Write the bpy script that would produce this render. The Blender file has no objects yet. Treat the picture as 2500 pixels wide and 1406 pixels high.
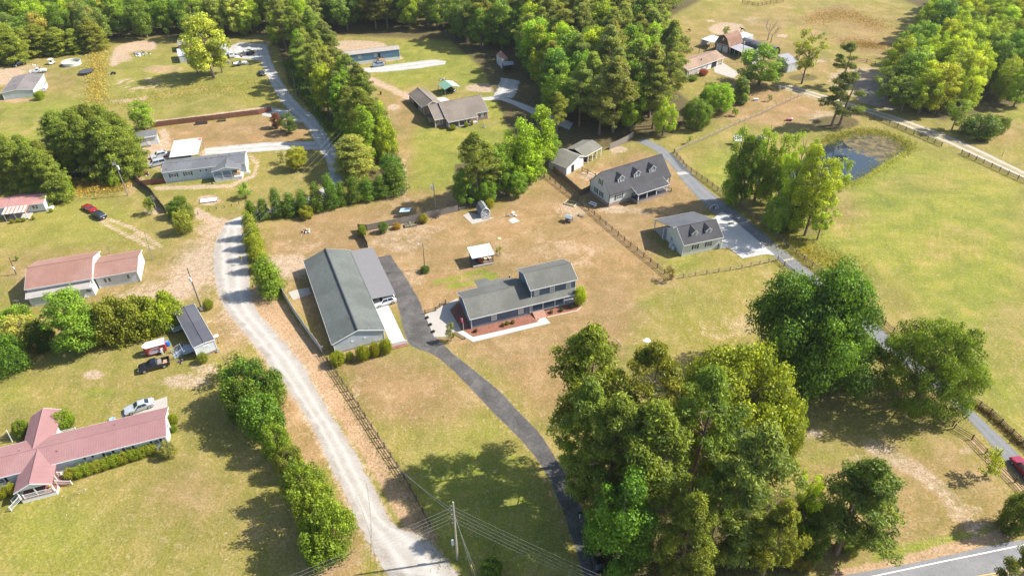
import bpy, math, random
import numpy as np
from mathutils import Vector, Matrix, noise as mnoise

R = math.radians
PI = math.pi
random.seed(7)
rng = np.random.default_rng(11)
SC = bpy.context.scene
C = SC.collection

# ---------------------------------------------------------------- camera
CAM_H, CAM_F, CAM_PITCH, CAM_ROLL = 88.0, 1675.0, R(37.5), R(1.0)
_f = np.array([0, math.cos(CAM_PITCH), -math.sin(CAM_PITCH)])
_r = np.array([1.0, 0, 0]); _u = np.cross(_r, _f)
_c, _s = math.cos(CAM_ROLL), math.sin(CAM_ROLL)
_r, _u = _c*_r - _s*_u, _s*_r + _c*_u
cam_data = bpy.data.cameras.new('camera')
cam = bpy.data.objects.new('camera', cam_data); C.objects.link(cam)
cam_data.sensor_width = 36.0
cam_data.lens = 36.0*CAM_F/2500.0
cam_data.clip_start = 0.5; cam_data.clip_end = 6000
cam.matrix_world = Matrix(((_r[0], _u[0], -_f[0], 0), (_r[1], _u[1], -_f[1], 0), (_r[2], _u[2], -_f[2], CAM_H), (0, 0, 0, 1)))
SC.camera = cam

# ---------------------------------------------------------------- daylight
SUN_EL, SUN_AZ = 43.0, 8.0            # azimuth measured from +X towards +Y
w = bpy.data.worlds.new('World'); SC.world = w; w.use_nodes = True
nt = w.node_tree; nt.nodes.clear()
sky = nt.nodes.new('ShaderNodeTexSky'); sky.sky_type = 'NISHITA'; sky.sun_disc = False
sky.sun_elevation = R(SUN_EL); sky.sun_rotation = R(90.0 - SUN_AZ)
sky.air_density = 1.0; sky.dust_density = 1.2; sky.ozone_density = 1.0
bg = nt.nodes.new('ShaderNodeBackground'); bg.inputs['Strength'].default_value = 0.118
wo = nt.nodes.new('ShaderNodeOutputWorld')
nt.links.new(sky.outputs[0], bg.inputs[0]); nt.links.new(bg.outputs[0], wo.inputs[0])
sl = bpy.data.lights.new('sun', 'SUN'); sl.energy = 5.0; sl.angle = R(0.53); sl.color = (1.0, 0.955, 0.88)
sun = bpy.data.objects.new('sun', sl); C.objects.link(sun)
sd = Vector((math.cos(R(SUN_EL))*math.cos(R(SUN_AZ)), math.cos(R(SUN_EL))*math.sin(R(SUN_AZ)), math.sin(R(SUN_EL))))
sun.rotation_euler = (-sd).to_track_quat('-Z', 'Y').to_euler(); sun.location = (200, 40, 220)
SC.view_settings.view_transform = 'Standard'; SC.view_settings.look = 'None'
SC.view_settings.exposure = 1.06; SC.view_settings.gamma = 1.0; SC.view_settings.use_curve_mapping = False
SC.render.engine = 'CYCLES'
SC.cycles.max_bounces = 6; SC.cycles.diffuse_bounces = 3; SC.cycles.transparent_max_bounces = 6
SC.cycles.transmission_bounces = 3; SC.cycles.glossy_bounces = 2

# ---------------------------------------------------------------- survey: where a spot of the ground lies
def G(px, py, z=0.0):
    d = _f*CAM_F + _r*(px-1250) + _u*(703-py)
    t = (z-CAM_H)/d[2]
    return Vector((d[0]*t, d[1]*t, z))
def proj(x, y, z=0.0):
    v = np.array([x, y, z-CAM_H]); ww = v @ _f
    return 1250+CAM_F*(v @ _r)/ww, 703-CAM_F*(v @ _u)/ww
def height_at(b, top_py):             # height of something upright at ground point b that reaches up to top_py
    lo, hi = 0.0, 60.0
    for _ in range(30):
        m = (lo+hi)/2
        if proj(b.x, b.y, m)[1] > top_py: lo = m
        else: hi = m
    return lo
def mpp(b, z=0.0):                    # metres per pixel there
    return float(np.array([b.x, b.y, z-CAM_H]) @ _f)/CAM_F

# ---------------------------------------------------------------- objects
def tag(o, label=None, cat=None, group=None, kind=None):
    if label: o['label'] = label
    if cat: o['category'] = cat
    if group: o['group'] = group
    if kind: o['kind'] = kind
    return o
def thing(name, label, cat, loc=(0, 0, 0), rotz=0.0, group=None):
    o = bpy.data.objects.new(name, None); C.objects.link(o)
    o.location = loc; o.rotation_euler = (0, 0, rotz); o.empty_display_size = 0.3
    return tag(o, label, cat, group)
def put(name, me, parent=None, loc=None, rot=None, scale=None, label=None, kind=None, m=None):
    o = bpy.data.objects.new(name, me); C.objects.link(o)
    if parent is not None: o.parent = parent
    if loc is not None: o.location = loc
    if rot is not None: o.rotation_euler = rot
    if scale is not None: o.scale = scale
    if label: o['label'] = label
    if kind: o['kind'] = kind
    return o
def children(o): return [c for c in KIDS.get(o.name, [])]
def copy_tree(src, parent=None, allobj=None):
    c = src.copy(); C.objects.link(c); c.parent = parent
    for ch in list(src.children): copy_tree(ch, c)
    return c

class MB:
    """collects solids and builds them as one mesh"""
    def __init__(self): self.v = []; self.f = []; self.M = Matrix()
    def at(self, x=0, y=0, z=0, rz=0, rx=0, ry=0):
        self.M = Matrix.Translation((x, y, z)) @ Matrix.Rotation(rz, 4, 'Z') @ Matrix.Rotation(ry, 4, 'Y') @ Matrix.Rotation(rx, 4, 'X'); return self
    def add(self, vs, fs):
        n = len(self.v); self.v += [tuple(self.M @ Vector(p)) for p in vs]; self.f += [tuple(n+i for i in f) for f in fs]; return self
    def box(self, x0, x1, y0, y1, z0, z1):
        return self.add([(x0, y0, z0), (x1, y0, z0), (x1, y1, z0), (x0, y1, z0), (x0, y0, z1), (x1, y0, z1), (x1, y1, z1), (x0, y1, z1)],
                        [(0, 3, 2, 1), (4, 5, 6, 7), (0, 1, 5, 4), (1, 2, 6, 5), (2, 3, 7, 6), (3, 0, 4, 7)])
    def cbox(self, c, s): return self.box(c[0]-s[0]/2, c[0]+s[0]/2, c[1]-s[1]/2, c[1]+s[1]/2, c[2]-s[2]/2, c[2]+s[2]/2)
    def tube(self, a, b, r0, r1=None, n=6, cap=True):
        r1 = r0 if r1 is None else r1
        a = Vector(a); b = Vector(b); d = b-a
        if d.length < 1e-6: return self
        q = d.to_track_quat('Z', 'Y'); vs = []
        for p, r in ((a, r0), (b, r1)):
            for i in range(n):
                t = 2*PI*i/n; vs.append(p + q @ Vector((math.cos(t)*r, math.sin(t)*r, 0)))
        fs = [(i, (i+1) % n, n+(i+1) % n, n+i) for i in range(n)]
        if cap: fs += [tuple(range(n))[::-1], tuple(range(n, 2*n))]
        return self.add(vs, fs)
    def path(self, pts, r, n=5):
        for a, b in zip(pts, pts[1:]): self.tube(a, b, r, r, n, False)
        return self
    def prism(self, pts, z0, z1):      # outline in xy, extruded in z
        n = len(pts)
        return self.add([(p[0], p[1], z0) for p in pts]+[(p[0], p[1], z1) for p in pts],
                        [tuple(range(n))[::-1], tuple(range(n, 2*n))]+[(i, (i+1) % n, n+(i+1) % n, n+i) for i in range(n)])
    def slab(self, quad, t):           # a thick sheet: quad top corners, thickness t straight down
        n = len(quad)
        return self.add([tuple(p) for p in quad]+[(p[0], p[1], p[2]-t) for p in quad],
                        [tuple(range(n)), tuple(range(n, 2*n))[::-1]]+[(i, n+i, n+(i+1) % n, (i+1) % n) for i in range(n)])
    def lathe(self, prof, n=12, c=(0, 0, 0)):
        vs = []
        for r, z in prof:
            for i in range(n):
                t = 2*PI*i/n; vs.append((c[0]+r*math.cos(t), c[1]+r*math.sin(t), c[2]+z))
        fs = []
        for k in range(len(prof)-1):
            for i in range(n): fs.append((k*n+i, k*n+(i+1) % n, (k+1)*n+(i+1) % n, (k+1)*n+i))
        if prof[0][0] > 1e-4: fs.append(tuple(range(n))[::-1])
        if prof[-1][0] > 1e-4: fs.append(tuple(range((len(prof)-1)*n, len(prof)*n)))
        return self.add(vs, fs)
    def ball(self, c, r, n=10, m=6):
        r = (r, r, r) if not hasattr(r, '__len__') else r
        prof = [(math.sin(PI*k/m), -math.cos(PI*k/m)) for k in range(m+1)]
        vs = []
        for a, z in prof:
            for i in range(n):
                t = 2*PI*i/n; vs.append((c[0]+r[0]*a*math.cos(t), c[1]+r[1]*a*math.sin(t), c[2]+r[2]*z))
        fs = [(k*n+i, k*n+(i+1) % n, (k+1)*n+(i+1) % n, (k+1)*n+i) for k in range(m) for i in range(n)]
        return self.add(vs, fs)
    def loft(self, rings, cap=True):   # rings of equal length
        n = len(rings[0]); vs = [p for rg in rings for p in rg]
        fs = [(k*n+i, k*n+(i+1) % n, (k+1)*n+(i+1) % n, (k+1)*n+i) for k in range(len(rings)-1) for i in range(n)]
        if cap: fs += [tuple(range(n))[::-1], tuple(range((len(rings)-1)*n, len(rings)*n))]
        return self.add(vs, fs)
    def mesh(self, name, m, smooth=False):
        me = bpy.data.meshes.new(name); me.from_pydata(self.v, [], self.f); me.materials.append(m)
        if smooth: me.polygons.foreach_set('use_smooth', [True]*len(me.polygons))
        me.update(); return me
    def build(self, name, m, parent=None, smooth=False, label=None, kind=None):
        o = put(name, self.mesh(name, m, smooth), parent); 
        if label: o['label'] = label
        if kind: o['kind'] = kind
        return o

# ---------------------------------------------------------------- materials
MATS = {}
def nodes_of(name):
    m = bpy.data.materials.new(name); m.use_nodes = True
    nt = m.node_tree; nt.nodes.clear()
    o = nt.nodes.new('ShaderNodeOutputMaterial'); b = nt.nodes.new('ShaderNodeBsdfPrincipled')
    nt.links.new(b.outputs[0], o.inputs[0])
    return m, nt, b, o
def N(nt, t, **kw):
    n = nt.nodes.new(t)
    for k, v in kw.items():
        if k.startswith('i_'): n.inputs[k[2:]].default_value = v
        else: setattr(n, k, v)
    return n
def ramp(nt, src, stops, interp='LINEAR'):
    r = nt.nodes.new('ShaderNodeValToRGB'); r.color_ramp.interpolation = interp
    e = r.color_ramp.elements
    while len(e) < len(stops): e.new(0.5)
    for k, (p, c) in enumerate(stops):
        e[k].position = p; e[k].color = (c[0], c[1], c[2], 1) if hasattr(c, '__len__') else (c, c, c, 1)
    nt.links.new(src, r.inputs[0]); return r.outputs[0]
def mixc(nt, fac, a, b, blend='MIX'):
    m = nt.nodes.new('ShaderNodeMix'); m.data_type = 'RGBA'; m.blend_type = blend
    for sock, val in ((m.inputs[0], fac), (m.inputs[6], a), (m.inputs[7], b)):
        if hasattr(val, 'is_output'): nt.links.new(val, sock)
        elif hasattr(val, '__len__'): sock.default_value = (val[0], val[1], val[2], 1)
        else: sock.default_value = val
    return m.outputs[2]
def mathn(nt, op, a, b=0.0, c=None, clamp=False):
    m = nt.nodes.new('ShaderNodeMath'); m.operation = op; m.use_clamp = clamp
    for sock, val in zip(m.inputs, (a, b) if c is None else (a, b, c)):
        if hasattr(val, 'is_output'): nt.links.new(val, sock)
        else: sock.default_value = val
    return m.outputs[0]
def noise(nt, scale, detail=4, rough=0.6, coord='Object', stretch=None, dist=0.0):
    tc = nt.nodes.new('ShaderNodeTexCoord'); n = nt.nodes.new('ShaderNodeTexNoise')
    n.inputs['Scale'].default_value = scale; n.inputs['Detail'].default_value = detail; n.inputs['Roughness'].default_value = rough
    n.inputs['Distortion'].default_value = dist
    src = tc.outputs[coord]
    if stretch:
        mp = nt.nodes.new('ShaderNodeMapping'); mp.inputs['Scale'].default_value = stretch[:3]
        if len(stretch) > 3: mp.inputs['Rotation'].default_value = (0, 0, stretch[3])
        nt.links.new(src, mp.inputs[0]); src = mp.outputs[0]
    nt.links.new(src, n.inputs['Vector']); return n.outputs['Fac']
def mat(name, col, rough=0.75, var=0.14, scale=1.5, metal=0.0, spec=0.3, stretch=None, bump=0.0, stain=None, stain_amt=0.5, coat=0.0):
    if name in MATS: return MATS[name]
    m, nt, b, o = nodes_of(name)
    n1 = noise(nt, scale, 5, 0.65, 'Object', stretch)
    lo = tuple(max(0, c*(1-var)) for c in col); hi = tuple(min(1, c*(1+var)) for c in col)
    cc = ramp(nt, n1, [(0.3, lo), (0.7, hi)])
    if stain is not None:
        n2 = noise(nt, scale*0.35, 6, 0.7, 'Object')
        f = ramp(nt, n2, [(0.48, 0.0), (0.68, stain_amt)])
        cc = mixc(nt, f, cc, stain)
    nt.links.new(cc, b.inputs['Base Color'])
    b.inputs['Roughness'].default_value = rough; b.inputs['Metallic'].default_value = metal
    b.inputs['Specular IOR Level'].default_value = spec
    if coat: b.inputs['Coat Weight'].default_value = coat; b.inputs['Coat Roughness'].default_value = 0.05
    if bump:
        bp = nt.nodes.new('ShaderNodeBump'); bp.inputs['Strength'].default_value = bump; bp.inputs['Distance'].default_value = 0.05
        nt.links.new(noise(nt, scale*6, 4, 0.7), bp.inputs['Height']); nt.links.new(bp.outputs[0], b.inputs['Normal'])
    MATS[name] = m; return m
def siding(name, col, step=0.16):     # lap boards: fine relief, and colour darker along each lower edge
    if name in MATS: return MATS[name]
    m, nt, b, o = nodes_of(name)
    tc = N(nt, 'ShaderNodeTexCoord'); sp = N(nt, 'ShaderNodeSeparateXYZ'); nt.links.new(tc.outputs['Object'], sp.inputs[0])
    fr = mathn(nt, 'FRACT', mathn(nt, 'DIVIDE', sp.outputs[2], step), 0)
    n1 = noise(nt, 0.7, 5, 0.6)
    cc = mixc(nt, ramp(nt, n1, [(0.3, 0.0), (0.7, 1.0)]), tuple(c*0.9 for c in col), tuple(min(1, c*1.06) for c in col))
    cc = mixc(nt, ramp(nt, fr, [(0.0, 0.28), (0.12, 0.0)]), cc, tuple(c*0.55 for c in col))
    nt.links.new(cc, b.inputs['Base Color']); b.inputs['Roughness'].default_value = 0.6
    bp = N(nt, 'ShaderNodeBump', i_Strength=0.6, i_Distance=0.02); nt.links.new(fr, bp.inputs['Height']); nt.links.new(bp.outputs[0], b.inputs['Normal'])
    MATS[name] = m; return m
def shingle(name, col, col2=None):
    if name in MATS: return MATS[name]
    m, nt, b, o = nodes_of(name)
    n1 = noise(nt, 2.2, 6, 0.75); n2 = noise(nt, 0.22, 5, 0.6); n3 = noise(nt, 9.0, 3, 0.7)
    col2 = col2 or tuple(c*0.72 for c in col)
    cc = mixc(nt, ramp(nt, n1, [(0.35, 0.0), (0.65, 1.0)]), tuple(c*0.8 for c in col), tuple(c*1.15 for c in col))
    cc = mixc(nt, ramp(nt, n2, [(0.42, 0.0), (0.62, 0.85)]), cc, col2)
    cc = mixc(nt, ramp(nt, n3, [(0.4, 0.0), (0.6, 0.35)]), cc, tuple(c*0.6 for c in col))
    nt.links.new(cc, b.inputs['Base Color']); b.inputs['Roughness'].default_value = 0.9; b.inputs['Specular IOR Level'].default_value = 0.2
    bp = N(nt, 'ShaderNodeBump', i_Strength=0.5, i_Distance=0.03); nt.links.new(n3, bp.inputs['Height']); nt.links.new(bp.outputs[0], b.inputs['Normal'])
    MATS[name] = m; return m
def brickmat(name, c1, c2, mortar, sc=1.0):
    if name in MATS: return MATS[name]
    m, nt, b, o = nodes_of(name)
    tc = N(nt, 'ShaderNodeTexCoord'); sp = N(nt, 'ShaderNodeSeparateXYZ'); nt.links.new(tc.outputs['Object'], sp.inputs[0])
    ad = mathn(nt, 'ADD', sp.outputs[0], sp.outputs[1]); cb = N(nt, 'ShaderNodeCombineXYZ'); nt.links.new(ad, cb.inputs[0]); nt.links.new(sp.outputs[2], cb.inputs[1])
    bt = N(nt, 'ShaderNodeTexBrick'); nt.links.new(cb.outputs[0], bt.inputs[0])
    bt.inputs['Color1'].default_value = (*c1, 1); bt.inputs['Color2'].default_value = (*c2, 1); bt.inputs['Mortar'].default_value = (*mortar, 1)
    bt.inputs['Scale'].default_value = 1.0*sc; bt.inputs['Brick Width'].default_value = 0.22; bt.inputs['Row Height'].default_value = 0.075; bt.inputs['Mortar Size'].default_value = 0.012
    n1 = noise(nt, 1.2, 5, 0.6)
    cc = mixc(nt, ramp(nt, n1, [(0.35, 0.0), (0.65, 0.4)]), bt.outputs[0], tuple(c*0.6 for c in c1))
    nt.links.new(cc, b.inputs['Base Color']); b.inputs['Roughness'].default_value = 0.85
    MATS[name] = m; return m
def glassmat(name='window_glass', col=(0.03, 0.04, 0.05)):
    if name in MATS: return MATS[name]
    m, nt, b, o = nodes_of(name)
    cc = ramp(nt, noise(nt, 0.8, 3), [(0.35, col), (0.65, tuple(c*2.4 for c in col))])
    nt.links.new(cc, b.inputs['Base Color']); b.inputs['Roughness'].default_value = 0.08; b.inputs['Specular IOR Level'].default_value = 0.7
    MATS[name] = m; return m
# ---------------------------------------------------------------- ground
def seg_dist(px, py, a, b):
    ax, ay = a; bx, by = b; dx, dy = bx-ax, by-ay
    t = np.clip(((px-ax)*dx+(py-ay)*dy)/(dx*dx+dy*dy+1e-9), 0, 1)
    return np.hypot(px-(ax+t*dx), py-(ay+t*dy))
def poly_mask(px, py, pts, soft):
    ins = np.zeros(px.shape, bool); d = np.full(px.shape, 1e9); n = len(pts)
    for i in range(n):
        (x0, y0), (x1, y1) = pts[i], pts[(i+1) % n]
        c = ((y0 > py) != (y1 > py)) & (px < (x1-x0)*(py-y0)/((y1-y0)+1e-9)+x0)
        ins ^= c; d = np.minimum(d, seg_dist(px, py, pts[i], pts[(i+1) % n]))
    return np.clip(0.5+np.where(ins, d, -d)/(2*soft), 0, 1)
LAND = [  # channel, kind, data, softness, strength
 ('T', 'poly', [(630,575),(760,495),(950,485),(1120,515),(1330,432),(1650,400),(1725,500),(1600,560),(1640,690),(1560,720),(1520,860),(1420,990),(1330,1040),(1200,900),(1060,840),(960,760),(880,860),(1010,1010),(900,960),(780,850),(690,700)], 40, 0.85),
 ('T', 'ell', (980,950,150,90), 60, 0.75), ('T', 'ell', (1120,1000,90,60), 50, 0.35),
 ('T', 'poly', [(1960,1110),(2200,1080),(2340,1050),(2500,1220),(2500,1320),(2100,1400),(1900,1400),(1980,1300)], 60, 0.6),
 ('T', 'poly', [(400,330),(470,300),(640,285),(740,300),(760,340),(640,355),(500,360),(400,350)], 12, 0.9),
 ('T', 'ell', (520,330,170,30), 20, 0.6), ('T', 'poly', [(0,610),(60,600),(400,610),(480,560),(560,560),(520,740),(300,760),(60,750),(0,680)], 30, 0.55),
 ('T', 'ell', (1850,260,130,50), 40, 0.75), ('T', 'ell', (1600,500,110,60), 40, 0.6), ('T', 'poly', [(1340,440),(1560,360),(1640,400),(1440,470)], 20, 0.8),
 ('T', 'poly', [(1600,110),(1700,40),(1900,0),(2200,20),(2200,170),(2050,210),(1850,220),(1650,180)], 50, 0.55),
 ('T', 'ell', (100,200,110,30), 30, 0.4), ('T', 'ell', (60,290,60,40), 30, 0.35), ('T', 'ell', (480,240,140,40), 40, 0.3),
 ('T', 'ell', (560,560,60,40), 30, 0.6), ('T', 'ell', (700,960,60,120), 40, 0.8), ('T', 'ell', (820,1330,70,120), 40, 0.8), ('T', 'ell', (560,800,60,60), 30, 0.8),
 ('T', 'ell', (760,1100,40,80), 30, 0.8), ('T', 'ell', (470,790,50,60), 30, 0.3), ('T', 'ell', (430,1180,120,80), 60, 0.35), ('T', 'ell', (1500,780,100,60), 60, 0.35),
 ('T', 'ell', (2440,320,90,40), 30, 0.5), ('T', 'ell', (2060,520,60,60), 50, 0.55), ('T', 'ell', (2260,450,120,30), 40, 0.35), ('T', 'ell', (2330,600,120,60), 60, 0.35), ('T', 'ell', (2450,830,70,120), 50, 0.4),
 ('T', 'ell', (1010,260,40,60), 20, 0.5), ('T', 'poly', [(900,190),(1000,235),(1010,420),(960,470),(940,300)], 14, 0.5), ('T', 'ell', (1040,500,110,40), 30, 0.5), ('T', 'ell', (330,900,200,60), 60, 0.3),
 ('T', 'ell', (80,1340,200,60), 60, 0.0), ('T', 'ell', (2000,280,120,40), 30, 0.6), ('T', 'ell', (560,470,120,40), 40, 0.2), ('T', 'ell', (520,1250,150,120), 60, 0.3),
 ('L', 'poly', [(2000,420),(2200,330),(2340,390),(2500,450),(2500,1060),(2370,960),(2200,700),(1990,650),(1930,560),(2060,500)], 50, 0.8),
 ('L', 'poly', [(1700,395),(1800,340),(1850,420),(1800,490),(1720,440)], 25, 0.85), ('L', 'ell', (1700,330,60,20), 20, 0.3),
 ('L', 'poly', [(900,180),(960,100),(1250,90),(1300,200),(1200,240),(1060,200),(1000,230)], 15, 0.75),
 ('L', 'poly', [(1010,300),(1190,300),(1260,240),(1300,300),(1180,400),(1120,460),(1010,470)], 25, 0.75), ('L', 'ell', (1230,250,60,40), 20, 0.8),
 ('L', 'poly', [(0,240),(230,240),(210,300),(120,370),(0,350)], 25, 0.85), ('L', 'poly', [(260,120),(640,120),(680,260),(400,300),(250,250)], 30, 0.5),
 ('L', 'ell', (1415,930,60,60), 40, 0.9), ('L', 'ell', (1350,960,60,70), 40, 0.4), ('L', 'ell', (1160,1050,90,45), 40, 0.5),
 ('L', 'poly', [(1010,1110),(1200,1080),(1300,1120),(1400,1400),(1100,1400),(1000,1200)], 30, 0.8), ('L', 'ell', (1630,640,90,30), 30, 0.6), ('L', 'ell', (1700,760,80,40), 40, 0.3),
 ('L', 'poly', [(0,1200),(100,1190),(260,1250),(250,1406),(0,1406)], 60, 0.65), ('L', 'ell', (240,960,50,16), 15, 0.6), ('L', 'ell', (30,950,50,60), 30, 0.5), ('L', 'ell', (260,880,160,40), 40, 0.4),
 ('L', 'ell', (480,430,150,50), 40, 0.45), ('L', 'ell', (200,540,140,60), 40, 0.55), ('L', 'ell', (60,590,100,40), 40, 0.4), ('L', 'ell', (2420,300,60,20), 20, 0.7), ('L', 'ell', (2480,290,30,25), 15, 0.7),
 ('L', 'ell', (1930,600,70,60), 40, 0.6), ('L', 'ell', (2040,1120,90,20), 20, 0.55), ('L', 'ell', (2160,1170,60,16), 15, 0.4), ('L', 'stroke', [(2140,1355),(2260,1330),(2400,1300)], 14, 0.8),
 ('L', 'stroke', [(1095,700),(1150,690),(1210,675)], 7, 0.9), ('L', 'stroke', [(1060,690),(1130,675),(1180,660)], 6, 0.8), ('L', 'ell', (1195,675,18,12), 6, 0.9), ('L', 'ell', (1560,735,50,16), 20, 0.6), ('L', 'ell', (500,1150,60,50), 40, 0.3),
 ('L', 'ell', (1830,150,90,30), 30, 0.2), ('L', 'stroke', [(1930,80),(2060,140),(2200,170)], 18, 0.45), ('L', 'ell', (1980,30,60,14), 12, 0.5), ('L', 'ell', (1400,450,40,20), 10, 0.3),
 ('S', 'ell', (705,650,55,28), 25, 1.0), ('S', 'ell', (740,600,50,20), 20, 0.35), ('S', 'poly', [(430,620),(520,560),(545,600),(530,700),(440,740),(360,745),(200,760),(330,700),(400,690)], 30, 0.8), ('S', 'ell', (560,790,50,50), 25, 0.4),
 ('S', 'stroke', [(262,533),(330,560),(395,603)], 3.5, 1.0), ('S', 'stroke', [(246,540),(310,575),(378,608)], 3.5, 1.0), ('S', 'ell', (330,575,28,12), 8, 0.35),
 ('S', 'stroke', [(478,518),(520,540),(560,550)], 12, 0.9), ('S', 'ell', (520,560,45,24), 18, 0.7),
 ('S', 'stroke', [(280,150),(290,125),(330,112),(370,112)], 12, 1.0), ('S', 'ell', (300,140,25,12), 8, 0.7),
 ('S', 'ring', (338,205,46,13), 3.0, 0.9), ('S', 'ring', (340,205,30,9), 2.5, 0.8), ('S', 'ring', (338,207,60,18), 3.0, 0.45),
 ('S', 'stroke', [(365,300),(500,285),(660,262)], 4, 0.9), ('S', 'stroke', [(270,247),(330,245),(360,238)], 4, 0.7),
 ('S', 'ell', (1775,72,45,16), 10, 0.9), ('S', 'ell', (1800,95,45,10), 8, 0.6), ('S', 'ell', (1910,88,14,4), 3, 0.9), ('S', 'ell', (1835,50,25,10), 10, 0.4), ('S', 'ell', (1740,150,60,15), 12, 0.25), ('S', 'ell', (1960,150,60,6), 5, 0.7), ('S', 'ell', (1735,52,10,3), 3, 0.9),
 ('S', 'ell', (1395,515,40,25), 20, 0.55), ('S', 'ell', (1350,610,60,30), 30, 0.4), ('S', 'ell', (1420,620,60,35), 30, 0.35), ('S', 'ell', (1240,620,30,15), 15, 0.3), ('S', 'ell', (980,590,80,30), 25, 0.45), ('S', 'ell', (1000,560,110,14), 14, 0.4),
 ('S', 'ell', (1000,680,50,25), 25, 0.35), ('S', 'ell', (870,930,30,20), 18, 0.4), ('S', 'ell', (870,960,12,20), 10, 0.5), ('S', 'ell', (1050,930,60,20), 25, 0.2), ('S', 'ell', (1560,700,40,20), 20, 0.15), ('S', 'ell', (1600,720,60,20), 25, 0.2),
 ('S', 'ell', (1500,512,40,10), 10, 0.7), ('S', 'ell', (1570,515,60,10), 10, 0.4), ('S', 'ell', (1440,430,30,12), 10, 0.6), ('S', 'ell', (1510,365,22,8), 6, 0.9), ('S', 'ell', (1320,405,20,8), 8, 0.2),
 ('S', 'ell', (228,915,26,9), 6, 0.9), ('S', 'ell', (450,930,60,20), 20, 0.6), ('S', 'ell', (500,900,40,16), 14, 0.6), ('S', 'ell', (870,112,75,13), 6, 0.9), ('S', 'ell', (860,122,60,8), 5, 0.9), ('S', 'ell', (920,142,65,9), 5, 0.9), ('S', 'ell', (960,262,14,7), 4, 0.9),
 ('S', 'stroke', [(905,195),(950,215),(1000,240)], 8, 0.8), ('S', 'stroke', [(985,390),(992,440),(985,480),(1010,510)], 5, 0.5), ('S', 'ell', (1080,225,22,8), 5, 0.3), ('S', 'ell', (1195,215,60,12), 8, 0.8), ('S', 'ell', (1230,215,35,14), 10, 0.6),
 ('S', 'stroke', [(2130,1090),(2260,1160),(2340,1230),(2380,1290)], 20, 0.55), ('S', 'ell', (2360,1100,20,12), 10, 0.6), ('S', 'ell', (1985,1060,30,14), 12, 0.6), ('S', 'ell', (2350,1250,50,30), 30, 0.5), ('S', 'stroke', [(2280,1230),(2400,1245)], 5, 0.5), ('S', 'ell', (2130,1120,80,20), 20, 0.3),
 ('S', 'ell', (2010,290,40,18), 12, 0.6), ('S', 'ell', (2100,200,80,35), 20, 0.7), ('S', 'ell', (690,300,40,20), 15, 0.3), ('S', 'stroke', [(610,380),(628,400),(620,430),(560,455),(380,460)], 5, 0.8), ('S', 'ell', (510,489,28,14), 6, 0.8), ('S', 'ell', (375,515,24,9), 5, 0.8),
 ('S', 'ell', (18,187,50,22), 10, 0.95), ('S', 'ell', (60,165,50,12), 10, 0.4), ('S', 'stroke', [(400,325),(405,350),(350,365)], 12, 0.9), ('S', 'ell', (395,385,40,30), 10, 0.8), ('S', 'ell', (345,440,20,16), 8, 0.5), ('S', 'ell', (500,375,16,8), 4, 0.8),
 ('S', 'ell', (740,520,60,8), 10, 0.3), ('S', 'ell', (640,525,22,10), 5, 0.8), ('S', 'ell', (690,513,14,6), 4, 0.8), ('S', 'ell', (2060,1355,20,8), 6, 0.3), ('S', 'ell', (745,715,14,8), 4, 0.9), ('S', 'ell', (560,455,10,4), 4, 0.4), ('S', 'ell', (1560,820,40,30), 20, 0.25), ('S', 'ell', (1780,800,100,40), 40, 0.3), ('S', 'ell', (1850,700,40,40), 30, 0.25),
 ('S', 'stroke', [(528,640),(535,715),(560,765),(622,838),(681,920),(732,994),(766,1046),(804,1130),(843,1210),(866,1258),(900,1330),(950,1402)], 9, 0.75), ('S', 'stroke', [(646,783),(733,879),(800,1000),(876,1123),(962,1292),(1040,1305),(1114,1402)], 8, 0.7), ('S', 'stroke', [(1905,214),(2060,256),(2240,312),(2400,385),(2500,430)], 9, 0.4),
 ('O', 'stroke', [(640,720),(690,790),(760,880),(830,980),(900,1080),(960,1180),(1040,1320)], 30, 0.95), ('O', 'ell', (650,765,40,30), 15, 0.9), ('O', 'stroke', [(2040,1406),(2150,1385),(2300,1345),(2500,1290)], 14, 0.95), ('O', 'ell', (1530,1395,60,12), 6, 0.9),
 ('O', 'stroke', [(1110,862),(1230,960),(1310,1050),(1380,1160)], 3, 0.6), ('O', 'stroke', [(1060,866),(1180,985),(1300,1105),(1390,1310)], 3, 0.6), ('O', 'stroke', [(2380,1080),(2500,1200)], 16, 0.5), ('O', 'ell', (1440,1160,60,60), 30, 0.5),
 ('O', 'ell', (400,170,60,12), 12, 0.5), ('O', 'ell', (320,450,20,30), 10, 0.5), ('O', 'ell', (625,500,30,5), 4, 0.6), ('O', 'ell', (30,245,60,6), 5, 0.7), ('O', 'ell', (440,1110,20,5), 4, 0.5), ('O', 'stroke', [(620,107),(660,104)], 4, 0.8), ('O', 'ell', (1420,100,20,20), 10, 0.0), ('O', 'ell', (1640,290,20,8), 8, 0.6), ('O', 'ell', (1530,490,30,20), 12, 0.3),
 ('W', 'poly', [(1955,45),(2000,22),(2060,12),(2110,40),(2165,68),(2150,78),(2090,72),(2040,50),(1990,48)], 8, 1.0), ('W', 'poly', [(2045,95),(2090,86),(2150,95),(2172,115),(2150,130),(2100,130),(2060,115)], 6, 0.9), ('W', 'ell', (2105,148,30,7), 5, 0.6), ('W', 'ell', (2300,375,30,12), 10, 0.2),
 ('W', 'ell', (1735,150,6,3), 3, 0.0), ('W', 'stroke', [(240,120),(238,180),(235,250)], 10, 0.45), ('W', 'stroke', [(160,450),(230,455),(300,452)], 10, 0.4),
 ('D', 'poly', [(0,-200),(2500,-200),(2500,20),(2350,60),(2200,0),(2050,-10),(1750,-20),(1640,40),(1600,180),(1700,260),(1640,330),(1560,340),(1340,400),(1250,330),(1180,170),(1100,100),(830,85),(700,85),(560,90),(270,95),(230,130),(70,140),(0,165)], 12, 0.95),
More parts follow.
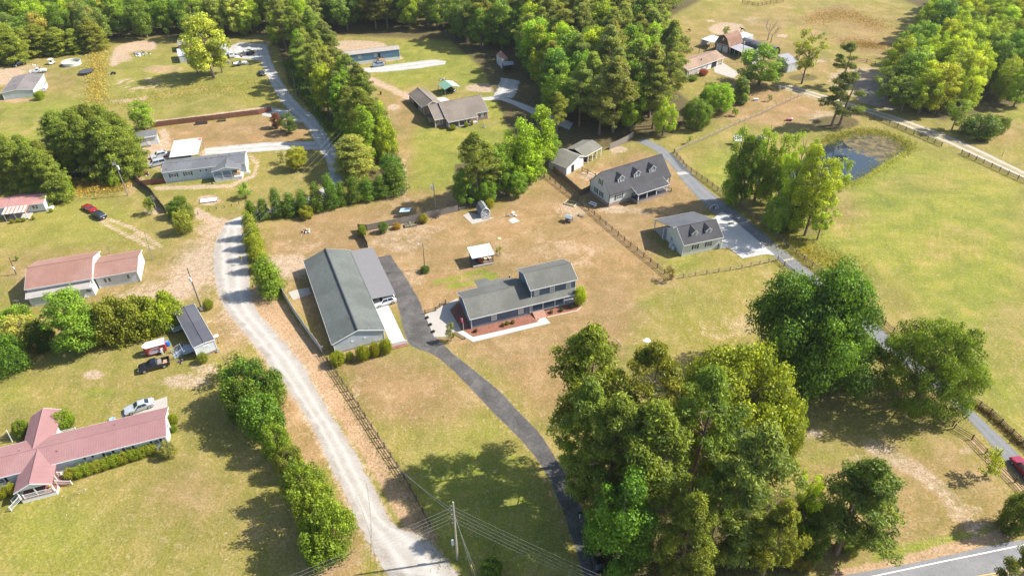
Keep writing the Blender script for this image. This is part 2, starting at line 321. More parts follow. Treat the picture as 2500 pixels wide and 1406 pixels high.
 ('D', 'poly', [(665,60),(745,60),(860,190),(930,290),(975,385),(978,465),(900,470),(830,350),(705,210)], 8, 0.9), ('D', 'poly', [(1110,400),(1300,400),(1330,425),(1230,480),(1150,510),(1105,480)], 6, 0.9),
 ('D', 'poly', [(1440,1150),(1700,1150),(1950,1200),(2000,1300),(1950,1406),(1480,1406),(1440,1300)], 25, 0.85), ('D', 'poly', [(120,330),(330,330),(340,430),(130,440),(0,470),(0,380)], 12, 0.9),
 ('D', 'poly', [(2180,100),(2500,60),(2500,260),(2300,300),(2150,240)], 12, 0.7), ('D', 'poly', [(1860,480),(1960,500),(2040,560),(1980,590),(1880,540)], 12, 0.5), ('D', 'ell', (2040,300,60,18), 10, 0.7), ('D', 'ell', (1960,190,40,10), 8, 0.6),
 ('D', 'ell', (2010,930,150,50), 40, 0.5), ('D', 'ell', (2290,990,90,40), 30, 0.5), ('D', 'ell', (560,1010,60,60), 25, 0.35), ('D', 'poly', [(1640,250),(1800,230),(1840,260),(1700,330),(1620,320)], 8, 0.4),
]
def land_axis():
    xs = np.concatenate([np.array([-1500, -800, -480]), np.arange(-300, -135, 1.6), np.arange(-135, 140, 0.75), np.arange(140, 301, 1.6), np.array([480, 800, 1500])])
    ys = np.concatenate([np.array([-1500, -900, -300, -60]), np.arange(0, 45, 3.0), np.arange(45, 165, 0.75), np.arange(165, 372, 1.3), np.array([400, 470, 600, 900, 1500])])
    return xs, ys
xs, ys = land_axis()
X, Y = np.meshgrid(xs, ys)
Z = np.zeros_like(X)
vz = X*0-CAM_H
wd = Y*_f[1] + vz*_f[2]
okm = wd > 5
wd2 = np.where(okm, wd, 5)
PX = 1250+CAM_F*(X*_r[0]+Y*_r[1]+vz*_r[2])/wd2
PY = 703-CAM_F*(X*_u[0]+Y*_u[1]+vz*_u[2])/wd2
CH = {k: np.zeros_like(X) for k in 'TLSODW'}
for ch, kd, dat, soft, st in LAND:
    if st == 0: continue
    if kd == 'poly': mk = poly_mask(PX, PY, dat, soft)
    elif kd == 'ell':
        cx, cy, rx, ry = dat; d = np.hypot((PX-cx)/rx, (PY-cy)/ry); mk = np.clip(1-(d-1+soft/max(rx, ry))/(2*soft/max(rx, ry)), 0, 1)
    elif kd == 'ring':
        cx, cy, rx, ry = dat; d = np.abs(np.hypot((PX-cx)/rx, (PY-cy)/ry)-1)*rx; mk = np.clip(1.2-d/soft*0.6, 0, 1)
    else:
        d = np.full(PX.shape, 1e9)
        for a, b in zip(dat, dat[1:]): d = np.minimum(d, seg_dist(PX, PY, a, b))
        mk = np.clip(1.5-d/soft, 0, 1)
    mk = np.where(okm, mk, 0)*st
    if ch == 'L' and (kd == 'stroke' or (kd == 'ell' and dat[2] < 20)): CH['T'] *= 1-mk
    CH[ch] = np.maximum(CH[ch], mk) if ch != 'T' else 1-(1-CH[ch])*(1-mk)
far = (Y > 372)
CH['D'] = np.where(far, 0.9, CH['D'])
ny, nx = X.shape
gm = bpy.data.meshes.new('ground')
gm.vertices.add(nx*ny); gm.vertices.foreach_set('co', np.stack([X, Y, Z], -1).ravel())
idx = np.arange(nx*ny).reshape(ny, nx)
q = np.stack([idx[:-1, :-1], idx[:-1, 1:], idx[1:, 1:], idx[1:, :-1]], -1).reshape(-1, 4)
gm.loops.add(q.size); gm.loops.foreach_set('vertex_index', q.ravel().astype(np.int32))
gm.polygons.add(len(q)); gm.polygons.foreach_set('loop_start', np.arange(0, q.size, 4, dtype=np.int32))
gm.update(calc_edges=True)
for nm, chs in (('cover_a', 'TLSD'), ('cover_b', 'OW')):
    at = gm.color_attributes.new(nm, 'FLOAT_COLOR', 'POINT')
    arr = np.zeros((nx*ny, 4), np.float32); arr[:, 3] = 1
    for k, c in enumerate(chs[:3] if nm == 'cover_a' else chs): arr[:, k] = CH[c].ravel()
    if nm == 'cover_b': arr[:, 2] = CH['D'].ravel()
    at.data.foreach_set('color', arr.ravel())

def ground_material():
    m, nt, b, o = nodes_of('lawn_and_bare_soil')
    A = N(nt, 'ShaderNodeVertexColor', layer_name='cover_a'); B = N(nt, 'ShaderNodeVertexColor', layer_name='cover_b')
    sa = N(nt, 'ShaderNodeSeparateColor'); sb = N(nt, 'ShaderNodeSeparateColor')
    nt.links.new(A.outputs[0], sa.inputs[0]); nt.links.new(B.outputs[0], sb.inputs[0])
    big = noise(nt, 0.045, 5, 0.62); mid = noise(nt, 0.16, 6, 0.66, dist=0.6); fine = noise(nt, 0.8, 6, 0.72); tiny = noise(nt, 3.2, 4, 0.75)
    rows = noise(nt, 0.35, 5, 0.7, stretch=(1.0, 0.22, 1, R(28)))
    rows2 = noise(nt, 0.3, 5, 0.7, stretch=(0.25, 1.0, 1, R(20)))
    # lawn in several states
    base = ramp(nt, mid, [(0.3, (0.140, 0.125, 0.034)), (0.5, (0.205, 0.170, 0.050)), (0.68, (0.280, 0.208, 0.082))])
    base = mixc(nt, ramp(nt, rows, [(0.42, 0.0), (0.60, 0.6)]), base, (0.158, 0.148, 0.024))
    lush = ramp(nt, mid, [(0.32, (0.115, 0.142, 0.020)), (0.5, (0.180, 0.192, 0.026)), (0.68, (0.250, 0.212, 0.050))])
    lush = mixc(nt, ramp(nt, rows2, [(0.42, 0.0), (0.62, 0.45)]), lush, (0.100, 0.135, 0.022))
    tan = ramp(nt, mid, [(0.3, (0.172, 0.116, 0.050)), (0.5, (0.242, 0.152, 0.074)), (0.7, (0.315, 0.212, 0.120))])
    tan = mixc(nt, ramp(nt, rows2, [(0.45, 0.0), (0.6, 0.4)]), tan, (0.168, 0.122, 0.044))
    sand = ramp(nt, fine, [(0.3, (0.25, 0.17, 0.10)), (0.6, (0.36, 0.275, 0.195)), (0.8, (0.43, 0.365, 0.29))])
    verge = ramp(nt, mathn(nt, 'ADD', mathn(nt, 'MULTIPLY', fine, 0.5), mathn(nt, 'MULTIPLY', mid, 0.5)), [(0.3, (0.22, 0.142, 0.078)), (0.5, (0.31, 0.205, 0.118)), (0.7, (0.37, 0.26, 0.165))])
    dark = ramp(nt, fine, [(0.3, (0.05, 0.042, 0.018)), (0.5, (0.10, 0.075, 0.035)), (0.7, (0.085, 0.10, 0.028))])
    weed = ramp(nt, fine, [(0.3, (0.14, 0.10, 0.042)), (0.5, (0.21, 0.145, 0.062)), (0.7, (0.27, 0.19, 0.09))])
    def edge(v, amt, lo, hi, nz):
        s = mathn(nt, 'ADD', v, mathn(nt, 'MULTIPLY', mathn(nt, 'SUBTRACT', nz, 0.5), amt))
        return ramp(nt, mathn(nt, 'MULTIPLY', s, 1.0, clamp=True), [(lo, 0.0), (hi, 1.0)])
    nz = mathn(nt, 'ADD', mathn(nt, 'MULTIPLY', mid, 0.6), mathn(nt, 'MULTIPLY', fine, 0.4))
    c = base
    c = mixc(nt, mathn(nt, 'MULTIPLY', edge(sa.outputs[1], 1.3, 0.15, 0.85, nz), 0.9), c, lush)
    c = mixc(nt, mathn(nt, 'MULTIPLY', edge(sa.outputs[0], 1.3, 0.2, 0.8, nz), 0.95), c, tan)
    # dry and green flecks everywhere
    c = mixc(nt, ramp(nt, fine, [(0.52, 0.0), (0.68, 0.42)]), c, (0.315, 0.235, 0.135))
    c = mixc(nt, ramp(nt, noise(nt, 0.55, 5, 0.75), [(0.54, 0.0), (0.68, 0.38)]), c, (0.115, 0.125, 0.030))
    c = mixc(nt, edge(sb.outputs[0], 0.9, 0.3, 0.65, nz), c, verge)
    c = mixc(nt, edge(sb.outputs[1], 0.9, 0.25, 0.6, nz), c, weed)
    c = mixc(nt, edge(sa.outputs[2], 1.5, 0.24, 0.72, nz), c, sand)
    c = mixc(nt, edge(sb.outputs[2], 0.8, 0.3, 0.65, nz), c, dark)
    # scattered bare crumbs
    v = N(nt, 'ShaderNodeTexVoronoi', i_Scale=0.5); v.inputs['Randomness'].default_value = 1.0
    tc = N(nt, 'ShaderNodeTexCoord'); nt.links.new(tc.outputs['Object'], v.inputs['Vector'])
    c = mixc(nt, ramp(nt, v.outputs['Distance'], [(0.03, 0.55), (0.085, 0.0)]), c, (0.40, 0.33, 0.22))
    # faint mowing passes
    for rot, sc_, am in ((R(-39), 4.2, 0.055), (R(24), 2.1, 0.035)):
        wv = N(nt, 'ShaderNodeTexWave', i_Scale=sc_/10.0, i_Distortion=5.0); wv.inputs['Detail'].default_value = 2.0
        mp = N(nt, 'ShaderNodeMapping'); mp.inputs['Rotation'].default_value = (0, 0, rot); nt.links.new(tc.outputs['Object'], mp.inputs[0]); nt.links.new(mp.outputs[0], wv.inputs[0])
        f_ = mathn(nt, 'MULTIPLY', wv.outputs['Fac'], ramp(nt, noise(nt, 0.03+am*0.1, 3), [(0.42, 0.0), (0.6, 1.0)]))
        c = mixc(nt, mathn(nt, 'MULTIPLY', f_, 1.0), c, mixc(nt, 1.0, c, (1+am*2.2, 1+am*1.6, 1+am), 'MULTIPLY'))
    # blade-scale grain
    g = ramp(nt, tiny, [(0.28, 0.66), (0.5, 1.0), (0.74, 1.30)])
    c = mixc(nt, 1.0, c, g, 'MULTIPLY')
    c = mixc(nt, 1.0, c, ramp(nt, noise(nt, 1.6, 6, 0.8), [(0.34, (0.87, 0.88, 0.87)), (0.5, (1.0, 1.0, 1.0)), (0.66, (1.12, 1.11, 1.10))]), 'MULTIPLY')
    c = mixc(nt, 1.0, c, ramp(nt, big, [(0.3, (0.88, 0.92, 0.9)), (0.7, (1.1, 1.06, 1.04))]), 'MULTIPLY')
    nt.links.new(c, b.inputs['Base Color']); b.inputs['Roughness'].default_value = 0.95; b.inputs['Specular IOR Level'].default_value = 0.1
    bp = N(nt, 'ShaderNodeBump', i_Strength=0.55, i_Distance=0.10)
    nt.links.new(mathn(nt, 'ADD', tiny, fine), bp.inputs['Height']); nt.links.new(bp.outputs[0], b.inputs['Normal'])
    return m
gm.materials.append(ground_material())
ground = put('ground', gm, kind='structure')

# ---------------------------------------------------------------- roads and slabs
def resample(pts, step):
    out = [pts[0]]
    for a, b in zip(pts, pts[1:]):
        n = max(1, int((b-a).length/step))
        for k in range(1, n+1): out.append(a.lerp(b, k/n))
    return out
def smooth_px(pts, it=2):
    for _ in range(it):
        q = [pts[0]]
        for a, b in zip(pts, pts[1:]):
            q += [(a[0]*.75+b[0]*.25, a[1]*.75+b[1]*.25), (a[0]*.25+b[0]*.75, a[1]*.25+b[1]*.75)]
        pts = q+[pts[-1]]
    return pts
def strip(name, Lp, Rp, m, z, jit=0.15, across=8, step=0.6, kind='structure', sm=2, label=None):
    Lp = [G(*p) for p in smooth_px(Lp, sm)]; Rp = [G(*p) for p in smooth_px(Rp, sm)]
    n = max(len(resample(Lp, step)), len(resample(Rp, step)))
    def even(pts, n):
        d = [0]
        for a, b in zip(pts, pts[1:]): d.append(d[-1]+(b-a).length)
        out = []; k = 0
        for i in range(n):
            t = d[-1]*i/(n-1)
            while k < len(d)-2 and d[k+1] < t: k += 1
            out.append(pts[k].lerp(pts[k+1], min(1, (t-d[k])/max(1e-6, d[k+1]-d[k]))))
        return out
    Lp, Rp = even(Lp, n), even(Rp, n)
    vs = []; ac = []
    for i, (a, b) in enumerate(zip(Lp, Rp)):
        d = (b-a).normalized()
        ja = jit*(0.5*mnoise.noise(a*0.3)+0.8*mnoise.noise(a*1.9+Vector((9, 3, 1)))+0.5*mnoise.noise(a*4.1)); jb = jit*(0.5*mnoise.noise(b*0.3+Vector((5, 5, 5)))+0.8*mnoise.noise(b*1.9)+0.5*mnoise.noise(b*4.3))
        a2 = a+d*ja*1.3; b2 = b+d*jb*1.3
        for k in range(across+1):
            t = k/across; p = a2.lerp(b2, t); vs.append((p.x, p.y, z)); ac.append(t)
    w_ = across+1
    fs = [(i*w_+k, i*w_+k+1, (i+1)*w_+k+1, (i+1)*w_+k) for i in range(n-1) for k in range(across)]
    me = bpy.data.meshes.new(name); me.from_pydata(vs, [], fs)
    if me.polygons and me.polygons[0].normal.z < 0: me.flip_normals()
    at = me.attributes.new('across', 'FLOAT', 'POINT'); at.data.foreach_set('value', ac)
    me.materials.append(m); me.update()
    return put(name, me, kind=kind, label=label)
def roadmat(name, cols, track=None, crack=False, sc=1.0):
    m, nt, b, o = nodes_of(name)
    a = N(nt, 'ShaderNodeAttribute', attribute_name='across')
    n1 = noise(nt, 0.35*sc, 6, 0.7); n2 = noise(nt, 2.5*sc, 5, 0.75); n3 = noise(nt, 9*sc, 3, 0.8)
    c = ramp(nt, mathn(nt, 'ADD', mathn(nt, 'MULTIPLY', n1, 0.55), mathn(nt, 'MULTIPLY', n2, 0.45)), [(0.36, cols[0]), (0.5, cols[1]), (0.64, cols[2])])
    if track:
        wob = mathn(nt, 'ADD', a.outputs['Fac'], mathn(nt, 'MULTIPLY', mathn(nt, 'SUBTRACT', n1, 0.5), 0.14))
        f = ramp(nt, wob, track[0]); c = mixc(nt, f, c, track[1])
    if crack:
        v = N(nt, 'ShaderNodeTexVoronoi', feature='DISTANCE_TO_EDGE', i_Scale=0.16)
        tc = N(nt, 'ShaderNodeTexCoord'); nd = N(nt, 'ShaderNodeTexNoise', i_Scale=0.5)
        nt.links.new(tc.outputs['Object'], nd.inputs['Vector'])
        mx = N(nt, 'ShaderNodeMix', data_type='VECTOR'); mx.inputs[0].default_value = 0.93
        nt.links.new(nd.outputs['Color'], mx.inputs[4]); nt.links.new(tc.outputs['Object'], mx.inputs[5])
        nt.links.new(mx.outputs[1], v.inputs['Vector'])
        c = mixc(nt, ramp(nt, v.outputs['Distance'], [(0.003, 0.28), (0.009, 0.0)]), c, tuple(x*0.45 for x in cols[0]))
    c = mixc(nt, 1.0, c, ramp(nt, n3, [(0.3, 0.86), (0.7, 1.14)]), 'MULTIPLY')
    nt.links.new(c, b.inputs['Base Color']); b.inputs['Roughness'].default_value = 0.92; b.inputs['Specular IOR Level'].default_value = 0.2
    bp = N(nt, 'ShaderNodeBump', i_Strength=0.5, i_Distance=0.05); nt.links.new(n2, bp.inputs['Height']); nt.links.new(bp.outputs[0], b.inputs['Normal'])
    return m
M_gravel = roadmat('white_gravel', [(0.22, 0.185, 0.145), (0.29, 0.257, 0.22), (0.36, 0.33, 0.29)],
                   track=([(0.0, 0.0), (0.16, 0.0), (0.3, 0.75), (0.42, 0.25), (0.52, 0.3), (0.66, 0.8), (0.8, 0.2), (1.0, 0.0)], (0.41, 0.388, 0.35)))
M_asph = roadmat('worn_asphalt', [(0.048, 0.045, 0.042), (0.082, 0.076, 0.070), (0.140, 0.128, 0.112)],
                 track=([(0.0, 0.5), (0.05, 0.0), (0.95, 0.0), (1.0, 0.5)], (0.20, 0.16, 0.11)), crack=True)
M_asph2 = roadmat('grey_asphalt', [(0.115, 0.118, 0.12), (0.15, 0.152, 0.152), (0.185, 0.182, 0.178)],
                  track=([(0.1, 0.0), (0.25, 0.5), (0.4, 0.0), (0.6, 0.0), (0.75, 0.5), (0.9, 0.0)], (0.20, 0.20, 0.20)))
M_conc = mat('pale_concrete', (0.34, 0.31, 0.27), 0.85, 0.08, 0.5, stain=(0.36, 0.31, 0.25), stain_amt=0.35, bump=0.2)
M_conc2 = mat('white_concrete', (0.40, 0.385, 0.36), 0.85, 0.06, 0.5, stain=(0.45, 0.40, 0.34), stain_amt=0.3)
M_mulch = mat('red_mulch', (0.21, 0.085, 0.055), 0.95, 0.4, 2.5, bump=0.9, stain=(0.27, 0.15, 0.10), stain_amt=0.5)
M_paint = mat('white_road_paint', (0.62, 0.60, 0.55), 0.7, 0.1, 2.0)
M_ypaint = mat('yellow_road_paint', (0.55, 0.34, 0.05), 0.7, 0.1, 2.0)

# the white gravel lane coming up from the highway
strip('gravel_road', [(985,1450),(950,1402),(894,1317),(866,1258),(843,1210),(804,1130),(766,1046),(732,994),(710,958),(681,920),(650,884),(622,838),(585,800),(553,760),(532,715),(522,660),(522,600),(545,556)],
      [(1150,1450),(1114,1402),(1086,1362),(1040,1305),(962,1292),(917,1200),(876,1123),(838,1058),(800,1000),(768,946),(733,879),(681,823),(646,783),(622,752),(612,715),(606,650),(598,600),(590,556)], M_gravel, 0.012, 0.5, 14)
strip('gravel_road', [(545,556),(560,538),(612,520),(668,508),(760,480),(800,450),(806,420),(792,380),(773,358),(756,317),(722,284),(687,251),(664,212),(640,159),(622,112)],
      [(590,556),(600,548),(640,535),(690,522),(780,500),(832,460),(842,425),(828,385),(815,358),(799,330),(774,289),(728,256),(704,223),(674,179),(650,110)],
      roadmat('grey_gravel', [(0.23, 0.22, 0.195), (0.32, 0.31, 0.28), (0.40, 0.38, 0.34)], track=([(0.1, 0.0), (0.28, 0.6), (0.45, 0.1), (0.6, 0.1), (0.74, 0.6), (0.9, 0.0)], (0.45, 0.43, 0.39))), 0.016, 0.4, 10)
M_gg = bpy.data.materials['grey_gravel']
strip('gravel_drive', [(640,262),(672,265),(700,268)], [(640,283),(680,290),(740,300)], M_gg, 0.008, 0.3)
strip('gravel_drive', [(500,362),(600,352),(680,346),(760,345),(800,348)], [(500,378),(600,374),(690,366),(760,366),(812,366)], M_gg, 0.010, 0.3)
strip('gravel_drive', [(590,104),(560,112),(560,140)], [(655,110),(640,125),(650,150)], M_gg, 0.006, 0.6)
strip('gravel_drive', [(870,168),(930,162),(1000,153),(1060,145),(1090,150)], [(900,178),(960,175),(1010,169),(1060,162),(1086,158)], M_gg, 0.008, 0.3)
strip('gravel_drive', [(1170,240),(1210,234),(1240,240),(1300,262),(1400,300)], [(1185,246),(1215,243),(1245,252),(1290,275),(1390,318)], M_gg, 0.010, 0.3)
strip('gravel_drive', [(1225,190),(1215,215),(1205,236)], [(1270,198),(1262,220),(1250,240)], M_gg, 0.006, 0.8)
strip('dirt_road', [(1905,214),(1990,238),(2060,262),(2150,286),(2230,318),(2300,345),(2400,392),(2500,437),(2600,480)],
      [(1925,206),(2000,228),(2070,250),(2165,276),(2245,304),(2330,336),(2420,378),(2500,418),(2600,462)],
      roadmat('sandy_two_track', [(0.17, 0.15, 0.075), (0.22, 0.19, 0.10), (0.30, 0.24, 0.15)], track=([(0.05, 0.0), (0.2, 1.0), (0.36, 0.25), (0.5, 0.0), (0.64, 0.25), (0.8, 1.0), (0.95, 0.0)], (0.42, 0.36, 0.28))), 0.012, 0.2)
strip('dirt_road', [(2080,190),(2070,215),(2100,250)], [(2150,200),(2165,240),(2190,275)], roadmat('packed_dirt', [(0.16, 0.13, 0.09), (0.22, 0.18, 0.13), (0.28, 0.24, 0.19)]), 0.008, 1.2)
# asphalt
strip('driveway', [(922,628),(930,648),(945,680),(963,718),(975,760),(992,836),(1012,850),(1040,858),(1060,866),(1093,892),(1130,927),(1180,981),(1218,1022),(1262,1062),(1304,1110),(1337,1161),(1368,1230),(1394,1302),(1424,1399),(1436,1440)],
      [(953,622),(965,640),(985,668),(1005,700),(1022,730),(1037,765),(1046,790),(1062,822),(1083,842),(1112,868),(1160,905),(1225,958),(1262,1000),(1310,1046),(1348,1102),(1394,1184),(1418,1235),(1445,1302),(1470,1353),(1497,1440)], M_asph, 0.016, 0.12, 10)
strip('driveway', [(1553,346),(1600,366),(1640,404),(1665,440),(1700,480),(1737,518),(1790,560),(1850,598),(1905,637),(1955,682),(2100,806),(2250,920),(2347,1002),(2435,1103),(2500,1175),(2590,1260)],
      [(1576,339),(1624,361),(1676,409),(1692,430),(1726,462),(1762,490),(1805,520),(1882,585),(1935,626),(1988,670),(2130,785),(2270,905),(2364,992),(2470,1092),(2500,1120),(2600,1210)], M_asph2, 0.014, 0.08, 8)
strip('highway', [(1950,1430),(2052,1404),(2231,1374),(2415,1331),(2500,1317),(2640,1290)], [(2150,1520),(2300,1492),(2420,1470),(2560,1436),(2640,1420),(2760,1390)], roadmat('highway_asphalt', [(0.14, 0.138, 0.135), (0.175, 0.172, 0.168), (0.21, 0.205, 0.198)], crack=False), 0.014, 0.12, 8)
def flat(name, pts, m, z, kind='structure', parent=None, thick=0.0, label=None):
    P = [G(*p) for p in pts]; mb = MB()
    if thick: mb.prism([(p.x, p.y) for p in P], 0.0, z)
    else:
        mb.add([(p.x, p.y, z) for p in P], [tuple(range(len(P)))])
        me = mb.mesh(name, m)
        if me.polygons[0].normal.z < 0: me.flip_normals()
        return put(name, me, parent, kind=kind, label=label)
    return mb.build(name, m, parent, kind=kind, label=label)
def line_strip(name, pts, wid, m, z):
    P = [G(*p) for p in pts]; mb = MB(); n = len(P); vs = []
    for i, p in enumerate(P):
        d = (P[min(n-1, i+1)]-P[max(0, i-1)]).normalized(); s = Vector((-d.y, d.x, 0))*wid/2
        vs += [(p.x+s.x, p.y+s.y, z), (p.x-s.x, p.y-s.y, z)]
    mb.add(vs, [(2*i, 2*i+1, 2*i+3, 2*i+2) for i in range(n-1)])
    me = mb.mesh(name, m)
    if me.polygons[0].normal.z < 0: me.flip_normals()
    return put(name, me, kind='structure')
line_strip('road_edge_line', smooth_px([(2040,1425),(2142,1404),(2305,1369),(2400,1350),(2500,1329),(2640,1300)]), 0.16, M_paint, 0.020)
for s in (0, 6): line_strip('road_centre_line', [(2300,1422+s),(2397,1404+s),(2474,1391+s),(2640,1356+s)], 0.12, M_ypaint, 0.020)
flat('driveway_joint', [(1652,421),(1681,419),(1684,425),(1656,428)], M_conc, 0.020)
flat('driveway_joint', [(1912,634),(1938,629),(1941,633),(1916,639)], M_conc, 0.020)
flat('concrete_apron', smooth_px([(1741,535),(1755,522),(1763,518),(1771,521),(1839,578),(1892,624),(1875,621),(1860,622),(1812,631),(1779,605),(1758,607),(1735,545)], 0), M_conc2, 0.05, thick=1)
flat('concrete_apron', [(1716,537),(1741,533),(1741,541),(1722,545)], M_conc2, 0.06, thick=1)
flat('concrete_apron', [(916,752),(948,745),(991,836),(954,839)], M_conc2, 0.07, thick=1)
flat('concrete_apron', [(295,1018),(303,1003),(408,968),(409,995)], M_conc, 0.05, thick=1)
flat('concrete_apron', [(1740,158),(1762,152),(1805,180),(1790,192),(1745,178)], M_conc, 0.04, thick=1)
flat('concrete_apron', [(1060,240),(1086,238),(1100,247),(1070,252)], M_conc2, 0.05, thick=1)
flat('patio', [(1037,769),(1090,742),(1117,728),(1119,737),(1098,757),(1126,806),(1114,811),(1096,823),(1060,823)], M_conc, 0.06, thick=1)
flat('walkway', [(1116,811),(1131,807),(1155,823),(1311,787),(1318,776),(1330,773),(1344,789),(1155,835)], M_conc2, 0.055, thick=1)
flat('mulch_bed', [(1098.5,757.5),(1118,737),(1160,740),(1152,800),(1300,765),(1311,786),(1155,822),(1131,806.5),(1127,805)], M_mulch, 0.035)
flat('mulch_bed', [(1326,757),(1400,735),(1416,741),(1420,748),(1409,759),(1336,776)], M_mulch, 0.03)
flat('bed_edging', [(1336,776.6),(1410,760),(1421.5,748),(1417,740),(1414,741),(1419,748),(1408,757.5),(1335,774)], mat('block_edging', (0.42, 0.30, 0.20), 0.9, 0.2, 3), 0.12, thick=1)
flat('concrete_apron', [(1130.6,526.6),(1145,519),(1205.4,532.8),(1190,538),(1152.6,547.8)], M_conc, 0.06, thick=1)
flat('concrete_apron', [(1241,538),(1256,531),(1269,541),(1250,546)], M_conc2, 0.06, thick=1)
flat('concrete_apron', [(704,714),(722,708),(755,702),(757,718),(716,733)], M_conc, 0.05, thick=1)
# the pond
def water_material():
    m, nt, b, o = nodes_of('pond_water')
    n1 = noise(nt, 0.09, 5, 0.6, dist=1.0); n2 = noise(nt, 0.5, 5, 0.7)
    c = ramp(nt, mathn(nt, 'ADD', mathn(nt, 'MULTIPLY', n1, 0.6), mathn(nt, 'MULTIPLY', n2, 0.4)), [(0.38, (0.012, 0.022, 0.022)), (0.5, (0.03, 0.03, 0.018)), (0.62, (0.15, 0.075, 0.018)), (0.75, (0.20, 0.105, 0.03))])
    tc = N(nt, 'ShaderNodeTexCoord'); sp = N(nt, 'ShaderNodeSeparateXYZ'); nt.links.new(tc.outputs['Object'], sp.inputs[0])
    side = mathn(nt, 'ADD', mathn(nt, 'MULTIPLY', mathn(nt, 'SUBTRACT', sp.outputs[0], 96.0), 0.045), mathn(nt, 'MULTIPLY', mathn(nt, 'SUBTRACT', sp.outputs[1], 160.0), 0.03))
    wf = ramp(nt, mathn(nt, 'ADD', side, mathn(nt, 'MULTIPLY', mathn(nt, 'SUBTRACT', mathn(nt, 'ADD', n1, n2), 1.0), 1.6)), [(0.40, 0.0), (0.52, 1.0)])
    c = mixc(nt, wf, (0.02, 0.03, 0.035), ramp(nt, n2, [(0.4, (0.02, 0.022, 0.008)), (0.5, (0.085, 0.065, 0.02)), (0.6, (0.15, 0.10, 0.035))]))
    nt.links.new(ramp(nt, wf, [(0.0, 0.05), (1.0, 0.95)]), b.inputs['Roughness'])
    nt.links.new(c, b.inputs['Base Color']); b.inputs['Roughness'].default_value = 0.06; b.inputs['Specular IOR Level'].default_value = 0.6
    bp = N(nt, 'ShaderNodeBump', i_Strength=0.12, i_Distance=0.05); nt.links.new(noise(nt, 2.0, 3), bp.inputs['Height']); nt.links.new(bp.outputs[0], b.inputs['Normal'])
    return m
POND = smooth_px([(2036,345),(2070,332),(2120,330),(2170,338),(2205,350),(2214,362),(2190,378),(2150,400),(2110,430),(2080,442),(2030,452),(1980,440),(1930,462),(1890,452),(1900,420),(1950,400),(1990,370),(2036,345)], 2)
flat('pond_bank', [(px+(px-2060)*0.05, py+(py-395)*0.07) for px, py in POND], mat('pond_bank_mud', (0.13, 0.10, 0.05), 0.95, 0.4, 1.0, stain=(0.10, 0.12, 0.03), stain_amt=0.9), 0.010)
flat('pond_water', POND, water_material(), 0.022)
# ---------------------------------------------------------------- plants
def foliage_material():
    m, nt, b, o = nodes_of('foliage')
    oi = N(nt, 'ShaderNodeObjectInfo'); at = N(nt, 'ShaderNodeAttribute', attribute_name='tone')
    n1 = noise(nt, 0.5, 3, 0.6)
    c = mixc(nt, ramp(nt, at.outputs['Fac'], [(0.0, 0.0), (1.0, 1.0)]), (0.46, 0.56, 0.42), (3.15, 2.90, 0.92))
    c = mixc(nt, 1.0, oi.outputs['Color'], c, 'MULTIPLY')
    c = mixc(nt, 1.0, c, ramp(nt, n1, [(0.35, (0.86, 0.9, 0.95)), (0.65, (1.12, 1.08, 1.0))]), 'MULTIPLY')
    hs = N(nt, 'ShaderNodeHueSaturation'); nt.links.new(c, hs.inputs['Color'])
    nt.links.new(mathn(nt, 'ADD', 0.488, mathn(nt, 'MULTIPLY', oi.outputs['Random'], 0.022)), hs.inputs['Hue'])
    nt.links.new(mathn(nt, 'ADD', 0.88, mathn(nt, 'MULTIPLY', oi.outputs['Random'], 0.24)), hs.inputs['Value'])
    nt.links.new(hs.outputs[0], b.inputs['Base Color']); b.inputs['Roughness'].default_value = 0.55; b.inputs['Specular IOR Level'].default_value = 0.25
    tr = N(nt, 'ShaderNodeBsdfTranslucent'); nt.links.new(mixc(nt, 1.0, hs.outputs[0], (1.3, 1.25, 0.5), 'MULTIPLY'), tr.inputs[0])
    ms = N(nt, 'ShaderNodeMixShader', i_Fac=0.34); nt.links.new(b.outputs[0], ms.inputs[1]); nt.links.new(tr.outputs[0], ms.inputs[2])
    nt.links.new(ms.outputs[0], o.inputs[0]); return m
M_fol = foliage_material()
M_bark = mat('bark', (0.16, 0.125, 0.095), 0.95, 0.35, 2.5, bump=0.6)
M_barkp = mat('pine_bark', (0.20, 0.135, 0.10), 0.95, 0.35, 2.5, bump=0.6)
M_barkg = mat('dead_grey_bark', (0.30, 0.26, 0.22), 0.95, 0.3, 2.5)

def unit(v): return v/np.maximum(1e-9, np.linalg.norm(v, axis=1, keepdims=True))
def leaf_mesh(name, P, Nn, L, W, tone, rg):
    n = len(P); Nn = unit(Nn); t = unit(np.cross(Nn, rg.normal(size=(n, 3)))); bb = np.cross(Nn, t)
    L = L[:, None]/2; W = W[:, None]/2
    co = np.stack([P+t*L, P+bb*W, P-t*L*0.9, P-bb*W], 1).reshape(-1, 3)
    me = bpy.data.meshes.new(name)
    me.vertices.add(4*n); me.vertices.foreach_set('co', co.ravel().astype(np.float32))
    me.loops.add(4*n); me.loops.foreach_set('vertex_index', np.arange(4*n, dtype=np.int32))
    me.polygons.add(n); me.polygons.foreach_set('loop_start', np.arange(0, 4*n, 4, dtype=np.int32))
    me.update(calc_edges=True)
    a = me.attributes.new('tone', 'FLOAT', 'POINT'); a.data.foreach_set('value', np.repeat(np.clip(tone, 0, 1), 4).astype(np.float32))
    me.materials.append(M_fol); return me
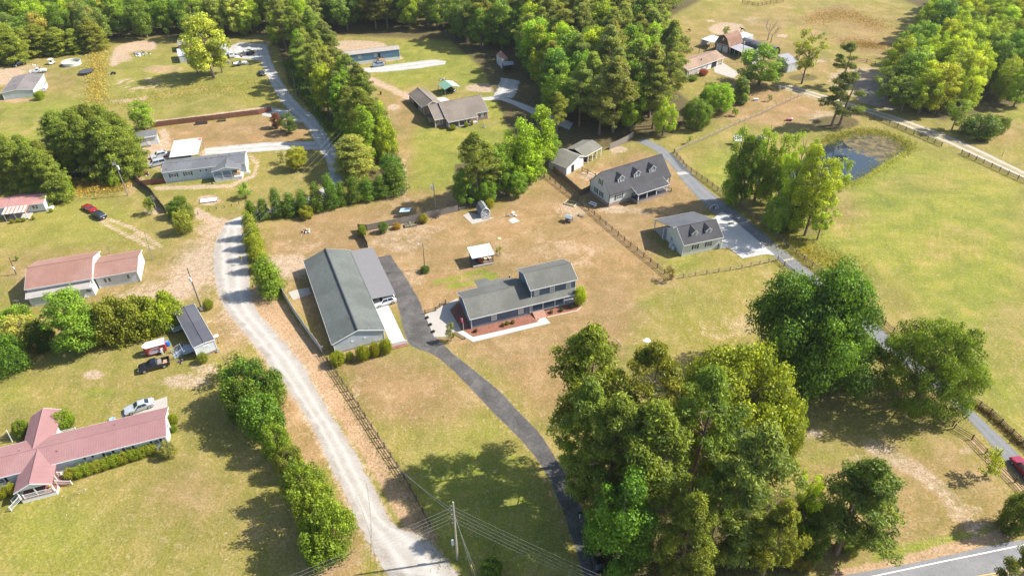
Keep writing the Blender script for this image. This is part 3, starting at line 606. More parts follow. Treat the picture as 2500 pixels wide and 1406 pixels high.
def clump_leaves(c, r, cnt, size, rg, flat_=0.75, up=0.35, aspect=0.75, radial=0.85, fill=0.25, needle=False):
    """leaves on the shells of many clumps: c (k,3), r (k,), cnt leaves per unit clump area"""
    k = len(c); r = r*(0.72+0.62*rg.random(k)); per = np.maximum(6, (cnt*r*r/np.mean(r*r)).astype(int)); ci = np.repeat(np.arange(k), per); n = len(ci)
    d = rg.normal(size=(n, 3)); d[:, 2] += up; d = unit(d)
    rho = np.where(rg.random(n) < fill, rg.random(n)**0.5, 0.74+0.40*rg.random(n)**1.5+0.17*np.sin(d[:, 0]*7+ci*1.7)*np.cos(d[:, 1]*6+ci)+0.10*np.sin(d[:, 2]*13+ci))
    off = d*rho[:, None]*r[ci][:, None]; off[:, 2] *= flat_
    P = c[ci]+off
    if needle: Nn = d*0.45+rg.normal(size=(n, 3))*0.6+np.array([0, 0, 0.25])
    else: Nn = d*radial+rg.normal(size=(n, 3))*0.5
    L = size*(0.7+0.7*rg.random(n)); W = L*aspect*(0.8+0.4*rg.random(n))
    ct = rg.random(k)*0.42+0.05
    tone = ct[ci]+0.36*rg.random(n)**1.3+0.45*np.clip(rho-0.86, 0, 0.4)+0.10*d[:, 2]  # random leaf tone; outer and upper leaves also painted lighter, as if lit
    return P, Nn, L, W, tone
def sample_env(k, rg, env, z0, z1, inner=0.45):
    out = []
    zz = np.linspace(z0, z1, 60); ww = np.array([env((z-z0)/(z1-z0)) for z in zz])+0.05; cw = np.cumsum(ww); cw /= cw[-1]
    for i in range(k):
        z = np.interp(rg.random(), cw, zz); e = env((z-z0)/(z1-z0)); a = i*2.39996+rg.normal()*0.35
        rho = e*(rg.random()**inner); out.append((rho*math.cos(a), rho*math.sin(a), z))
    return np.array(out)
PROTO = {}
def trunk_mesh(name, H, r0, bend, limbs, m, fork=None, n=7):
    mb = MB(); pts = []
    for i in range(7):
        t = i/6; pts.append(Vector((bend*math.sin(t*2.2)*t, bend*0.6*math.sin(t*3+1)*t, H*t)))
    for i in range(6):
        ra = r0*(1-i/6)**0.8+0.04; rb = r0*(1-(i+1)/6)**0.8+0.03
        if i == 0: ra *= 1.25
        mb.tube(pts[i], pts[i+1], ra, rb, n, False)
    def on(z):
        t = max(0, min(1, z/H)); i = min(5, int(t*6)); return pts[i].lerp(pts[i+1], t*6-i)
    for (ex, ey, ez, zs, r) in limbs:
        a = on(zs); e = Vector((ex, ey, ez)); mid = a.lerp(e, 0.5)+Vector((0, 0, -0.06*(e-a).length+0.12*(e-a).length*(ez > zs+2)))
        mb.tube(a, mid, r, r*0.7, 5, False); mb.tube(mid, e, r*0.7, r*0.25, 4, False)
    return mb.mesh(name, m)
def proto(kind, var, H, Rr, z0f, env, k, cr, cnt, leaf, bark=None, seed=0, inner=0.45, r0=None, bend=0.3, limbs=10, limb_r=0.10, irregular=0.0, **kw):
    rg = np.random.default_rng(100+seed)
    z0, z1 = H*z0f, H*0.985
    c = sample_env(k, rg, lambda t: env(t)*(Rr-cr*0.7), z0+cr*0.4, z1-cr*0.55, inner)
    if irregular:
        keep = np.array([mnoise.noise(Vector((p[0]/Rr*1.6+seed*3.1, p[1]/Rr*1.6, p[2]/H*3.2))) > -irregular for p in c]); c = c[keep]
    r = cr*(0.62+0.7*rg.random(len(c)))
    P, Nn, L, W, tone = clump_leaves(c, r, cnt, leaf, rg, **kw)
    cm = leaf_mesh(f'{kind}_crown', P, Nn, L, W, tone, rg)
    lb = []
    for i in rg.permutation(len(c))[:limbs]:
        p = c[i]; lb.append((p[0], p[1], p[2], max(H*0.12, p[2]-np.hypot(p[0], p[1])*0.75-0.5), limb_r))
    tm = trunk_mesh(f'{kind}_trunk', z1*0.93, r0 or H*0.016, bend, lb, bark or M_bark)
    PROTO.setdefault(kind, []).append((tm, cm, H, Rr))
def pine_proto(kind, var, H, Rr, z0f, seed, nb, tufts, cnt, leaf, cr, r0=0.28, flatness=0.55, taper=1.0, gap=0.18, bend=0.5):
    rg = np.random.default_rng(500+seed); c = []; lb = []
    z0 = H*z0f
    for i in range(nb):
        t = (i+0.5)/nb; t = t**0.85; z = z0+(H*0.97-z0)*t
        e = Rr*(math.sin(PI*min(1, 0.30+0.70*t))**taper)*(0.62+0.5*rg.random())
        if t > 0.9: e *= 0.55
        a = i*2.39996+rg.normal()*0.45
        if mnoise.noise(Vector((math.cos(a)*1.3+seed, math.sin(a)*1.3, t*3.5))) < -gap: continue
        rise = (t-0.35)*0.55*e
        lb.append((e*math.cos(a)*0.9, e*math.sin(a)*0.9, z+rise*0.9, z-0.15*e, 0.075))
        for j in range(tufts):
            s = 0.42+0.58*(j+0.6)/tufts+rg.normal()*0.05; sp = a+rg.normal()*0.24
            c.append((e*s*math.cos(sp), e*s*math.sin(sp), z+rise*s+rg.normal()*0.25))
    c.append((0, 0, H*0.965)); c = np.array(c); r = cr*(0.7+0.6*rg.random(len(c)))
    P, Nn, L, W, tone = clump_leaves(c, r, cnt, leaf, rg, flat_=flatness, up=0.3, aspect=0.30, fill=0.40, needle=True)
    cm = leaf_mesh(f'{kind}_crown', P, Nn, L, W, tone, rg)
    tm = trunk_mesh(f'{kind}_trunk', H*0.96, r0, bend, lb, M_barkp)
    PROTO.setdefault(kind, []).append((tm, cm, H, Rr))
dome = lambda t: math.sqrt(max(0.02, 1-(2*t-0.85)**2/1.35))
ball = lambda t: math.sqrt(max(0.02, 1-(2*t-1)**2*0.97))
cone = lambda t: max(0.06, (1-t)**0.75)*min(1, 0.55+t*4)
column = lambda t: max(0.08, (1-t**3)**0.6)*min(1, 0.7+t*2)
egg = lambda t: math.sqrt(max(0.02, 1-(2*t**0.75-0.85)**2/1.34))
vase = lambda t: (0.35+0.9*t)*math.sqrt(max(0.02, 1-t**5))

proto('oak', 0, 15, 12, 0.06, dome, 150, 2.2, 720, 0.34, seed=1, inner=0.55, irregular=0.36, limbs=44, limb_r=0.20, r0=0.6, flat_=0.8, fill=0.10, up=0.55, radial=1.1)
proto('pecan', 0, 13, 9, 0.06, egg, 230, 1.15, 200, 0.28, seed=2, inner=0.40, limbs=24, limb_r=0.12, r0=0.4, flat_=0.6, aspect=0.6)
for v in range(3): proto('broadleaf', v, 18, 5.2, 0.13, egg, 92, 1.15, 190, 0.34, seed=10+v, inner=0.36, limbs=14, flat_=0.85, irregular=0.30)
for v in range(2): proto('poplar', v, 18, 3.4, 0.06, column, 80, 0.95, 165, 0.31, seed=20+v, inner=0.42, limbs=10, flat_=1.0, irregular=0.30)
for v in range(2): proto('loose_tree', v, 16, 5.0, 0.16, vase, 110, 0.80, 95, 0.29, seed=30+v, inner=0.5, limbs=26, limb_r=0.09, irregular=0.16, r0=0.2)
for v in range(2): proto('cedar', v, 6, 1.9, 0.0, cone, 95, 0.52, 95, 0.20, seed=40+v, inner=0.30, limbs=4, flat_=1.15, up=0.6, aspect=0.45, r0=0.12, limb_r=0.04)
for v in range(3): proto('bush', v, 4, 2.6, 0.0, dome, 110, 0.52, 110, 0.17, seed=50+v, inner=0.30, limbs=8, r0=0.10, limb_r=0.05, flat_=0.95, irregular=0.35)
proto('shaggy_bush', 0, 5, 2.6, 0.0, dome, 130, 0.50, 85, 0.25, seed=57, inner=0.32, limbs=8, r0=0.10, limb_r=0.05, flat_=1.6, up=0.9, aspect=0.4)
proto('shaggy_bush', 1, 5, 2.6, 0.0, dome, 120, 0.52, 85, 0.25, seed=58, inner=0.30, limbs=8, r0=0.10, limb_r=0.05, flat_=1.6, up=0.9, aspect=0.4)
proto('clipped_shrub', 0, 1.6, 1.3, 0.0, ball, 110, 0.30, 60, 0.10, seed=60, inner=0.16, limbs=3, r0=0.05, limb_r=0.02, flat_=1.0)
proto('dome_tree', 0, 13, 7.5, 0.08, dome, 210, 1.15, 190, 0.30, seed=61, inner=0.20, limbs=16, r0=0.4, limb_r=0.12, flat_=0.9, up=0.5)
proto('young_tree', 0, 4.5, 1.6, 0.16, egg, 34, 0.42, 60, 0.19, seed=62, inner=0.4, limbs=10, r0=0.06, limb_r=0.03)
proto('young_tree', 1, 4.5, 1.6, 0.12, egg, 28, 0.45, 60, 0.19, seed=63, inner=0.4, limbs=10, r0=0.06, limb_r=0.03, irregular=0.2)
proto('magnolia', 0, 9, 3.4, 0.03, cone, 80, 0.85, 75, 0.42, seed=64, inner=0.32, limbs=8, r0=0.2)
for v in range(3): pine_proto('pine', v, 20, 5.4, 0.28, v, 62, 7, 88, 0.46, 0.72, gap=0.12)
for v in range(2): pine_proto('tall_pine', v, 20, 5.0, 0.44, 10+v, 46, 6, 105, 0.44, 0.80, gap=0.06)
for v in range(2): pine_proto('dense_pine', v, 17, 4.6, 0.06, 20+v, 90, 5, 90, 0.46, 0.85, taper=0.8, gap=0.35)
pine_proto('open_pine', 0, 16, 4.4, 0.36, 31, 17, 6, 120, 0.50, 0.85, gap=0.05, bend=1.2)
pine_proto('open_pine', 1, 16, 4.4, 0.28, 37, 15, 6, 120, 0.50, 0.85, gap=0.02, bend=-1.0)
# bare tree
def bare_mesh(seed, H, spread, depth=6, m=None, r=0.22):
    rr = random.Random(seed); mb = MB()
    def grow(p, d, L, r, k):
        q_ = p+d*L; mb.tube(p, q_, r, r*0.66, 5 if k > 3 else 3, False)
        if k == 0: return
        for i in range(3 if k in (4, 3) else 2):
            ax = Vector((rr.uniform(-1, 1), rr.uniform(-1, 1), rr.uniform(-0.5, 0.5))).normalized()
            nd = (d+ax*spread*rr.uniform(0.6, 1.2)+Vector((0, 0, 0.12))).normalized()
            grow(q_, nd, L*rr.uniform(0.68, 0.86), r*0.62, k-1)
    grow(Vector((0, 0, 0)), Vector((0.02, 0.0, 1)), H*0.24, r, depth)
    return mb.mesh('bare_limbs', m or M_barkg)

COL = dict(pine=(0.104, 0.150, 0.050), tall_pine=(0.102, 0.150, 0.046), dense_pine=(0.100, 0.136, 0.042), open_pine=(0.095, 0.118, 0.042), oak=(0.060, 0.108, 0.024), pecan=(0.085, 0.138, 0.028),
           broadleaf=(0.085, 0.150, 0.028), poplar=(0.115, 0.195, 0.026), loose_tree=(0.160, 0.205, 0.036), cedar=(0.078, 0.128, 0.024), bush=(0.115, 0.160, 0.026), shaggy_bush=(0.120, 0.155, 0.026),
           clipped_shrub=(0.115, 0.150, 0.020), dome_tree=(0.14, 0.165, 0.032), young_tree=(0.130, 0.190, 0.030), magnolia=(0.100, 0.130, 0.052))
CN = dict(pine='pine_tree', tall_pine='pine_tree', dense_pine='pine_tree', open_pine='pine_tree', oak='oak_tree', pecan='pecan_tree', broadleaf='broadleaf_tree', poplar='poplar_tree', loose_tree='open_crowned_tree',
          cedar='cedar_tree', bush='bush', shaggy_bush='bush', clipped_shrub='clipped_shrub', dome_tree='domed_tree', young_tree='young_tree', magnolia='magnolia_tree')
LIME = (0.225, 0.275, 0.025); YEL = (0.22, 0.245, 0.070); MID = (0.115, 0.185, 0.028); DRK = (0.055, 0.105, 0.022); OLV = (0.150, 0.165, 0.036); GRY = (0.150, 0.160, 0.080)
BL = (0.060, 0.098, 0.036)
TREES = []
def jitc(c, j, rr): 
    k = 1+rr.uniform(-j, j); return (c[0]*k*(1+rr.uniform(-j, j)*0.6), c[1]*k, c[2]*k*(1+rr.uniform(-j, j)), 1)
_tr = random.Random(5)
def plant(kind, b, h, rad, label, col=None, group=None, lean=(0, 0), var=None):
    tm, cm, H, Rr = PROTO[kind][(_tr.randrange(len(PROTO[kind])) if var is None else var)]
    cat = 'shrub' if CN[kind] in ('bush', 'clipped_shrub') else 'tree'
    t = thing(CN[kind], label, cat, b, _tr.uniform(0, 2*PI), group)
    t.scale = (rad/Rr, rad/Rr, h/H)
    if lean != (0, 0): t.rotation_euler = (lean[0], lean[1], t.rotation_euler[2])
    put('trunk', tm, t)
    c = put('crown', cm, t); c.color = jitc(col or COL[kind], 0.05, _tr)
    TREES.append(t); return t
def T(kind, bx, by, top, width, label, col=None, group=None, var=None, lean=(0, 0), stem=False):
    """a tree whose stem stands at ground spot (bx, by), reaching up to picture row top"""
    b = G(bx, by); h = height_at(b, top)
    if not stem:
        x_ = bx
        for _ in range(4): x_ += bx-proj(b.x, b.y, h*0.55)[0]; b = G(x_, by)
    m_ = mpp(b, h*0.6)
    return plant(kind, b, h, width*m_/2, label, col, group, lean, var)
# ---- foreground right: the great oak, its neighbour and the pine clump
T('oak', 2008, 925, 672, 330, 'huge dark green oak with a lumpy spreading crown beside the pasture', var=0)
T('pecan', 2285, 985, 780, 262, 'wide mid green tree just right of the huge oak, overhanging the grey drive')
g = 'pines of the clump beside the black driveway'
T('tall_pine', 1425, 1132, 796, 215, 'tall pine with bare stem nearest the bend of the black driveway', (0.115, 0.145, 0.036), g, 0, stem=True)
T('tall_pine', 1585, 1140, 840, 180, 'pine at the back of the driveway clump, nearest the white sheet on the lawn', (0.125, 0.140, 0.040), g, 1)
T('pine', 1432, 1215, 925, 180, 'bushy pine in the middle left of the driveway clump', (0.115, 0.155, 0.052), g, 1)
T('pine', 1590, 1290, 985, 250, 'broad pale pine in the centre of the driveway clump', (0.120, 0.160, 0.054), g, 2)
T('tall_pine', 1712, 1230, 900, 190, 'pine with long bare stem between the centre pine and the domed tree', (0.100, 0.140, 0.048), g, 1)
T('dome_tree', 1800, 1120, 868, 300, 'big yellow green domed tree with dense rounded crown behind the pines', (0.135, 0.165, 0.03))
T('dome_tree', 1905, 1130, 965, 120, 'low yellow green mounded tree on the right flank of the big domed tree', (0.125, 0.155, 0.028))
T('pine', 1830, 1375, 1040, 250, 'pale blue green pine with full crown in front of the domed tree', (0.120, 0.165, 0.075), g, 0)
T('pine', 1500, 1270, 965, 210, 'pale pine with full crown, left of the broad centre one', (0.108, 0.15, 0.055), g, 0)
T('broadleaf', 1520, 1395, 1160, 190, 'dark green broad leaved tree shading the black car', (0.065, 0.125, 0.026))
T('pine', 1680, 1440, 1205, 170, 'short pine at the lower edge of the clump by the highway verge', (0.115, 0.13, 0.04), g, 2)
T('pine', 1760, 1330, 1130, 150, 'yellowish pine leaning between the centre pine and the pale blue green one', (0.112, 0.15, 0.042), g, 1)
T('pine', 1890, 1440, 1220, 150, 'pine at the lower right corner of the clump above the leaf litter', (0.13, 0.15, 0.045), g, 0)
T('loose_tree', 1965, 1330, 1140, 95, 'slender lime green sapling tree between the clump and the lone right pine', LIME)
T('broadleaf', 1960, 1350, 1230, 90, 'low dark broad leaved tree under the lime sapling', (0.06, 0.10, 0.022))
T('pine', 2098, 1350, 1130, 215, 'lone full crowned pine on the tan grass left of the highway', (0.088, 0.125, 0.048), 'pines left of the highway', 1)
T('open_pine', 2046, 1335, 1145, 225, 'slimmer open pine just left of the lone full pine', (0.10, 0.125, 0.048), var=1, stem=True)
T('bush', 1960, 1385, 1340, 70, 'low reddish green scrub at the foot of the clump by the highway', (0.12, 0.10, 0.04))
T('broadleaf', 1990, 1372, 1262, 85, 'dark broad leaved tree filling the gap before the lone full pine', (0.06, 0.10, 0.024))
T('bush', 2075, 1345, 1310, 60, 'low scrub under the lone full pine', (0.09, 0.10, 0.03))
T('young_tree', 2430, 1162, 1093, 64, 'small bright lime tree standing at the fence near the red car', LIME)
T('bush', 2497, 1290, 1205, 80, 'dark green shrub on red mulch at the right edge of the photo', (0.08, 0.115, 0.03))
T('open_pine', 2478, 1490, 1352, 120, 'pine top rising in the bottom right corner beside the highway', (0.105, 0.13, 0.05), var=0)
T('bush', 1200, 1402, 1368, 60, 'small dark bush right of the big utility pole', DRK)
T('bush', 1500, 1290, 1225, 70, 'dark undergrowth bush beneath the clump beside the driveway', DRK)
# ---- hedge of shrubs between the gravel road and the red-roofed house
g = 'tall shrubs in the row left of the gravel road'
for i, (bx, by, top, wd, lb, cl) in enumerate([
    (597, 985, 885, 150, 'first dark shrub of the row, broad and nearest the little office building', (0.075, 0.13, 0.025)),
    (645, 990, 893, 120, 'second shrub of the row, touching the gravel road', (0.08, 0.135, 0.025)),
    (585, 1020, 915, 110, 'shrub on the shaded lawn side of the row opposite the grey car', (0.075, 0.125, 0.022)),
    (640, 1060, 960, 135, 'shrub with a high shoulder in the upper middle of the row', (0.08, 0.14, 0.026)),
    (670, 1115, 1030, 90, 'narrow bright shrub in the pinch of the row', (0.125, 0.175, 0.03)),
    (705, 1155, 1085, 85, 'pale olive shrub just below the pinch of the row', (0.135, 0.17, 0.04)),
    (740, 1225, 1130, 125, 'feathery shrub where the row widens again', (0.11, 0.16, 0.024)),
    (765, 1290, 1180, 140, 'upright feathery shrub second from the power lines', (0.115, 0.165, 0.024)),
    (805, 1345, 1225, 150, 'round feathery shrub, largest at the power line end of the row', (0.115, 0.17, 0.024)),
    (775, 1372, 1280, 120, 'last low shrub of the row under the power lines', (0.10, 0.155, 0.022))]):
    T('shaggy_bush' if i > 5 else 'bush', bx, by, top+(by-top)*0.10, wd*0.88, lb, (cl[0]*.86, cl[1]*.84, cl[2]), g)
T('young_tree', 560, 925, 862, 90, 'thin grey green shrub at the entrance between office and shrub row', (0.15, 0.15, 0.08), var=1)
# ---- hedge behind the office and trailer
g = 'mixed hedge shrubs left of the dark-roofed office'
for bx, by, top, wd, lb, cl, kd in [
    (390, 795, 722, 110, 'bright green shrub of the hedge touching the dark office roof', (0.14, 0.20, 0.024), 'bush'),
    (330, 812, 728, 115, 'bronze tinted shrub of the hedge second from the office', (0.125, 0.148, 0.034), 'bush'),
    (272, 825, 730, 115, 'bronze and green shrub in the middle of the hedge', (0.118, 0.142, 0.034), 'bush'),
    (222, 835, 760, 80, 'small olive shrub wedged between the hedge and the tall bright tree', OLV, 'bush'),
    (165, 855, 712, 135, 'tall bright green tree standing out of the hedge by the red-roofed barn', (0.095, 0.155, 0.03), 'broadleaf'),
    (92, 850, 790, 75, 'dark evergreen shrub left of the tall bright tree', (0.045, 0.075, 0.022), 'bush'),
    (50, 845, 778, 110, 'pale flowering shrub in front of the wooden cross pole', (0.21, 0.20, 0.09), 'bush'),
    (35, 800, 757, 90, 'low feathery green shrub by the wooden cross pole', (0.13, 0.19, 0.04), 'bush'),
    (8, 905, 822, 95, 'deep green conifer shrub cut by the left edge of the photo', (0.06, 0.105, 0.02), 'shaggy_bush')]:
    T(kd, bx, by, top, wd, lb, cl, g)
T('clipped_shrub', 507, 753, 732, 26, 'round clipped shrub at the foot of the pole by the office')
T('clipped_shrub', 494, 884, 862, 26, 'small rounded shrub at the office corner', (0.12, 0.15, 0.04))
g = 'clipped round shrubs in front of the grey workshop'
for bx, by, top, wd, lb in [(824, 889, 860, 39, 'first clipped globe shrub at the workshop gable, largest and next to the fence'), (854, 879, 859, 20, 'smallest clipped shrub between the first and third globes at the workshop'),
                            (885, 877, 846, 36, 'middle clipped globe shrub below the workshop gable vents'), (914, 868, 838, 28, 'fourth clipped globe shrub at the workshop gable'), (941, 861, 830, 32, 'last clipped globe shrub, beside the white slab')]:
    T('clipped_shrub', bx, by, top, wd, lb, (0.135, 0.155, 0.014), g)
# ---- bottom left house shrubs
g = 'low hedge shrubs along the front of the red-roofed house'
for i, (bx, by) in enumerate([(170, 1166), (193, 1160), (214, 1154), (236, 1147), (258, 1140), (280, 1133), (300, 1127), (323, 1120), (345, 1113), (366, 1106)]):
    T('clipped_shrub', bx, by, by-20, 30, ['first', 'second', 'third', 'fourth', 'fifth', 'sixth', 'seventh', 'eighth', 'ninth', 'tenth'][i]+' low hedge shrub from the porch of the red-roofed house', (0.14, 0.18, 0.028) if i % 3 else (0.155, 0.165, 0.03), g)
T('bush', 407, 1112, 1080, 42, 'round pale flowering shrub at the right corner of the red-roofed house', (0.19, 0.20, 0.11))
T('clipped_shrub', 421, 1034, 1012, 24, 'olive shrub beside the gable end of the red-roofed house', (0.14, 0.155, 0.02))
T('clipped_shrub', 423, 1052, 1040, 16, 'little green shrub below the olive one at the gable end', (0.09, 0.14, 0.02))
T('clipped_shrub', 154, 1043, 1008, 48, 'large rounded shrub behind the red-roofed house by the back steps', (0.11, 0.155, 0.018))
T('bush', 48, 1062, 1028, 40, 'dark shrub behind the rear wing of the red-roofed house', (0.09, 0.13, 0.02))
T('clipped_shrub', 28, 1205, 1182, 24, 'yellow green shrub left of the front porch, nearer the porch', (0.17, 0.18, 0.02))
T('clipped_shrub', 6, 1212, 1190, 26, 'yellow green shrub at the left edge beside the front porch', (0.16, 0.17, 0.02))
# ---- cedars
g = 'cedars of the row beside the gravel road'
for bx, by, top, wd, lb in [(608, 580, 516, 46, 'first cedar of the gravel road row, at the road bend'), (614, 605, 545, 48, 'second cedar from the road bend'), (622, 632, 572, 46, 'third cedar from the road bend'),
                            (632, 660, 600, 46, 'fourth cedar from the road bend'), (650, 716, 628, 82, 'wide cedar ending the gravel road row beside the white fence')]:
    T('cedar', bx, by, top, wd*1.15, lb, (0.135, 0.165, 0.022) if wd < 80 else (0.095, 0.15, 0.026), g)
g = 'cedars of the long row behind the workshop'
names = ['first', 'second', 'third', 'fourth', 'fifth', 'sixth', 'seventh', 'eighth', 'ninth', 'tenth', 'eleventh', 'twelfth']
for i, (bx, by, top, wd) in enumerate([(612, 540, 488, 34), (640, 534, 484, 36), (672, 528, 457, 40), (705, 524, 470, 48), (738, 520, 464, 46), (770, 514, 445, 46), (805, 508, 427, 46), (830, 500, 444, 36), (862, 492, 430, 48), (895, 486, 434, 46), (928, 480, 428, 46), (962, 470, 400, 66)]):
    T('cedar', bx, by, top, wd*1.2, names[i]+' cedar from the road bend in the long row behind the workshop', (0.068, 0.115, 0.024), g)
T('bush', 745, 532, 505, 40, 'yellow tipped bush in front of the fifth cedar', (0.16, 0.17, 0.03))
T('broadleaf', 958, 450, 375, 70, 'dark broad leaved tree behind the last cedar', (0.06, 0.11, 0.022))
T('dense_pine', 864, 428, 332, 112, 'soft grey green pine beyond the middle of the cedar row', (0.175, 0.185, 0.080))
# ---- island bed by the road junction
T('shaggy_bush', 445, 566, 518, 54, 'arching yellow green bush at the lower end of the island bed', (0.15, 0.175, 0.05))
T('bush', 452, 535, 500, 48, 'silvery green bush in the middle of the island bed', (0.14, 0.17, 0.065))
T('bush', 424, 530, 494, 46, 'dark green bush on the shaded side of the island bed', (0.065, 0.11, 0.022))
T('bush', 438, 502, 479, 36, 'small dark bush at the top of the island bed', (0.09, 0.125, 0.03))
T('young_tree', 362, 522, 478, 30, 'narrow green tree beside the bare shrub by the dark fence', (0.12, 0.165, 0.035), var=0)
T('young_tree', 595, 484, 446, 36, 'small round lawn tree in front of the blue-grey mobile home', (0.13, 0.19, 0.045), var=0)
T('broadleaf', 722, 412, 358, 62, 'yellow green ornamental tree in its own shade by the lane', (0.20, 0.215, 0.035))
T('young_tree', 688, 398, 366, 28, 'pale little tree left of the yellow green ornamental', GRY, var=1)
T('broadleaf', 672, 312, 276, 32, 'dark red maple at the end of the brown fence', (0.115, 0.042, 0.038))
T('broadleaf', 700, 325, 276, 48, 'dark green tree right of the red maple', (0.06, 0.09, 0.028))
# ---- shrubs along the picket fence of the back yard
T('clipped_shrub', 884, 577, 551, 22, 'oval shrub in the corner of the grey picket fence', (0.11, 0.145, 0.014))
T('bush', 935, 567, 541, 27, 'dark blue green shrub against the grey picket fence', (0.07, 0.12, 0.04))
T('bush', 968, 558, 544, 22, 'low rusty shrub against the grey picket fence', (0.20, 0.13, 0.04))
T('clipped_shrub', 1034, 543, 524, 24, 'golden green shrub right of the raised beds by the picket fence', (0.17, 0.155, 0.02))
T('clipped_shrub', 1196, 508, 486, 24, 'golden green shrub behind the little barn shed', (0.17, 0.17, 0.02))
T('young_tree', 1219, 622, 600, 20, 'tiny bright sapling right of the white-roofed pavilion', (0.18, 0.22, 0.03), var=1)
T('bush', 1037, 664, 650, 26, 'glossy plant ring at the foot of the yard lamp pole', (0.05, 0.085, 0.025))
T('young_tree', 1099, 832, 785, 28, 'wispy grey green conifer at the driveway corner of the blue house', (0.13, 0.14, 0.07), var=0)
T('clipped_shrub', 1416, 743, 702, 32, 'bright lime shrub at the right corner of the blue house porch', (0.21, 0.26, 0.02))
T('young_tree', 1638, 684, 646, 30, 'thin brownish tree at the corner of the rail fences', (0.16, 0.11, 0.06), var=1)
for i, (bx, by, cl, lb) in enumerate([(1161, 810, (0.10, 0.05, 0.03), 'reddish little plant in the mulch near the flag pole'), (1228, 796, (0.10, 0.08, 0.03), 'brown little plant, left of three below the long wall'), (1238, 792, (0.10, 0.13, 0.03), 'green little plant, middle of three below the long wall'),
                                  (1252, 789, (0.09, 0.07, 0.03), 'brown little plant, right of three below the long wall'), (1346, 764, (0.14, 0.10, 0.08), 'pinkish plant just right of the brick steps'), (1371, 759, (0.07, 0.08, 0.03), 'dark little plant in front of the porch'), (1397, 751, (0.13, 0.15, 0.10), 'pale plant in the bed at the porch corner')]):
    T('bush', bx, by, by-7, 11, lb, cl, 'small plants in the mulch bed of the blue house')
# ---- trees behind the back yard
T('tall_pine', 1162, 498, 322, 100, 'pine with long bare trunk behind the little barn shed', (0.12, 0.14, 0.045), var=0)
T('pine', 1190, 480, 345, 80, 'slim pine right of the bare trunked one behind the barn shed', (0.15, 0.17, 0.05))
g = 'trees along the line behind the back yard'
for bx, by, top, wd, kd, lb, cl in [(1135, 500, 410, 70, 'broadleaf', 'low green tree at the left end of the line behind the back yard', (0.09, 0.16, 0.03)), (1218, 470, 350, 80, 'broadleaf', 'green tree behind the utility pole of the back yard line', (0.10, 0.175, 0.03)),
    (1252, 450, 300, 75, 'poplar', 'tall lime tree second from the left in the tree line', (0.175, 0.25, 0.028)), (1285, 445, 262, 80, 'poplar', 'tallest lime tree of the line behind the back yard', (0.185, 0.26, 0.028)),
    (1318, 425, 248, 75, 'poplar', 'lime tree right of the tallest one', (0.165, 0.24, 0.028)), (1298, 440, 380, 70, 'broadleaf', 'low dark tree beneath the tallest lime tree', (0.07, 0.125, 0.025)), (1340, 400, 320, 60, 'broadleaf', 'mid green tree near the corner of the brown privacy fence', (0.11, 0.18, 0.03)),
    (1185, 495, 440, 60, 'bush', 'leafy undergrowth right of the bare pine trunk', (0.085, 0.15, 0.028)), (1262, 478, 420, 60, 'broadleaf', 'lower green tree overhanging the rail fence corner', (0.10, 0.17, 0.03)), (1360, 345, 225, 62, 'tall_pine', 'tall pine over the gravel drive at the left flank of the wood', (0.15, 0.16, 0.05))]:
    T(kd, bx, by, top, wd, lb, cl, g)
# ---- grove between driveway and pond
g = 'tall thin trees of the grove beside the pond'
for bx, by, top, wd, kd, lb, cl in [(1795, 500, 290, 75, 'poplar', 'leftmost tall thin tree of the pond grove by the white trampoline hoop', (0.12, 0.19, 0.028)), (1816, 508, 330, 80, 'broadleaf', 'dark leafy tree at the left foot of the pond grove', (0.075, 0.135, 0.026)),
    (1857, 490, 288, 78, 'poplar', 'tall thin tree second from the left in the pond grove', (0.165, 0.235, 0.028)), (1893, 500, 305, 80, 'poplar', 'tall thin tree third from the left in the pond grove', (0.15, 0.215, 0.03)),
    (1935, 545, 325, 95, 'loose_tree', 'open lime tree in the centre of the pond grove', (0.19, 0.25, 0.03)), (1985, 575, 385, 120, 'loose_tree', 'lime tree leaning out at the right end of the pond grove', (0.20, 0.26, 0.03)),
    (1960, 565, 350, 90, 'poplar', 'yellow lime tree between the centre and the leaning one', (0.20, 0.26, 0.028)), (2020, 540, 380, 90, 'loose_tree', 'lime tree nearest the open pasture in the pond grove', (0.195, 0.255, 0.03)),
    (1890, 560, 482, 85, 'bush', 'rounded pale bush at the drive side of the pond grove', (0.14, 0.19, 0.05)), (1938, 560, 500, 60, 'bush', 'very dark bush in the heart of the pond grove', (0.045, 0.075, 0.02)), (1915, 520, 400, 80, 'broadleaf', 'mid green tree filling the middle of the pond grove', (0.11, 0.175, 0.03)), (2000, 585, 500, 80, 'loose_tree', 'low lime tree beneath the leaning one', (0.19, 0.24, 0.03))]:
    T(kd, bx+10, by, top-8, wd*(0.8 if kd != 'loose_tree' else 1.0), lb, cl, g)
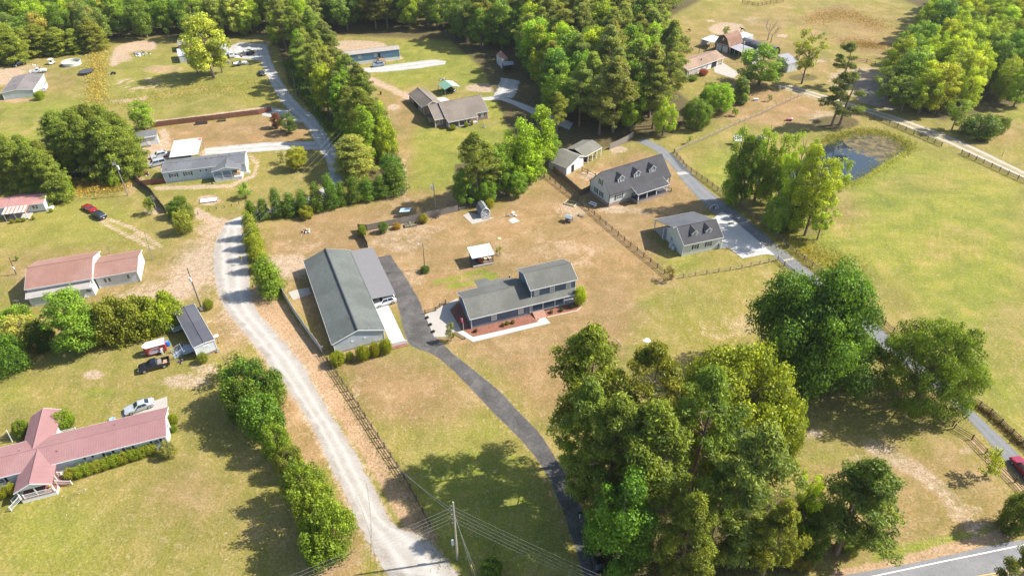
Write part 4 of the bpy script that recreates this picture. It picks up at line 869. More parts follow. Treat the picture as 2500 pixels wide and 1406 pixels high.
# ---- around the farm
T('open_pine', 2031, 308, 178, 95, 'dark open pine, front left of three by the pond mound', (0.085, 0.105, 0.045), var=0, stem=True)
T('open_pine', 2050, 305, 175, 85, 'dark open pine, front right of three by the pond mound', (0.09, 0.11, 0.045), var=1, stem=True)
T('open_pine', 2049, 214, 105, 75, 'open pine with high crown behind the two by the pond mound', (0.10, 0.12, 0.045), var=0, stem=True)
T('loose_tree', 1957, 205, 68, 92, 'large thin crowned pale green tree right of the farm buildings', (0.205, 0.225, 0.06), var=0, stem=True)
T('broadleaf', 1863, 208, 108, 118, 'broad mid green tree hiding the right end of the farm buildings', (0.115, 0.17, 0.03))
T('magnolia', 1812, 252, 178, 50, 'glossy magnolia left of the broad farm tree')
T('dome_tree', 1752, 272, 205, 86, 'round lime green tree on the slope below the brown house', (0.15, 0.215, 0.026))
T('dome_tree', 1704, 310, 243, 76, 'round darker green tree below the lime round one', (0.085, 0.145, 0.024))
T('young_tree', 1683, 352, 331, 16, 'tiny tree near the top of the grey driveway', (0.12, 0.16, 0.03))
T('young_tree', 1796, 284, 262, 20, 'tiny bright tree between paddock fence and magnolia', (0.16, 0.21, 0.03))
T('young_tree', 1880, 248, 229, 14, 'tiny dark tree below the broad farm tree', (0.09, 0.14, 0.03))
T('young_tree', 1773, 88, 62, 20, 'thin young tree behind the gambrel barn', (0.17, 0.19, 0.05))
T('clipped_shrub', 1690, 197, 184, 26, 'clipped green shrub in front of the brown house', (0.09, 0.13, 0.015))
T('clipped_shrub', 1718, 184, 169, 24, 'reddish blooming shrub in front of the brown house', (0.20, 0.06, 0.055))
T('bush', 2395, 332, 280, 100, 'dark rounded bush at the corner of the right wood by the dirt road', (0.075, 0.12, 0.025))
T('bush', 2440, 322, 282, 55, 'small rounded bush beside the dark one near the dirt road', (0.10, 0.14, 0.025))
g = 'shrubs in front of the brick house'
for bx, by, w_, lb in [(1105, 317, 18, 'left round shrub at the brick house porch'), (1138, 310, 12, 'middle round shrub at the brick house porch'), (1152, 306, 8, 'small right shrub at the brick house porch')]:
    T('clipped_shrub', bx, by, by-11, w_, lb, (0.13, 0.16, 0.015), g)
g = 'round shrubs in front of the pink-roofed house'
for bx, by, w_, lb in [(28, 545, 9, 'left shrub before the rusty porch'), (43, 542, 8, 'middle shrub before the rusty porch'), (57, 541, 10, 'right shrub before the rusty porch'), (81, 536, 7, 'shrub at the wall end right of the rusty porch'), (124, 518, 9, 'shrub at the far right steps of the pink-roofed house')]:
    T('clipped_shrub', bx, by, by-9, w_, lb, (0.14, 0.17, 0.015), g)
T('bush', 95, 243, 222, 26, 'bright bush at the corner of the grey-roofed house', (0.15, 0.22, 0.02))
T('young_tree', 40, 636, 625, 9, 'small dark shrub left of the red-roofed barn', DRK)
# ---- left pines and big yellow tree
T('broadleaf', 498, 190, 28, 108, 'large yellow green sycamore towering over the white sheds', YEL)
T('loose_tree', 470, 182, 100, 60, 'lower yellow green tree joined to the sycamore at its left', YEL)
T('loose_tree', 530, 178, 90, 66, 'lower yellow tree joined to the sycamore at its right', (0.21, 0.24, 0.065))
T('broadleaf', 342, 318, 246, 60, 'round bright green tree at the left end of the brown fence', (0.14, 0.205, 0.045))
g = 'pines of the block left of the blue-grey mobile home'
for i, (bx, by, top) in enumerate([(165, 395, 290), (205, 410, 268), (245, 415, 255), (285, 410, 265), (320, 405, 290), (190, 425, 300), (230, 440, 285), (275, 440, 285), (315, 430, 310), (150, 350, 272), (210, 350, 262), (265, 360, 256), (300, 375, 275)]):
    T('dense_pine', bx-14, by, top, 80, 'dense pine of the square block, '+['front left corner', 'front second from left', 'middle of the front', 'front second from right', 'right corner near the fence', 'low front left', 'low front middle', 'low front right', 'foremost right near the blue tarp', 'back left corner', 'back middle left', 'back middle right', 'back right corner'][i], (0.115, 0.145, 0.042), g)
g = 'pines above the pink-roofed house'
for i, (bx, by, top) in enumerate([(10, 470, 330), (50, 478, 335), (95, 480, 350), (130, 490, 370), (20, 430, 325), (70, 430, 330), (115, 440, 345)]):
    T('dense_pine', bx-10, by, top, 74, 'pine behind the pink-roofed house, '+['leftmost of the front', 'second of the front', 'third of the front', 'rightmost by the pole', 'back left', 'back middle', 'back right'][i], (0.125, 0.155, 0.045), g)
T('bush', 152, 478, 440, 50, 'bright green vine clad bush at the pole right of the pines', (0.14, 0.20, 0.025))
T('bush', 30, 495, 470, 60, 'yellow flushed bush just above the pink roof', (0.21, 0.20, 0.05))
T('bush', 275, 455, 425, 30, 'small leafy bush at the foot of the square pine block', (0.14, 0.18, 0.03))
# bare trees
def bare(bx, by, top, label, seed, spread, m=None, depth=6, wide=1.0, r=0.22):
    b = G(bx, by); h = height_at(b, top)
    t = thing('bare_tree', label, 'tree', b); me = bare_mesh(seed, h*1.05, spread, depth, m, r); put('limbs', me, t, scale=(wide, wide, 1)); return t
bare(1874, 99, 40, 'leafless grey tree, left of two behind the arched hangar', 3, 0.55)
bare(1882, 104, 52, 'leafless grey tree, right of two behind the arched hangar', 8, 0.62)
bare(2083, 206, 152, 'dead snag with broken limbs beside the gravel turn', 5, 0.45, None, 3, 1.0, 0.3)
bare(382, 512, 468, 'bleached leafless shrub tree beside the dark fence', 12, 0.6, M_barkg, 5, 1.0, 0.09)
bare(370, 440, 425, 'leafless twiggy sapling before the brown deck fence', 14, 0.5, M_barkg, 4, 1.0, 0.05)

# ---- the tree belt between the lane and the brick house, and the woods
def inside(px, py, pts):
    ins = False; n = len(pts)
    for i in range(n):
        x0, y0 = pts[i]; x1, y1 = pts[(i+1) % n]
        if (y0 > py) != (y1 > py) and px < (x1-x0)*(py-y0)/(y1-y0)+x0: ins = not ins
    return ins
def wood(poly, spacing, mix, label, group, hr, wr=(0.9, 1.15), seed=1, jit=0.4):
    rr = random.Random(seed); P = [G(*p) for p in poly]
    x0, x1 = min(p.x for p in P), max(p.x for p in P); y0, y1 = min(p.y for p in P), max(p.y for p in P)
    n = 0; row = 0; y = y0
    Pw = [(p.x, p.y) for p in P]
    while y < y1:
        x = x0+(row % 2)*spacing*0.5
        while x < x1:
            qx = x+rr.uniform(-jit, jit)*spacing; qy = y+rr.uniform(-jit, jit)*spacing
            if inside(qx, qy, Pw) and proj(qx, qy)[1] > -8:
                k = rr.random()*sum(m_[1] for m_ in mix)
                for m_ in mix:
                    k -= m_[1]
                    if k <= 0: break
                kind, _, col, adj = m_
                h = rr.uniform(*hr)*(1.0 if kind in ('pine', 'tall_pine') else 0.92); H0, R0 = PROTO[kind][0][2:]
                rad = R0*h/H0*rr.uniform(*wr)*1.08
                tr_ = plant(kind, Vector((qx, qy, 0)), h, rad, label % adj, jitc(col, 0.16, rr)[:3], group); n += 1; WOOD.append((tr_, proj(qx, qy)[0], label, adj))
            x += spacing
        y += spacing*0.87; row += 1
    return n
PN = ('pine', 3, (0.145, 0.170, 0.070), 'olive pine'); TP = ('tall_pine', 1, (0.14, 0.165, 0.065), 'olive pine')
GR = ('broadleaf', 3, (0.105, 0.165, 0.040), 'dark green broad leaved tree'); LI = ('broadleaf', 1.3, (0.165, 0.235, 0.030), 'lime green broad leaved tree')
BG = ('broadleaf', 1, (0.125, 0.165, 0.070), 'blue green broad leaved tree'); PO = ('poplar', 1.2, (0.13, 0.20, 0.03), 'narrow bright green tree'); CR = ('broadleaf', 0.5, (0.26, 0.25, 0.12), 'cream flowering tree')
cnt = 0
WOOD = []
cnt += wood([(668, 40), (712, 35), (775, 130), (842, 225), (905, 300), (955, 375), (960, 430), (905, 425), (850, 360), (795, 290), (735, 200), (690, 120)], 5.6, [PN, TP, ('poplar', 2.0, (0.115, 0.19, 0.028), 'narrow bright green tree'), ('broadleaf', 0.6, (0.19, 0.25, 0.03), 'lime green broad leaved tree')],
            '%s, tall belt beside the lane', 'trees of the tall belt beside the lane', (15, 20), (0.8, 1.0), seed=3)
cnt += wood([(0, 165), (60, 140), (228, 126), (262, 100), (420, 94), (600, 92), (660, 60), (640, -30), (0, -30), (-140, -20), (-140, 190)], 9.0, [GR, LI, PO, BG, CR, ('pine', 0.6, (0.15, 0.155, 0.05), 'olive pine')], '%s, top left wood', 'trees of the top left wood', (14, 20), seed=4)
for i, (bx, by, top, wd) in enumerate([(95, 134, 60, 60), (140, 132, 68, 62), (178, 128, 72, 55), (222, 124, 45, 62), (60, 140, 72, 60), (20, 155, 60, 70)]):
    T('dense_pine', bx, by, top, wd, 'bushy pine at the front of the top left wood, '+['second from the left', 'third from the left', 'fourth from the left', 'tallest at the tree gap', 'leftmost', 'at the photo edge'][i], (0.15, 0.17, 0.045), 'front pines of the top left wood')
cnt += wood([(770, 88), (830, 82), (1000, 78), (1100, 90), (1180, 125), (1205, 105), (1235, 160), (1270, 130), (1300, -40), (740, -40)], 9.0, [GR, GR, BG, LI, PO, ('pine', 1, (0.13, 0.145, 0.05), 'olive pine')], '%s, wood behind blue home', 'trees of the wood behind the blue mobile home', (15, 21), seed=5)
cnt += wood([(1285, 175), (1310, 240), (1345, 300), (1385, 350), (1440, 355), (1520, 330), (1560, 325), (1640, 322), (1660, 290), (1640, 245), (1640, 190), (1600, 150), (1595, 80), (1640, 20), (1700, -30), (1290, -40), (1262, 60), (1290, 120)], 8.2,
            [('pine', 4, (0.145, 0.168, 0.072), 'olive pine'), ('tall_pine', 1, (0.148, 0.17, 0.074), 'olive pine'), LI, ('broadleaf', 1.5, (0.10, 0.165, 0.032), 'mid green broad leaved tree'), ('poplar', 0.7, (0.20, 0.28, 0.028), 'narrow bright green tree')], '%s, central wood', 'trees of the central wood', (17, 23), seed=6)
cnt += wood([(2150, 235), (2190, 262), (2260, 300), (2330, 300), (2420, 285), (2520, 240), (2640, 150), (2600, -30), (2370, -40), (2300, 10), (2215, 130), (2180, 190)], 8.0,
            [('broadleaf', 4, (0.215, 0.265, 0.028), 'lime green broad leaved tree'), ('broadleaf', 1.6, (0.10, 0.16, 0.035), 'mid green broad leaved tree'), ('loose_tree', 1, (0.22, 0.265, 0.035), 'open crowned lime tree'), ('poplar', 1, (0.20, 0.25, 0.03), 'narrow bright green tree')], '%s, top right wood', 'trees of the top right wood', (13, 18), seed=7)
cnt += wood([(1700, -30), (2370, -40), (2300, -10), (2250, -8), (2000, -22)], 9.0, [GR, GR], '%s, top right wood', 'trees of the top right wood', (14, 17), seed=8)
ORD = 'leftmost second third fourth fifth sixth seventh eighth ninth tenth eleventh twelfth thirteenth fourteenth fifteenth sixteenth seventeenth eighteenth nineteenth twentieth'.split()
def ordin(i):
    if i == 0: return 'leftmost'
    if i < 20: return ORD[i]+' from the left'
    j = i+1; tens = {2: 'twenty', 3: 'thirty', 4: 'forty', 5: 'fifty', 6: 'sixty', 7: 'seventy', 8: 'eighty', 9: 'ninety'}[j//10]
    return (tens+'-'+('first second third fourth fifth sixth seventh eighth ninth'.split()[j % 10-1]) if j % 10 else tens[:-1]+'ieth')+' from the left'
by_ = {}
for tr_, px_, lb_, adj_ in WOOD:
    py_ = proj(tr_.location.x, tr_.location.y)[1]
    by_.setdefault((lb_, adj_), []).append((px_, py_, tr_))
for (lb_, adj_), L_ in by_.items():
    rows = {}
    ys_ = sorted(p[1] for p in L_); q1, q2 = ys_[len(ys_)//3], ys_[2*len(ys_)//3]
    for p in L_: rows.setdefault('back' if p[1] < q1 else ('middle' if p[1] < q2 else 'front'), []).append(p)
    for rn, P_ in rows.items():
        for i, (px_, py_, tr_) in enumerate(sorted(P_, key=lambda p: p[0])):
            tr_['label'] = (lb_ % adj_)+', '+rn+' row, '+ordin(i)
print('wood trees', cnt, 'all plants', len(TREES))
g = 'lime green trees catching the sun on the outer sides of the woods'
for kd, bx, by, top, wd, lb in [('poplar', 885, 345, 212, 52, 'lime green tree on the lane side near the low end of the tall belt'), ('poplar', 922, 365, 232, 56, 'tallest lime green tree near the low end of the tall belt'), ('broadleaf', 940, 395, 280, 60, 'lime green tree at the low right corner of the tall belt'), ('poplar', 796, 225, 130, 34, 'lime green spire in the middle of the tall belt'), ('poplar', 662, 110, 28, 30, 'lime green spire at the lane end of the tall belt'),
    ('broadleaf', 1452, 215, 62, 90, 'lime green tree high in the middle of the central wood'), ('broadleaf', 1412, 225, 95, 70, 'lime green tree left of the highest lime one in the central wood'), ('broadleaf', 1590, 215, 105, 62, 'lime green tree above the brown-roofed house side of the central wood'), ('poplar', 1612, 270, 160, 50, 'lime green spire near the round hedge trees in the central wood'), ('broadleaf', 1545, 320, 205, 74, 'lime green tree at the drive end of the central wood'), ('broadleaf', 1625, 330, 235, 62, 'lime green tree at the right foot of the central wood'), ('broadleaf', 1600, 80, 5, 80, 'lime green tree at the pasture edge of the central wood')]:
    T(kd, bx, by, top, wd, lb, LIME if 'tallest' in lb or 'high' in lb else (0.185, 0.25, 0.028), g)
for i, (bx, by, top, wd, cl) in enumerate([(2175, 262, 160, 95, (0.11, 0.165, 0.035)), (2215, 275, 190, 100, (0.10, 0.155, 0.03)), (2340, 318, 240, 70, (0.13, 0.18, 0.035))]):
    T('loose_tree', bx, by, top, wd, 'pale trunked open tree at the edge of the top right wood, '+['by the gravel', 'above the track', 'by the bush'][i], cl)
# ---- weeds, reeds and rough grass
def tufts(name, pts_px, n, h, col, spread, seed, label, wdt=0.12, cat='weeds'):
    rg = np.random.default_rng(seed); P = [G(*p) for p in pts_px]; L = []
    for a, b in zip(P, P[1:]): L.append((b-a).length)
    L = np.array(L); cs = rg.choice(len(L), n, p=L/L.sum()); t = rg.random(n)
    A = np.array([[p.x, p.y, 0] for p in P]); B = A[1:][cs]; A = A[:-1][cs]
    Q = A+(B-A)*t[:, None]; Q[:, :2] += rg.normal(size=(n, 2))*spread
    hh = h*(0.4+0.9*rg.random(n)); Q[:, 2] = hh*0.45
    Nn = rg.normal(size=(n, 3)); Nn[:, 2] *= 0.3
    me = leaf_mesh(name, Q, Nn, hh*1.1, np.full(n, wdt)*(0.5+rg.random(n)), rg.random(n)*0.9, rg)
    o = put(name, me, kind='stuff'); o.color = (*col, 1); tag(o, label, cat); return o
tufts('weeds', [(150, 452), (220, 458), (300, 452)], 5000, 0.9, (0.26, 0.20, 0.10), 2.4, 1, 'rough brown and green weeds below the square pine block')
tufts('weeds', [(240, 110), (238, 170), (236, 250)], 7000, 0.9, (0.26, 0.21, 0.14), 1.7, 2, 'strip of dry weeds between the top left yards')
tufts('weeds', [(258, 252), (330, 246), (420, 232), (520, 215), (620, 212), (660, 225)], 3600, 0.5, (0.20, 0.19, 0.06), 5.0, 3, 'rough weeds across the top left field')
tufts('reeds', [(2010, 352), (2050, 333), (2110, 322), (2170, 330), (2212, 352), (2216, 368)], 3600, 0.6, (0.15, 0.165, 0.045), 1.6, 4, 'reeds along the far bank of the pond', cat='reeds')
tufts('reeds', [(2216, 368), (2150, 410), (2090, 446), (2040, 458), (1960, 470)], 2200, 0.4, (0.17, 0.18, 0.045), 1.2, 5, 'reeds along the near bank of the pond', cat='reeds')
tufts('weeds', [(1900, 570), (1960, 610), (2020, 640), (2080, 660)], 4500, 0.45, (0.24, 0.22, 0.06), 3.0, 6, 'rough weeds along the pasture fence')
tufts('weeds', [(800, 890), (870, 1000), (950, 1130), (1040, 1300), (1090, 1380)], 2200, 0.25, (0.12, 0.15, 0.035), 0.8, 7, 'green weeds at the foot of the roadside fence')
tufts('weeds', [(1980, 55), (2060, 30), (2120, 55), (2160, 72)], 5000, 0.5, (0.21, 0.15, 0.075), 4.0, 8, 'brown broom grass in the larger patch of the far pasture')
tufts('weeds', [(2070, 105), (2110, 110), (2155, 115)], 2500, 0.5, (0.21, 0.15, 0.075), 3.0, 9, 'brown broom grass in the smaller patch of the far pasture')
tufts('weeds', [(2365, 980), (2415, 1012), (2468, 1062), (2500, 1092)], 1200, 0.5, (0.10, 0.07, 0.04), 0.5, 10, 'dark dead weeds along the pasture side rail fence')
tufts('undergrowth', [(1455, 1215), (1500, 1330), (1600, 1400), (1750, 1400), (1880, 1350)], 5000, 0.6, (0.08, 0.10, 0.03), 3.0, 11, 'low undergrowth beneath the driveway pine clump', cat='undergrowth')
tufts('undergrowth', [(700, 150), (745, 230), (800, 310), (850, 385)], 5000, 0.9, (0.07, 0.12, 0.03), 1.2, 12, 'undergrowth at the lane side of the tall belt', cat='undergrowth')
# ---------------------------------------------------------------- building kit
WHITE = mat('white_trim', (0.64, 0.64, 0.62), 0.6, 0.05, 1.0)
GLASS = glassmat()
CURT = mat('pale_blinds', (0.42, 0.43, 0.42), 0.5, 0.15, 4)
BLACKP = mat('black_shutter_paint', (0.022, 0.024, 0.028), 0.6, 0.1, 2)
NAVYP = mat('navy_shutter_paint', (0.035, 0.035, 0.06), 0.6, 0.1, 2)
WOODD = mat('weathered_dark_wood', (0.085, 0.062, 0.045), 0.9, 0.3, 3, stretch=(1, 1, 6))
WOODG = mat('weathered_grey_wood', (0.20, 0.175, 0.15), 0.9, 0.25, 3)
WOODB = mat('brown_fence_wood', (0.15, 0.105, 0.075), 0.9, 0.25, 2.5)
WOODR = mat('red_brown_stained_wood', (0.19, 0.075, 0.05), 0.9, 0.22, 2.0)
WOODT = mat('tan_new_wood', (0.42, 0.27, 0.14), 0.8, 0.15, 3)
BRICKM = brickmat('red_brown_brick', (0.20, 0.10, 0.07), (0.27, 0.15, 0.11), (0.33, 0.29, 0.25))
BRICKL = brickmat('light_brick', (0.26, 0.18, 0.14), (0.33, 0.22, 0.17), (0.38, 0.33, 0.29))
BLOCK = mat('grey_block_skirt', (0.20, 0.21, 0.225), 0.85, 0.1, 1.5)
STEEL = mat('galvanised_steel', (0.42, 0.44, 0.46), 0.4, 0.15, 1.5, metal=0.6)
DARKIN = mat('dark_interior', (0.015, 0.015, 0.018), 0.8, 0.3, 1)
_W = {}
def window_meshes(w, h, kind, shm):
    key = (round(w, 2), round(h, 2), kind, shm.name if shm else '')
    if key in _W: return _W[key]
    f = MB(); t = 0.11
    f.box(-w/2, w/2, -0.05, 0.0, -h/2, -h/2+t).box(-w/2, w/2, -0.05, 0.0, h/2-t, h/2).box(-w/2, -w/2+t, -0.05, 0.0, -h/2+t, h/2-t).box(w/2-t, w/2, -0.05, 0.0, -h/2+t, h/2-t)
    f.box(-w/2+t, w/2-t, -0.045, -0.005, -0.03, 0.03)
    if kind == 'double': f.box(-0.05, 0.05, -0.047, -0.004, -h/2+t, h/2-t)
    p = MB().box(-w/2+t, w/2-t, -0.025, -0.003, -h/2+t, h/2-t)
    s = MB()
    if shm:
        s.box(-0.17, 0.17, -0.045, 0.0, -h/2, h/2)
        for k in range(6): s.box(-0.12, 0.12, -0.055, -0.045, -h/2+h*(k+0.2)/6, -h/2+h*(k+0.7)/6)
    _W[key] = (f.mesh('window', WHITE), p.mesh('pane', CURT if kind == 'blind' else GLASS), s.mesh('shutter', shm) if shm else None)
    return _W[key]
class House:
    def __init__(s, name, label, x, y, a, L, W, he, hr, wall, roof, ins=0.35, k=0.5, cat='house', th=0.13, base=None, base_h=0.5, fascia=WHITE, rib=0, ribm=None, gable_over=None, walls=True, group=None, parent=None, local=None):
        if parent is None: s.t = thing(name, label, cat, (x, y, 0), R(a), group)
        else:
            s.t = parent
        s.off = local or (0, 0, 0)
        s.L, s.W, s.he, s.hr, s.ins, s.k = L, W, he, hr, ins, k
        s.io = ins if gable_over is None else gable_over
        vr = W*k; s.sf = (hr-he)/vr; s.sb = (hr-he)/(W-vr)
        ox, oy, oz = s.off
        u0, u1 = s.io, L-s.io
        if walls:
            zf = he+s.sf*ins-th-0.02; zb = he+s.sb*ins-th-0.02; zr = hr-th-0.02
            z0 = base_h if base else 0.0
            vs = []
            for u in (u0, u1): vs += [(u, ins, z0), (u, W-ins, z0), (u, W-ins, zb), (u, vr, zr), (u, ins, zf)]
            m = MB().at(ox, oy, oz); m.add(vs, [(0, 4, 3, 2, 1), (5, 6, 7, 8, 9), (0, 5, 9, 4), (1, 2, 7, 6), (4, 9, 8, 3), (3, 8, 7, 2), (0, 1, 6, 5)])
            s.wall = m.build('wall', wall, s.t)
            if base: MB().at(ox, oy, oz).box(u0+0.02, u1-0.02, ins+0.02, W-ins-0.02, -oz, base_h).build('foundation', base, s.t)
            c = MB().at(ox, oy, oz)        # corner boards
            for u in (u0, u1):
                for v, z in ((ins, zf), (W-ins, zb)): c.box(u-0.07, u+0.07, v-0.07, v+0.07, z0, z)
            c.build('corner_board', fascia, s.t)
        r = MB().at(ox, oy, oz)
        r.slab([(0, 0, he), (L, 0, he), (L, vr, hr), (0, vr, hr)], th)
        r.slab([(0, vr, hr), (L, vr, hr), (L, W, he), (0, W, he)], th)
        s.roof = r.build('roof', roof, s.t)
        MB().at(ox, oy, oz).tube((0.0, vr, hr+0.01), (L, vr, hr+0.01), 0.09, 0.09, 6).build('ridge_cap', ribm or roof, s.roof)
        f = MB().at(ox, oy, oz)
        f.box(0.0, L, -0.04, 0.0, he-th-0.06, he-0.01); f.box(0.0, L, W, W+0.04, he-th-0.06, he-0.01)
        for u in (-0.04, L): 
            f.add([(u, 0, he-th-0.07), (u+0.04, 0, he-th-0.07), (u+0.04, vr, hr-th-0.07), (u, vr, hr-th-0.07), (u, 0, he-0.01), (u+0.04, 0, he-0.01), (u+0.04, vr, hr-0.01), (u, vr, hr-0.01)],
                  [(0, 3, 2, 1), (4, 5, 6, 7), (0, 1, 5, 4), (1, 2, 6, 5), (2, 3, 7, 6), (3, 0, 4, 7)])
            f.add([(u, vr, hr-th-0.07), (u+0.04, vr, hr-th-0.07), (u+0.04, W, he-th-0.07), (u, W, he-th-0.07), (u, vr, hr-0.01), (u+0.04, vr, hr-0.01), (u+0.04, W, he-0.01), (u, W, he-0.01)],
                  [(0, 3, 2, 1), (4, 5, 6, 7), (0, 1, 5, 4), (1, 2, 6, 5), (2, 3, 7, 6), (3, 0, 4, 7)])
        f.build('fascia', fascia, s.t)
        if rib:
            q = MB().at(ox, oy, oz); n = int(L/rib)
            for i in range(1, n):
                u = i*rib
                for (va, za, vb, zb2) in ((0, he, vr, hr), (vr, hr, W, he)):
                    q.add([(u-0.02, va, za), (u+0.02, va, za), (u+0.02, vb, zb2), (u-0.02, vb, zb2), (u, va, za+0.045), (u, vb, zb2+0.045)], [(0, 4, 5, 3), (1, 2, 5, 4)])
            q.build('roof_seams', ribm or roof, s.roof, kind='stuff')
    def _place(s, side, p, z):
        ox, oy, oz = s.off; i = s.ins; io = s.io
        return {'front': ((p+ox, i+oy, z+oz), 0), 'back': ((p+ox, s.W-i+oy, z+oz), PI), 'left': ((io+ox, p+oy, z+oz), -PI/2), 'right': ((s.L-io+ox, p+oy, z+oz), PI/2)}[side]
    def win(s, side, p, z, w=0.95, h=1.4, kind='single', sh=None, label=None):
        f, pn, sm = window_meshes(w, h, kind, sh); loc, rz = s._place(side, p, z)
        o = put('window', f, s.t, loc, (0, 0, rz), label=label); put('pane', pn, o)
        if sm:
            for sx in (-1, 1): put('shutter', sm, o, (sx*(w/2+0.20), 0, 0))
        return o
    def door(s, side, p, w=0.95, h=2.05, m=None, z0=0.0, name='door', label=None):
        loc, rz = s._place(side, p, z0)
        d = MB().box(-w/2, w/2, -0.06, 0.0, 0.0, h).build(name, m or WHITE, s.t, label=label); d.location = loc; d.rotation_euler = (0, 0, rz)
        if w < 1.6: MB().ball((w*0.36, -0.09, 1.0), 0.045, 6, 4).build('handle', STEEL, d)
        else:
            g = MB()
            for k in range(4): g.box(-w/2+0.06, w/2-0.06, -0.085, -0.06, h*(k+0.08)/4, h*(k+0.92)/4)
            g.build('door_panels', m or WHITE, d)
        return d
    def dormer(s, u, vf, wd, dh, gh, wall, roof, sh=None, over=0.18, ww=0.7, wh=0.95, kind='single'):
        z0 = s.he+s.sf*vf; ze = z0+dh; zr = ze+gh; ox, oy, oz = s.off
        vb = (zr-s.he)/s.sf; ve = (ze-s.he)/s.sf
        m = MB().at(ox, oy, oz)
        a, b = u-wd/2, u+wd/2
        m.add([(a, vf, z0-0.1), (b, vf, z0-0.1), (b, vf, ze), (u, vf, zr-0.05), (a, vf, ze), (a, ve, ze), (b, ve, ze), (a, vf+0.05, z0-0.05), (b, vf+0.05, z0-0.05)],
              [(0, 1, 2, 3, 4), (0, 4, 5), (1, 6, 2)])
        d = m.build('dormer', wall, s.t)
        r = MB().at(ox, oy, oz); o = over
        sl_ = gh/(wd/2); eo = ze-sl_*o
        vbe = (eo+0.05-s.he)/s.sf
        r.slab([(a-o, vf-o, eo+0.06), (u, vf-o, zr+0.06), (u, vb+0.1, zr+0.06), (a-o, vbe+0.05, eo+0.06)], 0.07)
        r.slab([(u, vf-o, zr+0.06), (b+o, vf-o, eo+0.06), (b+o, vbe+0.05, eo+0.06), (u, vb+0.1, zr+0.06)], 0.07)
        r.build('dormer_roof', roof, d)
        g = MB().at(ox, oy, oz)
        for (p, q_) in (((a-o, eo), (u, zr)), ((u, zr), (b+o, eo))):
            g.add([(p[0], vf-o-0.03, p[1]-0.10), (q_[0], vf-o-0.03, q_[1]-0.10), (q_[0], vf-o-0.03, q_[1]+0.05), (p[0], vf-o-0.03, p[1]+0.05), (p[0], vf-o, p[1]-0.10), (q_[0], vf-o, q_[1]-0.10), (q_[0], vf-o, q_[1]+0.05), (p[0], vf-o, p[1]+0.05)],
                  [(0, 1, 2, 3), (4, 7, 6, 5), (0, 4, 5, 1), (3, 2, 6, 7)])
        g.box(a-0.03, a+0.07, vf-0.03, vf+0.02, z0, ze).box(b-0.07, b+0.03, vf-0.03, vf+0.02, z0, ze)
        g.build('dormer_trim', WHITE, d)
        f, pn, sm = window_meshes(ww, wh, kind, sh)
        zc = z0+dh*0.56+oz
        w_ = put('window', f, d, (u+ox, vf+oy-0.005, zc), scale=(1, 1, 1)); put('window_pane', pn, d, (u+ox, vf+oy-0.004, zc))
        if sm:
            for sx in (-1, 1): put('shutter', sm, d, (u+ox+sx*(ww/2+0.14), vf+oy-0.004, zc), scale=(0.7, 1, 1))
        return d
    def vents(s, pts, m=None, h=0.28):
        for u, v in pts:
            z = s.he+s.sf*v if v < s.W*s.k else s.hr-s.sb*(v-s.W*s.k)
            MB().at(s.off[0], s.off[1], s.off[2]).tube((u, v, z-0.1), (u, v, z+h), 0.06, 0.06, 6).tube((u, v, z+h), (u, v, z+h+0.05), 0.10, 0.10, 6).build('roof_vent', m or mat('dark_vent', (0.05, 0.05, 0.055), 0.6), s.t)
def picket_rail(t, pts, z, h, m, name='railing', gap=0.16, pw=0.035, posts=True):
    for a, b in zip(pts, pts[1:]):
        A = Vector((a[0], a[1], a[2] if len(a) > 2 else z)); B = Vector((b[0], b[1], b[2] if len(b) > 2 else z)); q = MB(); L = (B-A).length; n = max(2, int(L/gap))
        up = Vector((0, 0, 1))
        q.tube(A+up*h, B+up*h, 0.04, 0.04, 4); q.tube(A+up*0.12, B+up*0.12, 0.03, 0.03, 4)
        for i in range(1, n):
            p = A.lerp(B, i/n); q.tube(p+up*0.12, p+up*h, pw/2, pw/2, 4, False)
        for p in ((A, B) if posts else ()): q.box(p.x-0.06, p.x+0.06, p.y-0.06, p.y+0.06, p.z-0.02, p.z+h+0.1)
        q.build(name, m, t)
def shed_roof(t, quad, th, m, name='porch_roof', rib=0, fas=True):
    r = MB().slab(quad, th).build(name, m, t)
    if fas:
        f = MB(); Q = [Vector(p) for p in quad]
        for a, b in ((Q[0], Q[1]), (Q[1], Q[2]), (Q[3], Q[0])):
            d = (b-a).normalized(); o = Vector((d.y, -d.x, 0)).normalized()*0.03
            f.add([a+o, b+o, b+o-Vector((0, 0, th+0.07)), a+o-Vector((0, 0, th+0.07)), a, b, b-Vector((0, 0, th+0.07)), a-Vector((0, 0, th+0.07))], [(0, 3, 2, 1), (4, 5, 6, 7), (0, 1, 5, 4), (3, 7, 6, 2)])
        f.build('porch_fascia', WHITE, t)
    return r
def posts(t, pts, z0, z1, m=WHITE, w=0.14, name='post'):
    for p in pts:
        zb = p[2] if len(p) > 2 else z1
        MB().box(p[0]-w/2, p[0]+w/2, p[1]-w/2, p[1]+w/2, z0, zb).build(name, m, t)
def stairs(t, x0, x1, y0, z, n, m, dirn=-1, run=0.3, name='step'):
    for i in range(n):
        zt = z*(n-i)/(n+0.0)-z/n*0.0; y = y0+dirn*run*i
        MB().box(x0, x1, min(y, y+dirn*run), max(y, y+dirn*run), 0, max(0.08, z*(n-i-0.0)/n-z/n*0.5)).build(name, m, t)

